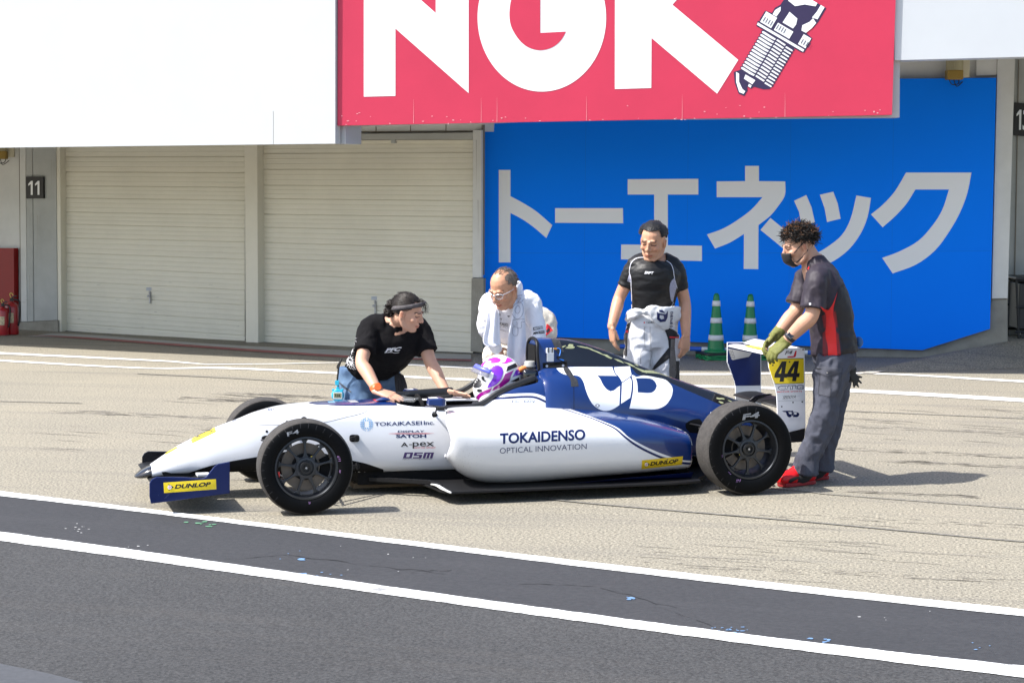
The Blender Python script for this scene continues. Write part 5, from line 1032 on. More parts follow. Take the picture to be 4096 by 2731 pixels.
# ================================================================== PEOPLE
V = lambda *a: np.array(a, float)
def nrm(v): return v/(np.linalg.norm(v)+1e-12)
def hand(mb, W, F, T, s=1., curl=(.3, .35, .4, .45), thumb=(.75, .25), spread=.06, fat=1., plus=0.):
    """palm, four unequal bent fingers and a thumb; W wrist, F finger direction, T thumb side; the palm faces N"""
    F = nrm(F); T = nrm(T-F*(T@F)); N = np.cross(F, T); N = N*hand.flip
    q = lambda r: r*fat+plus
    mb.tube([W-F*.02*s, W+F*.02*s, W+F*.06*s, W+F*.092*s], [(q(.027)*s, q(.019)*s), (q(.034)*s, q(.017)*s), (q(.040)*s, q(.0155)*s), (q(.039)*s, q(.012)*s)], n=14, side=T)
    mb.ell(W+F*.035*s+T*.022*s+N*.006*s, (q(.02)*s, q(.02)*s, q(.016)*s))
    L = [.072, .080, .074, .058]; off = [.029, .0095, -.010, -.029]; bs = [.086, .091, .087, .079]; rad = [.0088, .0092, .0088, .0078]
    for i in range(4):
        p = W+F*bs[i]*s+T*off[i]*s; d = nrm(F+T*spread*(1.5-i)); pts = [p-d*.012*s]; rr = [q(rad[i])*s]; a = 0
        pts.append(p); rr.append(q(rad[i])*s)
        for k, fr in enumerate((.46, .30, .24)):
            a += curl[i]*(.8, 1.1, .7)[k]; dd = d*math.cos(a)+N*math.sin(a); p = p+dd*L[i]*fr*s; pts.append(p); rr.append(q(rad[i]*(.97, .9, .76)[k])*s)
        mb.tube(pts, rr, n=10, side=T, sub=3)
    p = W+F*.022*s+T*.028*s; d = nrm(F*(1-thumb[0]*.45)+T*thumb[0]+N*thumb[1]); d2 = nrm(d+F*.5)
    mb.tube([p-d*.01*s, p, p+d*.038*s, p+d*.038*s+d2*.032*s], [q(.0135)*s, q(.013)*s, q(.0108)*s, q(.0088)*s], n=10, side=N, sub=3)
hand.flip = 1
class Head:
    def __init__(s, c, fwd, up, sc=1.):
        s.c = np.asarray(c, float); f = nrm(np.asarray(fwd, float)); u = np.asarray(up, float); u = nrm(u-f*(u@f)); s.R = np.stack([np.cross(f, u), f, u], 1); s.s = sc   # local x right, y forward, z up
    def w(s, p): return s.c+s.R@(np.asarray(p, float)*s.s)
    def l(s, P): return ((np.asarray(P)-s.c)@s.R)/s.s
    def add(s, b, nose=1., chin=1., cheek=1.):
        k = s.s; E = lambda c, r, R=None: b.ell(s.w(c), np.array(r)*k, s.R if R is None else s.R@R, n=20); T = lambda P, r, **q: b.tube([s.w(p) for p in P], [x*k if np.isscalar(x) else (x[0]*k, x[1]*k) for x in r], **q)
        E((0, -.014, .036), (.076, .097, .086)); E((0, .022, -.012), (.067, .071, .082)); E((0, .032, -.060), (.053, .056, .052)); E((0, .062, -.098), (.027*chin, .022, .019*chin))
        for x in (-1, 1):
            T([(x*.060, -.012, -.040), (x*.054, .012, -.078), (x*.024, .062, -.100)], [.017, .016, .015], n=10)
            E((x*.040, .064, -.022), (.023*cheek, .023, .022)); E((x*.078, -.010, -.008), (.007, .018, .031)); E((x*.080, -.014, .006), (.007, .014, .016)); E((x*.0135, .097, -.030), (.009, .010, .008)); E((x*.030, .080, .004), (.015, .009, .009))
            T([(x*.050, .076, .022), (x*.030, .088, .027), (x*.010, .090, .022)], [.007, .0085, .007], n=8)
        T([(0, .088, .020), (0, .101, -.006), (0, .109*nose, -.026), (0, .098, -.034)], [.0085, .0085, .0115, .008], n=10)
        T([(-.024, .077, -.064), (-.010, .089, -.060), (0, .091, -.062), (.010, .089, -.060), (.024, .077, -.064)], [.003, .0055, .0052, .0055, .003], n=8); T([(-.021, .077, -.071), (0, .089, -.073), (.021, .077, -.071)], [.003, .0068, .003], n=8)
SK = {}
def paint_skin(me, H, org, stubble=.0, ruddy=1., brow=(.05, .04, .035), lid=.4):
    a = coords(me)+org; L = H.l(a); n = len(a); c = np.ones((n, 4))
    x, y, z = np.abs(L[:, 0]), L[:, 1], L[:, 2]; head = (np.abs(L) < .16).all(1)
    def put(mask, col, k=1.):
        for i in range(3): c[mask, i] = c[mask, i]*(1-k)+col[i]*k
    put(head & (y > .045) & (z < -.04), (.80, .80, .84), stubble)
    put(head & (z < .0) & (z > -.04) & (x > .02) & (x < .06) & (y > .05), (1.06, .90, .86), .5)
    put(head & (y > .072) & (np.abs(z+.0625-.0) < .0042) & (x < .024), (.95, .58, .55), .8); put(head & (y > .07) & (np.abs(z+.0725) < .005) & (x < .021), (.98, .60, .57), .8)
    put(head & (y > .07) & (np.abs(z+.0675) < .0018) & (x < .022), (.30, .14, .13), .9)
    put(head & (y > .06) & (np.abs(z-.003+(x-.03)*.12) < .0052) & (np.abs(x-.031) < .0155), (.16, .11, .10), .85)
    put(head & (y > .06) & (np.abs(z-.0285+(x-.028)**2*6) < .0042) & (np.abs(x-.030) < .020), brow, .85)
    put(head & (y > .088) & (z < -.030) & (z > -.038) & (np.abs(x-.008) < .004), (.35, .2, .18), .7)
    put((x > .0795) & (x < .1) & (np.abs(y+.008) < .010) & (np.abs(z+.002) < .018), (.72, .48, .42), .8)
    at_ = me.color_attributes.new('skin_tone', 'FLOAT_COLOR', 'POINT'); at_.data.foreach_set('color', c.astype(np.float32).ravel())
def skin(name, col): return mat(name, col, .48, var=.07, vscale=18, bump=.06, bscale=160, attr='skin_tone', spec=.4)
def hair(name, H, parent, org, m, cap, locks, flow, seed=0, r0=.0035, length=(.03, .06), lift=.3, bumpy=.006, shell=1.06, curl=0.):
    """cap(d): is there hair in this direction (head axes)?  flow(d): the way the locks lie"""
    rn = random.Random(seed); b = MB(); k = H.s; n1, n2 = 34, 48; ok = {}; vs = []
    rad = np.array([.076, .097, .086]); cc = np.array([0, -.014, .036])
    for i in range(n1+1):
        for j in range(n2):
            t, p = math.pi*i/n1, 2*math.pi*j/n2; d = V(math.sin(t)*math.cos(p), math.sin(t)*math.sin(p), math.cos(t)); q = cc+rad*d*(shell+bumpy*6*mnoise.noise(Vector(d*5)+Vector((seed, 0, 0)))*.5)
            ok[i, j] = cap(d); vs.append(H.w(q))
    fs = [(i*n2+j, i*n2+(j+1) % n2, (i+1)*n2+(j+1) % n2, (i+1)*n2+j) for i in range(n1) for j in range(n2) if ok[i, j] and ok[i, (j+1) % n2] and ok[i+1, j] and ok[i+1, (j+1) % n2]]
    b.add(vs, fs)
    got = 0; tries = 0
    while got < locks and tries < locks*30:
        tries += 1; d = nrm(V(rn.gauss(0, 1), rn.gauss(0, 1), rn.gauss(0, 1)))
        if not cap(d): continue
        got += 1; p = cc+rad*d*(shell-.02); f = flow(d, rn); L = rn.uniform(*length); pts = [p]; up = d.copy(); v = nrm(f+up*lift*rn.uniform(.5, 1.5)); nseg = 6 if curl else 4
        for s_ in range(nseg):
            p = p+v*L/nseg; v = nrm(v+f*.35-up*.12+V(rn.gauss(0, 1), rn.gauss(0, 1), rn.gauss(0, 1))*(.16+curl)); e = (p-cc)/rad; g = np.linalg.norm(e)
            if g < shell-.01: p = cc+rad*e/g*(shell-.005)
            pts.append(p)
        rr = r0*rn.uniform(.7, 1.3); b.tube([H.w(q) for q in pts], ([rr*k]*5+[rr*k*.8, rr*k*.45] if curl else [rr*k, rr*k*1.1, rr*k, rr*k*.7, rr*k*.2]), n=5, sub=1, cap='flat')
    o = b.obj(name, m, parent, smooth=True, off=org); return o
def hair_mat(name, col, col2, rough=.5): return mat(name, tuple(q*.7 for q in col), max(rough, .5), col2=tuple(q*.7 for q in col2), vscale=70, spec=.3)
class PS(Surf):
    def __init__(s, obs, org): Surf.__init__(s, obs, frame='p', org=org)
def cloth(name, b, vox, it, m, parent, org, amp=.006, sc3=(9, 9, 5), seed=1., amp2=.0):
    me = remesh(b, vox, it); folds(me, amp, sc3, seed)
    if amp2: folds(me, amp2, tuple(q*2.7 for q in sc3), seed+9)
    setco(me, coords(me)-org); return link(name, me, parent, m, True)
def flesh(b, H, parent, org, m, vox=.0048, it=3, **k):
    me = remesh(b, vox, it, .45); setco(me, coords(me)-org); paint_skin(me, H, org, **k); return link('body', me, parent, m, True)
def at3(Zf, x, y, Y): return at(*Zf(x, y), Y)
def arm(b, S, E, Wr, r=(.050, .042, .030), k=1.):
    m1 = S*.5+E*.5; m2 = E*.65+Wr*.35
    b.tube([S, m1, E, m2, Wr], [r[0]*k, r[0]*.93*k, r[1]*.95*k, r[1]*.98*k, (r[2]*k, r[2]*.82*k)], n=16, sub=4)
def shoe(parent, org, heel, toe, up, m, msole, wd=.048, h=.085, hs=1.):
    """heel and toe: ground points; one upper and one sole"""
    d = nrm(toe-heel); sd = np.cross(d, V(0, 0, 1)); L = np.linalg.norm(toe-heel)
    b = MB(); z = V(0, 0, 1)
    b.tube([heel+d*.02+z*.055, heel+d*L*.25+z*.058, heel+d*L*.5+z*.05, heel+d*L*.75+z*.042, heel+d*L*.93+z*.038], [(wd*.82, .05), (wd*.85, .052), (wd*.92, .046), (wd*1.03, .036), (wd*.9, .030)], n=18, side=sd)
    b.tube([heel+d*.05+z*.06, heel+d*.055+z*(h+.03)], [(wd*.8, .05), (wd*.72, .055)], n=14, side=sd); b.tube([heel+d*L*.26+z*(h+.045), heel+d*L*.42+z*.085, heel+d*L*.62+z*.06, heel+d*L*.85+z*.042], [(wd*.55, .022), (wd*.72, .03), (wd*.82, .03), (wd*.8, .024)], n=14, side=sd)
    me = remesh(b, .007, 5); a = coords(me); a[:, 2] = np.maximum(a[:, 2]*hs, .018); setco(me, a-org); o = link('shoe', me, parent, m, True)
    c = MB(); out = [(0, -.6), (.1, -.8), (.3, -.82), (.55, -.9), (.78, -1.05), (.93, -.85), (1.0, 0)]; pts = [heel+d*L*t*1.0+sd*wd*q+z*.003 for t, q in out]+[heel+d*L*t+sd*wd*-q+z*.003 for t, q in out[-2::-1]]
    c.prism(pts, z*.024); q = c.obj('sole', msole, o, off=org, bev=.004); return o
M_tee = mat('black_cotton', (.008, .0075, .0085), .92, var=.15, vscale=30, bump=.15, bscale=220, spec=.12)
# ------------------------------------------------------------------ person with a bun, black t-shirt, leaning on the car
org = gnd(1482, 1893); P1 = empty('person', org); tag(P1, 'person in black t-shirt with hair in a bun leaning both hands on the car', 'person')
H = Head(at(1632, 1250, 12.72), V(.93, -.30, -.30), V(.06, -.12, 1), .98)
sR, sL = at(1480, 1312, 12.86), at(1676, 1312, 12.98); eR, eL = at(1447, 1449, 12.64), at(1722, 1448, 12.88); wR, wL = at(1512, 1566, 12.45), at(1783, 1566, 12.72)
hp = at(1478, 1500, 13.16); hR, hL = at(1424, 1505, 13.12), at(1536, 1505, 13.22); nk = at(1580, 1300, 12.88); ch = at(1572, 1375, 12.92); wa = at(1492, 1452, 13.10); side1 = nrm(sL-sR)
b = MB(); H.add(b, cheek=1.1)
b.tube([nk-V(0, 0, .05), nk+V(.01, -.01, .03), H.w((0, -.025, -.04))], [(.060, .056), (.054, .052), (.054, .054)], n=16, side=side1)
b.tube([hp, wa, ch, nk-V(0, 0, .02)], [(.14, .10), (.13, .095), (.15, .11), (.10, .08)], n=20, side=side1)
for S, E, W in ((sR, eR, wR), (sL, eL, wL)): arm(b, S, E, W, (.050, .044, .029)); b.tube([nk, S], [.07, .055], n=12)
hand.flip = -1; hand(b, wR, V(.46, -.12, -.16), V(.3, -.6, -.1)*-1*-1, 1.0, (.12, .14, .16, .2), (.7, .2)) if False else None
hand.flip = -1; hand(b, wR, at(1582, 1588, 12.40)-wR, V(.1, .9, .25), 1.04, (.10, .12, .14, .18), (.5, .1), fat=1.12)
hand.flip = 1; hand(b, wL, at(1870, 1581, 12.66)-wL, V(.25, -.9, .25), 1.04, (.03, .05, .05, .08), (.55, .1), fat=1.12)
fR, fL = gnd(1482, 1893), gnd(1560, 1880)
for h_, f_ in ((hR, fR), (hL, fL)): b.tube([h_, (h_+f_)/2+V(.0, -.03, .02), f_+V(0, 0, .08)], [.07, .05, .04], n=12)
skA = skin('skin_fair', (.50, .285, .195))
flesh(b, H, P1, org, skA)
b = MB(); b.tube([wa+(hp-wa)*.62, wa, ch, nk+V(-.005, .0, -.028), nk+V(.004, -.01, .012), nk+V(.008, -.014, .026)], [(.180, .135), (.180, .138), (.188, .135), (.122, .092), (.080, .074), (.070, .066)], n=28, side=side1, cap='flat')
for S, E in ((sR, eR), (sL, eL)): b.tube([nk*.6+S*.4, S, S*.45+E*.55, S*.28+E*.72], [.085, .075, .070, .074], n=20, cap='flat')
sh1 = cloth('t_shirt', b, .0085, 5, M_tee, P1, org, .010, (8, 8, 6), 3., .003)
b = MB(); b.tube([hp+(wa-hp)*.45, hp], [(.168, .128), (.172, .135)], n=24, side=side1, cap='flat')
for h_, f_ in ((hR, fR), (hL, fL)): b.tube([h_+V(0, 0, .06), h_+V(0, -.02, -.1), (h_+f_)/2+V(0, -.05, .02), f_+V(0, .03, .06)], [.112, .112, .082, .066], n=20, cap='flat')
je = cloth('jeans', b, .01, 5, mat('blue_denim', (.055, .10, .19), .85, col2=(.12, .19, .29), vscale=9, bump=.2, bscale=200, spec=.2), P1, org, .009, (9, 9, 7), 5.)
for h_, f_ in ((0, fR), (1, fL)): shoe(P1, org, f_+V(.02, .09, 0), f_+V(-.02, -.16, 0), 0, mat('black_shoe', (.02, .02, .02), .5), M_dark)
hm = hair_mat('black_hair', (.035, .024, .018), (.008, .006, .006), .3)
def cap1(d): return d[2] > -.42+.5*max(0, d[1]) and not (d[1] > .62 and d[2] < .62) and not (d[1] > .1 and d[2] < .12 and abs(d[0]) > .3)
hair('hair', H, P1, org, hm, cap1, 1100, lambda d, r: nrm(V(-d[0]*.5, -1, -.35)-d*(-d[1])), 4, .0019, (.05, .10), .08, .004)
b = MB(); bc = V(-.012, -.128, .006); rn = random.Random(8); b.ell(H.w(bc), (.034, .03, .036)); b.ell(H.w(bc+V(0, -.0, -.045)), (.03, .028, .03))
for i in range(60):
    d = nrm(V(rn.gauss(0, 1), rn.gauss(0, 1), rn.gauss(0, 1))); e = nrm(np.cross(d, V(rn.gauss(0, 1), rn.gauss(0, 1), rn.gauss(0, 1)))); c_ = bc+V(0, 0, -.045*(i % 2)); b.tube([H.w(c_+d*.03), H.w(c_+nrm(d+e*.6)*.037), H.w(c_+nrm(d+e*1.5)*.038)], [.005, .006, .002], n=6, sub=2)
b.obj('hair_bun', hm, P1, smooth=True, off=org)
b = MB()
for i in range(26):
    x, z = rn.uniform(-.05, .05), rn.uniform(.06, .11); p = V(x, .055, z); pts = [p]
    for k in range(4): p = p+V(rn.gauss(0, .006), .016, .010-k*.014+rn.gauss(0, .004)); pts.append(p)
    b.tube([H.w(q) for q in pts], [.0013, .0013, .0011, .0009, .0006], n=4, sub=2, cap='flat')
b.obj('loose_hair', hm, P1, smooth=True, off=org)
b = MB(); n = 40; vs = []
for k, dz in enumerate((-.015, .015)):
    for i in range(n): t = 2*math.pi*i/n; vs.append(H.w(V(.079*math.cos(t)*1.03, -.008+.099*math.sin(t), .046+dz+.046*math.sin(t))))
b.add(vs, [(i, (i+1) % n, n+(i+1) % n, n+i) for i in range(n)]); o = b.obj('headband', mat('grey_knit', (.075, .068, .072), .9, var=.3, vscale=60, bump=.4, bscale=200), P1, smooth=True, off=org); q = o.modifiers.new('s', 'SOLIDIFY'); q.thickness = .006; q.offset = 1
S = PS(sh1, org); d = Decal(); d.text('PFC', Z3(742, 878), Z3(905, 862), Z3(760, 834), None, 0, .045, .25); d.text('BRAKES', Z3(735, 888), Z3(825, 882), Z3(738, 872), None, 0, .02, .2); d.line([Z3(828, 884), Z3(865, 884), Z3(902, 878)], 1.6)
rn = random.Random(2)
def gear(cx, cy, R, th, n=9):
    for i in range(n): a = th+i*2*math.pi/n; d.line([Z3(cx+R*.7*math.cos(a), cy+R*.9*math.sin(a)), Z3(cx+R*.9*math.cos(a), cy+R*1.15*math.sin(a)), Z3(cx+R*1.1*math.cos(a+.1), cy+R*1.4*math.sin(a+.1))], 1.1)
    for rr_ in (.55, .7): d.line([Z3(cx+R*rr_*math.cos(t), cy+R*rr_*1.3*math.sin(t)) for t in np.linspace(0, 6.2, 22)], 1.2)
gear(360, 740, 55, .2, 12); gear(352, 850, 42, .4, 8); gear(345, 985, 50, .1, 12)
for i in range(16): x, y = 300+rn.uniform(0, 90), 960+rn.uniform(0, 95); d.line([Z3(x, y), Z3(x+12, y+14), Z3(x+28, y+22)], 1.3)
d.lay('shirt_print', S.px, [mat('white_ink', (.72, .72, .74), .7)], sh1, off=.003, maxe=10)
b = MB(); b.tube([wR-nrm(wR-eR)*-.0+nrm(eR-wR)*.012, wR+nrm(eR-wR)*.045], [(.037, .032), (.038, .033)], n=24, cap='flat', side=V(1, 0, 0)); wt = b.obj('wristwatch', mat('orange_rubber', (.72, .10, .01), .5), P1, smooth=True, off=org)
b = MB(); c_ = wR+nrm(eR-wR)*.025+V(.008, -.030, .010); fd = nrm(V(.25, -.85, .45)); sx = nrm(np.cross(fd, V(0, 0, 1))); b.tube([c_, c_+fd*.012], [.022, .021], n=20, cap='flat', sub=1); b.obj('dial', mat('orange_dial', (.55, .13, .03), .3), wt, off=org)
# stopwatch and cord on the belt, gloves at the other hip, zip pocket
b = MB(); P = [at3(Z3, *q, 12.98) for q in [(248, 960), (215, 1040), (205, 1120), (198, 1200), (205, 1270), (200, 1310)]]; b.tube(P, [.006]*6, n=6); b.tube([P[0], at3(Z3, 195, 1040, 12.98), at3(Z3, 212, 1080, 12.98), P[2]], [.004]*4, n=6); cord = b.obj('belt_cord', mat('black_cord', (.015, .015, .016), .8), P1, smooth=True, off=org)
sw = empty('stopwatch', at3(Z3, 203, 1368, 12.97)); tag(sw, 'light blue digital stopwatch hanging on a cord at the hip', 'stopwatch')
cy = mat('cyan_plastic', (.02, .42, .62), .35)
b = MB(); b.lathe([(.0, -.012), (.036, -.012), (.041, -.006), (.041, .006), (.036, .012), (0, .012)], axis='y', n=36); b.box((0, 0, .046), (.02, .016, .016)); b.box((-.03, 0, .034), (.014, .014, .014)); b.box((.03, 0, .034), (.014, .014, .014)); b.obj('case', cy, sw, bev=.003)
b = MB(); b.box((0, -.0125, .0), (.048, .004, .030)); b.obj('display', mat('lcd_grey', (.22, .25, .14), .3), sw); b = MB(); b.box((0, -.012, -.002), (.058, .003, .044)); b.obj('bezel', mat('white_bezel', (.7, .72, .7), .4), sw)
b = MB(); b.box((-.002, -.015, 0), (.004, .002, .018)); b.box((-.014, -.015, 0), (.004, .002, .018)); b.box((.010, -.015, 0), (.008, .002, .016)); b.obj('digits', M_kv, sw)
b = MB(); c_ = at3(Z3, 195, 1228, 12.97)-np.array(sw.location); b.box(c_, (.025, .02, .03)); b.tube([c_, V(0, 0, .05)], [.004, .004], n=6, sub=1); b.obj('clip', cy, sw, bev=.003)
b = MB()
for i, (x0, x1, x2) in enumerate(((880, 880, 890), (900, 915, 925), (925, 945, 955), (945, 965, 975))): b.tube([at3(Z3, x0-10, 1120+i*12, 13.05), at3(Z3, x1, 1230+i*10, 13.02), at3(Z3, x1+5, 1320, 13.0), at3(Z3, x2, 1400-i*8, 12.98)], [.014, .016, .012, .007], n=8)
o = b.obj('work_gloves', mat('black_glove', (.02, .018, .018), .8, var=.3, vscale=30), None, smooth=True, off=org); o.location = org; tag(o, 'bundle of black work gloves hanging at the hip of the person in jeans', 'gloves')
S = PS(je, org); d = Decal(); d.line([Z3(222, 1225), Z3(265, 1265), Z3(310, 1300), Z3(355, 1335)], [4, 7, 7, 4]); d.lay('zip_pocket', S.px, mat('zip_dark', (.03, .035, .05), .6), je, off=.003, maxe=10)
# ------------------------------------------------------------------ older man in white with a towel
org = at(2060, 1500, 13.35)*V(1, 1, 0); P2 = empty('person', org); tag(P2, 'older man in glasses and white top bending to the driver', 'person')
H = Head(at(2015, 1155, 12.78), V(-.52, -.66, -.42), V(-.10, -.22, 1), 1.04)
sR, sL = at(1962, 1212, 13.02), at(2122, 1210, 12.98); eR, eL = at(1940, 1305, 12.86), at(2152, 1325, 12.92); wR, wL = at(1985, 1392, 12.98), at(2142, 1452, 12.84)
wa = at(2062, 1372, 13.3); hp = at(2064, 1420, 13.34); ch = at(2050, 1275, 13.14); nk = at(2045, 1212, 12.95); side2 = nrm(sL-sR)
hR, hL = at(2015, 1440, 13.34), at(2112, 1440, 13.34); fR, fL = org+V(-.14, 0, 0), org+V(.16, .05, 0)
b = MB(); H.add(b, cheek=.95); b.tube([nk-V(0, -.03, .03), nk, H.w((0, -.02, -.04))], [(.07, .065), (.058, .058), (.055, .056)], n=16, side=side2)
b.tube([hp, wa, ch, nk], [(.15, .11), (.15, .12), (.16, .12), (.09, .08)], n=20, side=side2)
for S_, E, W in ((sR, eR, wR), (sL, eL, wL)): arm(b, S_, E, W); b.tube([nk, S_], [.07, .055], n=12)
hand.flip = 1; hand(b, wL, V(-.25, -.35, -.8), V(-.8, -.2, .3), 1., (.3, .3, .3, .3)); hand.flip = -1; hand(b, wR, V(.25, .5, -.7), V(.8, .2, .2), .9, (.3, .3, .3, .3))
for h_, f_ in ((hR, fR), (hL, fL)): b.tube([h_, (h_+f_)/2, f_+V(0, 0, .08)], [.085, .055, .04], n=12)
flesh(b, H, P2, org, skin('skin_tan', (.47, .245, .15)), stubble=.35, brow=(.35, .3, .28))
M_wh = mat('white_underwear', (.80, .80, .84), .8, bump=.12, bscale=240, spec=.2)
b = MB(); b.tube([hp+V(0, 0, .01), wa, ch, nk+V(0, .02, -.03), nk+V(0, 0, .02), nk+V(-.012, -.02, .045)], [(.172, .14), (.172, .145), (.185, .14), (.115, .09), (.072, .068), (.066, .064)], n=28, side=side2, cap='flat')
for S_, E, W in ((sR, eR, wR), (sL, eL, wL)): b.tube([nk*.6+S_*.4, S_, S_*.5+E*.5, E, E*.5+W*.5, E*-.12+W*1.12], [.08, .072, .060, .054, .047, .040], n=20, cap='flat')
sh2 = cloth('white_top', b, .0085, 5, M_wh, P2, org, .007, (11, 11, 10), 1., .003)
M_cream = mat('cream_suit', (.66, .60, .50), .85, var=.08, vscale=10, bump=.2, bscale=160)
b = MB(); b.tube([wa+V(0, 0, .03), hp, hp-V(0, 0, .08)], [(.178, .145), (.185, .15), (.19, .15)], n=26, side=side2, cap='flat')
for h_, f_ in ((hR, fR), (hL, fL)): b.tube([h_, (h_+f_)/2, f_+V(0, 0, .06)], [.105, .085, .07], n=20, cap='flat')
b.tube([at(2030, 1365, 13.18), at(1990, 1392, 13.15), at(1962, 1420, 13.15)], [.05, .06, .06], n=12); b.tube([at(2060, 1372, 13.14), at(2030, 1395, 13.12), at(2000, 1420, 13.12)], [.035, .045, .05], n=12)
su2 = cloth('race_suit', b, .011, 4, M_cream, P2, org, .014, (12, 12, 9), 7.)
b = MB(); P = [at(2140, 1250, 13.42), at(2172, 1275, 13.45), at(2190, 1305, 13.44), at(2200, 1335, 13.42)]; b.tube(P, [.05, .075, .07, .05], n=18); b.tube([P[3], at(2170, 1350, 13.4)], [.05, .06], n=14); kn = cloth('tied_sleeve', b, .01, 4, M_cream, P2, org, .01, (12, 12, 12), 2.)
S = PS(kn, org); d = Decal(); d.poly([Z4(*q) for q in [(1000, 720), (1010, 665), (1035, 680), (1075, 735), (1060, 745), (1030, 770), (1000, 795), (985, 790)]]); d.poly([Z4(*q) for q in [(1005, 740), (1035, 705), (1040, 730), (1035, 750), (1010, 770)]], mi=1, lift=1); d.lay('red_patch', S.px, [mat('signal_red_cloth', (.62, .02, .03), .7), M_kv], kn, off=.004, maxe=8)
S = PS(sh2, org); d = Decal(); 
d.poly([Z4(*q) for q in [(870, 705), (965, 688), (970, 715), (872, 738)]]); d.text('MOTUL', Z4(877, 732), Z4(965, 713), Z4(882, 710), None, 1, .05, .15, lift=1); d.text('MAC', Z4(873, 780), Z4(930, 768), Z4(876, 752), None, 0, .05, .1); d.poly([Z4(*q) for q in [(930, 742), (985, 736), (988, 764), (932, 770)]]); d.text('TOOLS', Z4(936, 763), Z4(982, 756), Z4(937, 748), None, 1, .03, .0, lift=1)
d.text('KAID', Z4(517, 675), Z4(610, 690), Z4(517, 648), None, 0, .02); d.text('CAL I', Z4(525, 696), Z4(605, 706), Z4(525, 684), None, 0, -.01); d.text('808', Z4(515, 618), Z4(545, 622), Z4(515, 602), None, 0, .0); d.poly([Z4(*q) for q in [(515, 553), (528, 558), (528, 585), (515, 578)]]); d.text('oooooo', Z4(520, 728), Z4(588, 745), Z4(520, 722), None, 0, 0); d.poly([Z4(*q) for q in [(598, 580), (625, 578), (625, 590), (608, 592)]])
for k in range(3): d.text('EYC'[k], Z4(360+k*2, 655+k*40), Z4(378+k*2, 648+k*40), Z4(358+k*2, 625+k*40), None, 0, .02)
d.lay('shirt_lettering', S.px, [M_kv, mat('white_ink', (.72, .72, .74), .7)], sh2, off=.0035, maxe=8)
# towel: two hanging ends and the part round the neck, thick cloth
M_tow = mat('terry_towel', (.80, .81, .88), .95, bump=.7, bscale=260, spec=.1)
def clothstrip(rows, nx=14, amp=.012, th=.010, seed=0):
    """rows: list of (left point, right point); a thick hanging cloth with folds across its width"""
    L_ = crom(np.array([r[0] for r in rows]), 6); R_ = crom(np.array([r[1] for r in rows]), 6); vs = []; m = len(L_)
    for i in range(m):
        t_ = nrm(R_[i]-L_[i]); out = nrm(np.cross(t_, V(0, 0, 1)))
        for j in range(nx+1):
            u = j/nx; vs.append(L_[i]*(1-u)+R_[i]*u+out*(amp*math.sin(u*9+seed+i*.05)*min(1, i/10+.2)+amp*.6*mnoise.noise((u*4, i*.14, seed))))
    b = MB().add(vs, [(i*(nx+1)+j, i*(nx+1)+j+1, (i+1)*(nx+1)+j+1, (i+1)*(nx+1)+j) for i in range(m-1) for j in range(nx)]); return b, th
def cl(name, rows, m, parent, org, **k):
    b, th = clothstrip(rows, **k); o = b.obj(name, m, parent, smooth=True, off=org); q = o.modifiers.new('s', 'SOLIDIFY'); q.thickness = th; q.offset = 0; q2 = o.modifiers.new('ss', 'SUBSURF'); q2.levels = q2.render_levels = 1; return o
tw = empty('towel', at(2045, 1200, 12.9)); TO = np.array(tw.location); tag(tw, 'white towel with outlined letters hanging round the neck of the older man', 'towel')
t1 = cl('hanging_end', [(at3(Z4, 668, 330, 12.93), at3(Z4, 745, 310, 12.97)), (at3(Z4, 655, 430, 12.83), at3(Z4, 765, 420, 12.86)), (at3(Z4, 640, 600, 12.80), at3(Z4, 780, 600, 12.82)), (at3(Z4, 605, 800, 12.82), at3(Z4, 795, 800, 12.84)), (at3(Z4, 592, 960, 12.84), at3(Z4, 805, 980, 12.86)), (at3(Z4, 600, 1100, 12.86), at3(Z4, 805, 1110, 12.88))], M_tow, tw, TO, seed=.5)
t2 = cl('hanging_end', [(at3(Z4, 425, 440, 12.86), at3(Z4, 475, 470, 12.80)), (at3(Z4, 395, 540, 12.80), at3(Z4, 510, 540, 12.78)), (at3(Z4, 372, 690, 12.78), at3(Z4, 520, 690, 12.78)), (at3(Z4, 345, 850, 12.77), at3(Z4, 530, 850, 12.79)), (at3(Z4, 400, 915, 12.77), at3(Z4, 535, 880, 12.79))], M_tow, tw, TO, seed=2.)
b = MB(); b.tube([at3(Z4, 705, 345, 12.90), at3(Z4, 730, 290, 13.02), at3(Z4, 650, 300, 13.12), at3(Z4, 480, 380, 13.05), at3(Z4, 440, 455, 12.86)], [(.055, .016), (.05, .02), (.05, .022), (.045, .02), (.04, .016)], n=16, side=V(0, 0, 1)); cloth('neck_part', b, .008, 4, M_tow, tw, TO, .006)
S = PS(t1, TO); d = Decal(); Lw = 1.5
def ring(pts, wd=Lw): d.line([Z4(*q) for q in pts+[pts[0]]], wd)
ring([(700, 380), (745, 370), (765, 365), (765, 405), (745, 440), (715, 440), (735, 410), (735, 400), (690, 410)]); ring([(680, 460), (720, 445), (752, 460), (762, 510), (755, 570), (720, 612), (680, 610), (655, 570), (655, 510)]); ring([(690, 490), (715, 478), (732, 500), (730, 540), (710, 558), (685, 550), (675, 520)])
ring([(655, 625), (775, 618), (775, 645), (745, 645), (745, 705), (705, 705), (705, 650), (690, 650), (690, 680), (655, 680)]); ring([(652, 700), (705, 705), (712, 750), (705, 785), (670, 788), (650, 765)])
d.lay('towel_lettering', S.px, [mat('grey_outline', (.30, .30, .36), .9)], t1, off=.0035, maxe=8)
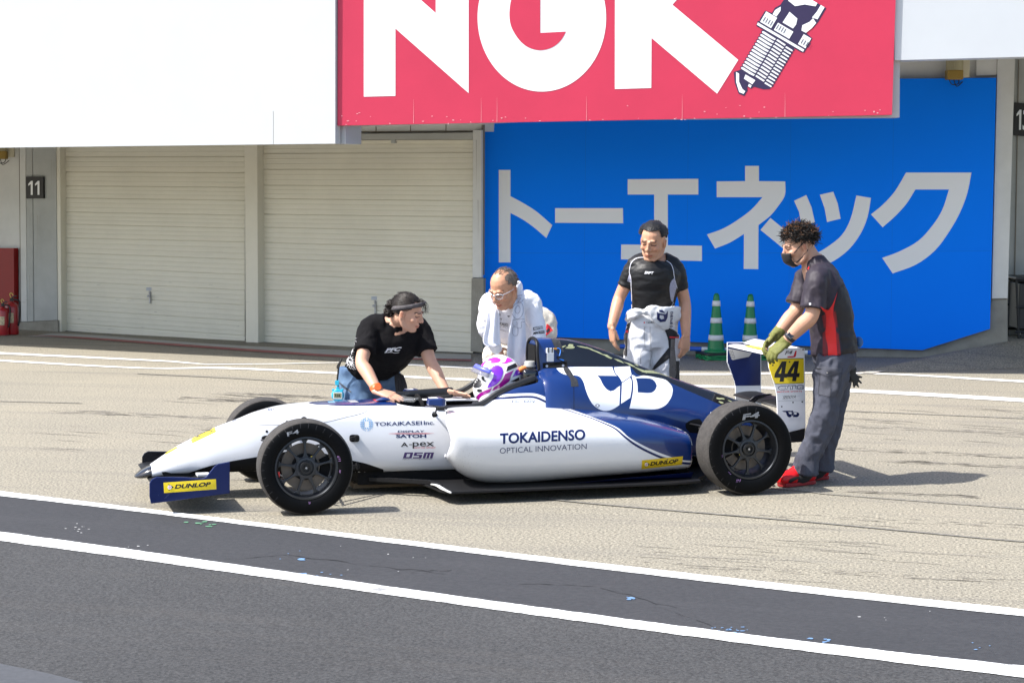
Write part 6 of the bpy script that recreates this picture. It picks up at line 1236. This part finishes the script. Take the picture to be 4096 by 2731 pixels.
# hair, glasses
def cap2(d): return d[1] < .45 and d[2] > -.35 and not (d[2] > .55 and d[1] > -.1 and abs(d[0]) < .6) and not (d[1] > .15 and d[2] < .1)
hair('hair', H, P2, org, hair_mat('grey_hair', (.30, .235, .19), (.11, .088, .075), .5), cap2, 330, lambda d, r: nrm(V(d[0]*.3, -.8, -.5)), 9, .0016, (.012, .022), .15, .002, 1.015)
b = MB(); rn = random.Random(77)
for i in range(120):
    d_ = nrm(V(rn.uniform(-.55, .55), rn.uniform(-.6, .45), 1)); q = V(0, -.014, .036)+np.array([.076, .097, .086])*d_; b.tube([H.w(q), H.w(q*1.01+V(rn.gauss(0, .004), -.010, .004)), H.w(q*1.0+V(rn.gauss(0, .004), -.022, .002))], [.0009, .0009, .0004], n=4, sub=1, cap='flat')
b.obj('thin_hair', MATS['grey_hair'], P2, smooth=True, off=org)
def glasses(H, parent, org):
    b = MB(); R_ = .0019
    for x in (-1, 1):
        pts = [(x*.010, .104, .004), (x*.012, .103, .014), (x*.030, .099, .017), (x*.052, .090, .014), (x*.056, .087, .004), (x*.050, .092, -.012), (x*.030, .099, -.016), (x*.013, .103, -.010), (x*.010, .104, .004)]; b.tube([H.w(p) for p in pts], [R_]*len(pts), n=6, sub=3)
        b.tube([H.w((x*.055, .087, .010)), H.w((x*.078, .04, .010)), H.w((x*.080, -.02, .006))], [R_*1.2, R_, R_], n=6)
    b.tube([H.w((-.010, .104, .008)), H.w((0, .107, .010)), H.w((.010, .104, .008))], [R_]*3, n=6); o = b.obj('glasses', mat('silver_frame', (.72, .74, .78), .25, .6), parent, smooth=True, off=org)
    for x in (-1, 1):
        b = MB(); b.add([H.w(p) for p in [(x*.012, .102, .012), (x*.030, .098, .015), (x*.052, .089, .012), (x*.050, .091, -.011), (x*.030, .098, -.014), (x*.014, .102, -.009)]], [(0, 1, 2, 3, 4, 5)]); l = b.obj('lens', gm, o, off=org); q = l.modifiers.new('s', 'SOLIDIFY'); q.thickness = .001
glasses(H, P2, org)
# ------------------------------------------------------------------ standing man in black compression shirt
Y3 = 13.6; org = at(2600, 1500, Y3)*V(1, 1, 0); P3 = empty('person', org); tag(P3, 'man standing in black tight shirt, white race suit tied at the waist', 'person')
H = Head(at(2612, 967, Y3-.04), V(-.36, -.84, -.24), V(.0, -.20, 1), 1.06)
sR, sL = at(2537, 1064, Y3-.0), at(2703, 1073, Y3+.05); eR, eL = at(2478, 1190, Y3+.02), at(2738, 1205, Y3+.06); wR, wL = at(2446, 1308, Y3-.10), at(2744, 1340, Y3-.05)
nk = at(2618, 1040, Y3+.03); ch = at(2618, 1120, Y3+.0); wa = at(2612, 1225, Y3+.02); hp = at(2606, 1330, Y3+.02); side3 = nrm(sL-sR)
hR, hL = at(2556, 1370, Y3), at(2660, 1375, Y3+.03); fR, fL = org+V(-.11, -.02, 0), org+V(.13, .04, 0)
b = MB(); H.add(b, cheek=.95); b.tube([nk-V(0, 0, .05), nk+V(0, -.01, .02), H.w((0, -.02, -.04))], [(.075, .068), (.058, .058), (.056, .058)], n=16, side=side3)
b.tube([hp, wa, ch, nk-V(0, 0, .03)], [(.155, .11), (.14, .10), (.16, .115), (.10, .08)], n=20, side=side3)
for S_, E, W in ((sR, eR, wR), (sL, eL, wL)): arm(b, S_, E, W, (.050, .043, .030)); b.tube([nk, S_], [.068, .052], n=12)
hand.flip = -1; hand(b, wR, V(.10, -.06, -1), V(.35, -.9, -.05), 1.0, (.26, .32, .36, .42), (.12, .45), .0, fat=1.1); hand.flip = 1; hand(b, wL, V(-.06, -.08, -1), V(-.75, -.6, 0), 1.0, (.30, .36, .42, .46), (.12, .45), .0, fat=1.1)
for h_, f_ in ((hR, fR), (hL, fL)): b.tube([h_, (h_+f_)/2, f_+V(0, 0, .08)], [.085, .06, .04], n=12)
flesh(b, H, P3, org, skin('skin_warm', (.48, .255, .16)), stubble=.2)
M_cmp = mat('compression_fabric', (.007, .007, .008), .48, var=.1, vscale=20, bump=.08, bscale=300, spec=.3)
b = MB(); b.tube([wa-V(0, 0, .06), wa, ch-V(0, 0, .04), ch+V(0, 0, .05), nk-V(0, 0, .035), nk+V(0, -.005, .0)], [(.150, .115), (.148, .112), (.170, .125), (.178, .124), (.112, .084), (.076, .068)], n=30, side=side3, cap='flat')
for S_, E in ((sR, eR), (sL, eL)): b.tube([nk*.62+S_*.38, S_, S_*.5+E*.5, S_*.34+E*.66], [.078, .060, .056, .055], n=20, cap='flat')
sh3 = cloth('compression_shirt', b, .008, 5, M_cmp, P3, org, .005, (5, 8, 20), 4., .0015)
S = PS(sh3, org); d = Decal(); d.text('EMPT', Z5(525, 590), Z5(602, 594), Z5(530, 566), None, 0, .035, .15)
d.line([Z5(*q) for q in [(518, 438), (470, 442), (430, 460), (402, 495), (390, 540), (388, 580), (398, 605), (405, 650), (405, 700), (410, 780), (412, 905)]], [3.0]*5+[2.4]*6, mi=1); d.line([Z5(*q) for q in [(695, 462), (735, 475), (770, 505), (788, 550), (796, 600), (800, 628)]], 3.0, mi=1); d.line([Z5(*q) for q in [(800, 628), (812, 680), (825, 722)]], 2., mi=1)
d.poly([Z5(*q) for q in [(392, 585), (405, 640), (402, 668), (365, 655), (380, 610)]], mi=2); d.poly([Z5(*q) for q in [(797, 630), (812, 660), (818, 710), (800, 780), (785, 850), (768, 830), (755, 740), (760, 680), (778, 645)]], mi=2)
d.line([Z5(*q) for q in [(790, 850), (775, 880), (768, 925)]], 2., mi=1)
d.lay('shirt_panels', S.px, [mat('white_ink', (.72, .72, .74), .7), mat('silver_piping', (.50, .50, .55), .6), mat('grey_mesh', (.28, .28, .36), .8, var=.2, vscale=90)], sh3, off=.003, maxe=8)
M_st = mat('white_race_suit', (.62, .63, .65), .8, var=.04, vscale=8, bump=.2, bscale=140)
b = MB(); b.tube([wa-V(0, 0, .02), wa-V(0, 0, .08), hp, hp-V(0, 0, .1)], [(.162, .128), (.170, .135), (.178, .135), (.17, .12)], n=28, side=side3, cap='flat')
for h_, f_, s_ in ((hR, fR, -1), (hL, fL, 1)): b.tube([h_+V(0, 0, .06), h_-V(0, .01, .06), h_*.7+f_*.3, h_*.4+f_*.6, f_+V(0, 0, .06)], [.098, .102, .09, .075, .07], n=22, cap='flat')
su3 = cloth('race_suit', b, .009, 5, M_st, P3, org, .011, (8, 8, 8), 6., .003)
S = PS(su3, org); d = Decal()
d.poly([Z5(*q) for q in [(690, 1070), (780, 1100), (840, 1140), (845, 1570), (760, 1560), (755, 1480), (745, 1215), (720, 1130)]], mi=0); d.poly([Z5(*q) for q in [(745, 1270), (765, 1290), (760, 1360), (700, 1410), (620, 1470), (590, 1470)]], mi=0); d.poly([Z5(*q) for q in [(752, 1165), (835, 1170), (838, 1182), (755, 1178)]], mi=1, lift=1); d.poly([Z5(*q) for q in [(805, 1180), (850, 1185), (860, 1230), (845, 1390), (812, 1390), (800, 1260)]], mi=2, lift=1)
d.poly([Z5(*q) for q in [(768, 1190), (800, 1190), (806, 1330), (815, 1500), (800, 1560), (756, 1560), (752, 1480), (762, 1320)]], mi=3, lift=1)
d.poly([Z5(*q) for q in [(405, 1020), (340, 1090), (330, 1140), (270, 1310), (365, 1350), (372, 1130), (392, 1080)]], mi=0); d.poly([Z5(*q) for q in [(335, 1105), (382, 1110), (378, 1135), (332, 1128)]], mi=1, lift=1); d.poly([Z5(*q) for q in [(335, 1140), (368, 1145), (340, 1330), (285, 1300)]], mi=2, lift=1); d.poly([Z5(*q) for q in [(345, 1140), (368, 1145), (362, 1345), (335, 1330)]], mi=3, lift=2)
d.poly([Z5(*q) for q in [(432, 1015), (660, 1000), (690, 1070), (560, 1078), (460, 1065)]], mi=2, lift=1); d.text('T.KUBOTA', Z5(543, 1048), Z5(635, 1042), Z5(543, 1028), None, 0, .01, lift=2); d.disc(Z5(524, 1037), 3, mi=1, n=10, lift=2)
for P in ([(524, 1075), (522, 1150), (530, 1270)], [(578, 1075), (578, 1150), (585, 1270)], [(545, 1290), (500, 1300), (488, 1360), (490, 1420)], [(545, 1290), (590, 1310), (575, 1390), (575, 1440)]): d.line([Z5(*q) for q in P], 1.2, mi=3, lift=1)
d.lay('suit_panels', S.px, [mat('black_suit_cloth', (.014, .014, .016), .8), MATS['signal_red_cloth'], mat('suit_white', (.62, .63, .65), .8), mat('suit_grey', (.13, .12, .11), .8)], su3, off=.0035, step=.001, maxe=9)
# sleeves of the suit tied round the waist
b = MB(); b.tube([at3(Z5, 375, 960, Y3-.02), at3(Z5, 450, 925, Y3-.13), at3(Z5, 545, 945, Y3-.16)], [(.018, .02), (.025, .018), (.018, .015)], n=14); b.tube([at3(Z5, 365, 1010, Y3), at3(Z5, 420, 980, Y3-.10), at3(Z5, 480, 960, Y3-.14)], [(.016, .022), (.024, .022), (.016, .016)], n=12)
b.tube([at3(Z5, 530, 940, Y3-.15), at3(Z5, 600, 935, Y3-.165), at3(Z5, 700, 985, Y3-.14), at3(Z5, 790, 1010, Y3-.05), at3(Z5, 830, 1000, Y3+.03)], [(.03, .016), (.045, .018), (.078, .016), (.100, .015), (.085, .014)], n=18, side=V(0, 0, 1)); b.tube([at3(Z5, 830, 980, Y3), at3(Z5, 850, 980, Y3+.02)], [.035, .02], n=10)
sl3 = cloth('tied_sleeves', b, .007, 4, M_st, P3, org, .006, (14, 14, 14), 8.)
S = PS(sl3, org); d = Decal(); d.poly([Z5(*q) for q in [(640, 935), (655, 950), (720, 960), (740, 925), (735, 990), (715, 1028), (670, 1033), (640, 1005)]], holes=[[Z5(*q) for q in [(665, 968), (700, 972), (705, 1000), (680, 1008), (663, 992)]]]); d.poly([Z5(*q) for q in [(655, 922), (690, 922), (715, 950), (665, 938)]])
for k, c_ in enumerate('DENSO'): d.text(c_, Z5(765-k*1.5, 935+k*31), Z5(762-k*1.5, 960+k*31), Z5(787-k*1.5, 937+k*31), None, 0, .03)
d.lay('sleeve_lettering', S.px, [M_nv], sl3, off=.003, maxe=8)
for f_ in (fR, fL): shoe(P3, org, f_+V(.02, .08, 0), f_+V(-.03, -.17, 0), 0, MATS['black_shoe'], M_dark)
def cap3(d): return d[2] > -.30 and not (d[1] > .50 and d[2] < .58) and not (d[1] > .0 and d[2] < .08) and not (d[1] > -.45 and d[2] < -.05)
hair('hair', H, P3, org, hair_mat('black_hair_b', (.022, .02, .022), (.007, .007, .008), .35), cap3, 1500, lambda d, r: nrm(V(.35+d[0]*.3+.15*math.sin(d[0]*9), -.75, .05)), 12, .0019, (.03, .05), .03, .010, 1.065, -.08)
# ------------------------------------------------------------------ man with mask and gloves pushing the rear wing
Y4 = 12.55; org = gnd(3250, 1930); P4 = empty('person', org); tag(P4, 'man with black face mask and olive gloves pushing the car by its rear wing', 'person')
H = Head(at(3197, 985, Y4), V(-.95, -.16, -.26), V(-.24, -.05, 1), 1.03)
sL, sR = at(3268, 1120, Y4-.17), at(3226, 1112, Y4+.17); eL, eR = at(3246, 1262, Y4-.21), at(3184, 1243, Y4+.14); wL, wR = at(3142, 1367, Y4-.14), at(3104, 1340, Y4+.04)
nk = at(3258, 1062, Y4+.01); ch = at(3305, 1180, Y4); wa = at(3330, 1330, Y4); hp = at(3338, 1430, Y4); side4 = V(.05, 1, 0)
hL, hR = at(3330, 1450, Y4-.09), at(3352, 1450, Y4+.09); kL, kR = at(3300, 1650, Y4-.10), at(3325, 1640, Y4+.08); aL, aR = at(3228, 1858, Y4-.06), at(3284, 1842, Y4+.10)
b = MB(); H.add(b); b.tube([nk+V(.02, 0, -.06), nk, H.w((0, -.03, -.03))], [(.068, .075), (.060, .063), (.056, .062)], n=16, side=side4)
b.tube([hp, wa, ch, nk], [(.15, .11), (.14, .11), (.16, .115), (.085, .085)], n=20, side=side4)
for S_, E, W in ((sL, eL, wL), (sR, eR, wR)): arm(b, S_, E, W, (.052, .049, .033)); b.tube([nk+V(.04, 0, -.05), S_], [.07, .055], n=12)
for h_, k_, a_ in ((hL, kL, aL), (hR, kR, aR)): b.tube([h_, k_, a_], [.085, .055, .04], n=12); b.tube([a_, a_+V(-.08, 0, -.05)], [.035, .03], n=10)
fLd, fRd = at(3072, 1425, Y4-.17)-wL, at(3046, 1395, Y4+.0)-wR
hand.flip = 1; hand(b, wL, fLd, V(-.2, .75, .5), .95, (.45, .45, .45, .45), (.6, .3)); hand.flip = -1; hand(b, wR, fRd, V(-.2, -.75, .5), .95, (.45, .45, .45, .45), (.6, .3))
flesh(b, H, P4, org, skin('skin_olive', (.49, .275, .185)))
M_pur = mat('dark_violet_jersey', (.026, .020, .030), .6, var=.1, vscale=12, bump=.12, bscale=240, spec=.35)
b = MB(); b.tube([at(3338, 1412, Y4), wa, at(3322, 1255, Y4), ch, at(3285, 1105, Y4), at(3266, 1062, Y4+.0), nk+V(-.005, 0, .045)], [(.178, .150), (.170, .140), (.176, .140), (.185, .135), (.165, .105), (.095, .078), (.068, .066)], n=30, side=side4, cap='flat')
for S_, E in ((sL, eL), (sR, eR)): b.tube([nk*.5+S_*.5+V(.03, 0, -.03), S_, S_*.5+E*.5, S_*.18+E*.82], [.085, .078, .078, .083], n=22, cap='flat')
sh4 = cloth('sports_shirt', b, .0085, 5, M_pur, P4, org, .010, (9, 6, 6), 2., .003)
S = PS(sh4, org); d = Decal()
d.poly([Z6(*q) for q in [(1215, 1400), (1225, 1180), (1190, 1080), (1180, 1040), (1130, 950), (1205, 765), (1170, 860), (1150, 930), (1175, 935), (1160, 960), (1190, 1130), (1206, 1403), (1113, 1410), (1112, 1300), (1090, 1200), (1095, 1050), (1075, 950), (1035, 908), (1100, 935), (1125, 935)]][:0] or [Z6(*q) for q in [(1035, 905), (1085, 932), (1120, 938), (1160, 880), (1203, 765), (1165, 930), (1165, 990), (1185, 1100), (1195, 1250), (1206, 1403), (1113, 1411), (1113, 1300), (1092, 1180), (1098, 1060), (1088, 970), (1060, 935)]], mi=0)
for i in range(9): y = 935+i*19; d.line([Z6(1160+i*2.6, y), Z6(1187+i*2.4, y+17)], 2.2, mi=0)
for i in range(13): y = 1150+i*19; d.line([Z6(1186+i*1.2, y), Z6(1214+i*2.4, y+34)], 1.6, mi=0)
for i in range(7): y = 985+i*17; d.line([Z6(1090+i*1.5, y), Z6(1060+i*3, y+20)], 1.8, mi=0)
for i in range(13): y = 1140+i*20; d.line([Z6(1095+i*1.2, y), Z6(1066, y+30)], 1.5, mi=0)
d.poly([Z6(*q) for q in [(1270, 690), (1290, 750), (1330, 950), (1400, 1190), (1430, 1240), (1400, 1335), (1255, 1395), (1250, 1330), (1225, 1140), (1195, 1000), (1170, 940), (1200, 830), (1212, 740)]], mi=1); d.poly([Z6(*q) for q in [(930, 520), (938, 530), (928, 555), (920, 545)]], mi=0); d.poly([Z6(*q) for q in [(930, 873), (950, 873), (950, 893), (932, 893)]], mi=2)
d.lay('shirt_panels', S.px, [mat('bright_red_panel', (.62, .012, .012), .6), mat('black_panel', (.008, .006, .009), .65), mat('white_ink', (.72, .72, .74), .7)], sh4, off=.0035, maxe=9)
M_tr = mat('grey_work_cloth', (.066, .070, .092), .85, var=.1, vscale=14, bump=.2, bscale=220, spec=.2)
b = MB(); b.tube([at(3338, 1388, Y4), hp, hp+V(-.005, 0, -.06)], [(.158, .130), (.168, .137), (.160, .13)], n=26, side=side4, cap='flat')
for h_, k_, a_, q in ((hL, kL, aL, 0), (hR, kR, aR, 1)): b.tube([h_+V(0, 0, .05), h_+V(-.01, 0, -.08), h_*.5+k_*.5, k_, k_*.5+a_*.5+V(.005, 0, 0), a_+V(.005, 0, .05), a_+V(-.005, 0, -.065)], [.110, .115, .103, .088, .080, .080, .088], n=22, side=side4, cap='flat')
tr4 = cloth('work_trousers', b, .0095, 5, M_tr, P4, org, .015, (9, 7, 6), 3., .005)
S = PS(tr4, org); d = Decal()
d.poly([R7(*q) for q in [(1222, 318), (1262, 275), (1487, 291), (1482, 337), (1352, 370)]], mi=0, lift=2); d.poly([R7(*q) for q in [(1285, 345), (1385, 365), (1375, 570), (1265, 545)]], mi=1); d.poly([R7(*q) for q in [(1385, 365), (1460, 345), (1450, 560), (1375, 570)]], mi=0); d.poly([R7(*q) for q in [(1243, 293), (1297, 298), (1295, 308), (1242, 304)]], mi=2, lift=3); d.disc(R7(1350, 337), 2.4, mi=3, n=10, lift=3)
for P in ([(1285, 345), (1265, 545), (1375, 572)], [(1385, 365), (1378, 560), (1375, 572)], [(1222, 318), (1352, 372), (1482, 338)], [(1490, 290), (1470, 450), (1430, 560)]): d.line([R7(*q) for q in P], 1.3, mi=4, lift=3)
d.lay('cargo_pocket', S.px, [mat('grey_flap', (.061, .064, .084), .85, bump=.2, bscale=220), mat('grey_pocket', (.054, .057, .075), .85), M_kv, M_steel, mat('seam_shadow', (.03, .03, .037), .9)], tr4, off=.004, step=.0012, maxe=10)
M_rs = mat('red_leather', (.66, .008, .012), .38, var=.06, vscale=10); M_rsole = mat('dark_red_sole', (.30, .01, .015), .6)
def gp(px, py): return gnd(px, py)
h1 = gnd(3252, 1934); t1_ = gnd(3116, 1948); s1 = shoe(P4, org, h1, t1_, 0, M_rs, M_rsole, .05, .09, 1.28); h2 = gnd(3306, 1915); t2_ = gnd(3180, 1925); shoe(P4, org, h2, t2_, 0, M_rs, M_rsole, .05, .09, 1.28)
b = MB(); b.tube([aL+V(.0, 0, .03), aL+V(-.01, 0, -.05), aL+V(-.07, -.01, -.085)], [.052, .055, .045], n=14); b.tube([aR+V(.0, 0, .03), aR+V(-.01, 0, -.05), aR+V(-.07, -.01, -.085)], [.052, .055, .045], n=14); b.obj('sock', M_dark, P4, smooth=True, off=org)
S = PS(s1, org); d = Decal(); d.poly([R7(*q) for q in [(970, 1395), (985, 1365), (1030, 1345), (1090, 1335), (1150, 1310), (1195, 1290), (1185, 1310), (1120, 1350), (1065, 1362), (1030, 1378), (1000, 1398)]]); d.poly([R7(*q) for q in [(1050, 1215), (1090, 1225), (1090, 1255), (1048, 1245)]]); d.disc(R7(1022, 1205), 7, n=14); d.lay('shoe_trim', S.px, [M_kv], s1, off=.003, maxe=8)
M_gl = mat('olive_glove', (.125, .13, .028), .75, var=.25, vscale=35, bump=.3, bscale=160); M_gl2 = MATS['olive_glove']
for W, fd, T, fl_, E in ((wL, fLd, V(-.1, .80, .45), 1, eL), (wR, fRd, V(-.1, -.80, .45), -1, eR)):
    b = MB(); hand.flip = fl_; hand(b, W, fd, T, 1.08, (.50, .55, .6, .6), (.6, .3), fat=1.12, plus=.0015); b.tube([W+nrm(E-W)*(.018 if fl_ > 0 else .05), W-nrm(E-W)*.03], [(.040, .034), (.039, .03)], n=16, cap='flat'); me = remesh(b, .0045, 3); setco(me, coords(me)-org); link('glove', me, P4, M_gl, True)
b = MB(); ax_ = nrm(eL-wL); b.tube([wL+ax_*.030, wL+ax_*.056], [(.0385, .0345), (.0395, .0355)], n=24, cap='flat'); wt = b.obj('wristwatch', mat('watch_band', (.02, .02, .022), .5), P4, smooth=True, off=org)
q = MB(); c_ = wL+ax_*.044+V(-.004, -.036, .014); nn = nrm(V(-.1, -.9, .4)); tx = nrm(ax_-nn*(ax_@nn)); ty_ = np.cross(nn, tx); q.box(c_, (.036, .042, .010), np.stack([tx, ty_, nn], 1)); q.obj('watch_case', mat('watch_case', (.25, .25, .26), .25, .8), wt, off=org, bev=.004); q = MB(); q.box(c_+nn*.0052, (.030, .035, .002), np.stack([tx, ty_, nn], 1)); q.obj('watch_glass', M_ck, wt, off=org)
# black gloves hanging from the back pocket
b = MB(); base = at3(R7, 1590, 300, Y4-.05)
for i in range(5): b.tube([at3(R7, 1600-i*14, 285+i*16, Y4-.06), at3(R7, 1620-i*8, 360+i*10, Y4-.06), at3(R7, (1680, 1676, 1648, 1608, 1545)[i], (382, 438, 474, 476, 430)[i], Y4-.06)], [.012, .0095, .007], n=10)
b.ell(at3(R7, 1590, 310, Y4-.06), (.028, .014, .03)); me = remesh(b, .005, 3); setco(me, coords(me)-org); o = link('work_glove', me, None, mat('black_rubber_glove', (.012, .014, .014), .6), True); o.location = org; tag(o, 'black glove with spread fingers dangling behind the man in grey trousers', 'glove')
b = MB(); b.ell(at3(Z6, 1412, 1250, Y4), (.026, .05, .035)); o = b.obj('cloth', mat('blue_rag', (.03, .10, .25), .8), None, smooth=True, off=org); o.location = org; tag(o, 'bit of blue cloth showing behind the back of the man with the mask', 'cloth')
# mask: shell over nose, mouth and chin, ear loops
b = MB(); vs = []; n1, n2 = 13, 11
for i in range(n1):
    a = -1.18+2.36*i/(n1-1)
    for j in range(n2):
        t = j/(n2-1); z = -.012-.100*t; rz = .108-.010*abs(t-.25)-.045*max(0, t-.55)**1.5*3; k_ = math.cos(a*.75)
        vs.append(H.w((.068*math.sin(a)*(1-.25*t), .012+rz*k_*1.02, z+(.022*(1-k_))*(1 if t < .5 else -.2)*(-1))))
b.add(vs, [(i*n2+j, i*n2+j+1, (i+1)*n2+j+1, (i+1)*n2+j) for i in range(n1-1) for j in range(n2-1)]); mk_ = b.obj('face_mask', mat('black_mask', (.012, .011, .013), .7, bump=.1, bscale=200), P4, smooth=True, off=org); q = mk_.modifiers.new('s', 'SOLIDIFY'); q.thickness = .004; q.offset = 1
b = MB()
for x in (-1, 1): b.tube([H.w((x*.060, .058, -.022)), H.w((x*.075, .02, .006)), H.w((x*.082, -.008, .026))], [.0032]*3, n=6); b.tube([H.w((x*.050, .055, -.085)), H.w((x*.066, .01, -.055)), H.w((x*.083, -.022, -.025))], [.0032]*3, n=6)
b.obj('ear_loop', MATS['black_mask'], mk_, smooth=True, off=org)
def cap4(d): return d[2] > -.25 and not (d[1] > .55 and d[2] < .40) and not (d[1] > .12 and d[2] < .05) and not (d[1] > -.35 and d[2] < -.0)
hair('hair', H, P4, org, hair_mat('dark_curly_hair', (.018, .015, .014), (.006, .006, .006), .3), cap4, 2000, lambda d, r: nrm(V(r.gauss(0, .8), r.gauss(.15, .7), -.1+r.gauss(0, .5))), 21, .0017, (.035, .06), .65, .012, 1.08, .55)
hair('hair_highlights', H, P4, org, hair_mat('brown_tips', (.22, .09, .03), (.06, .03, .015), .4), lambda d: cap4(d) and d[2] > .2, 130, lambda d, r: nrm(V(r.gauss(0, .6), r.gauss(.1, .6), .25+r.gauss(0, .4))), 22, .0017, (.045, .07), .85, .0, 1.12, .55)
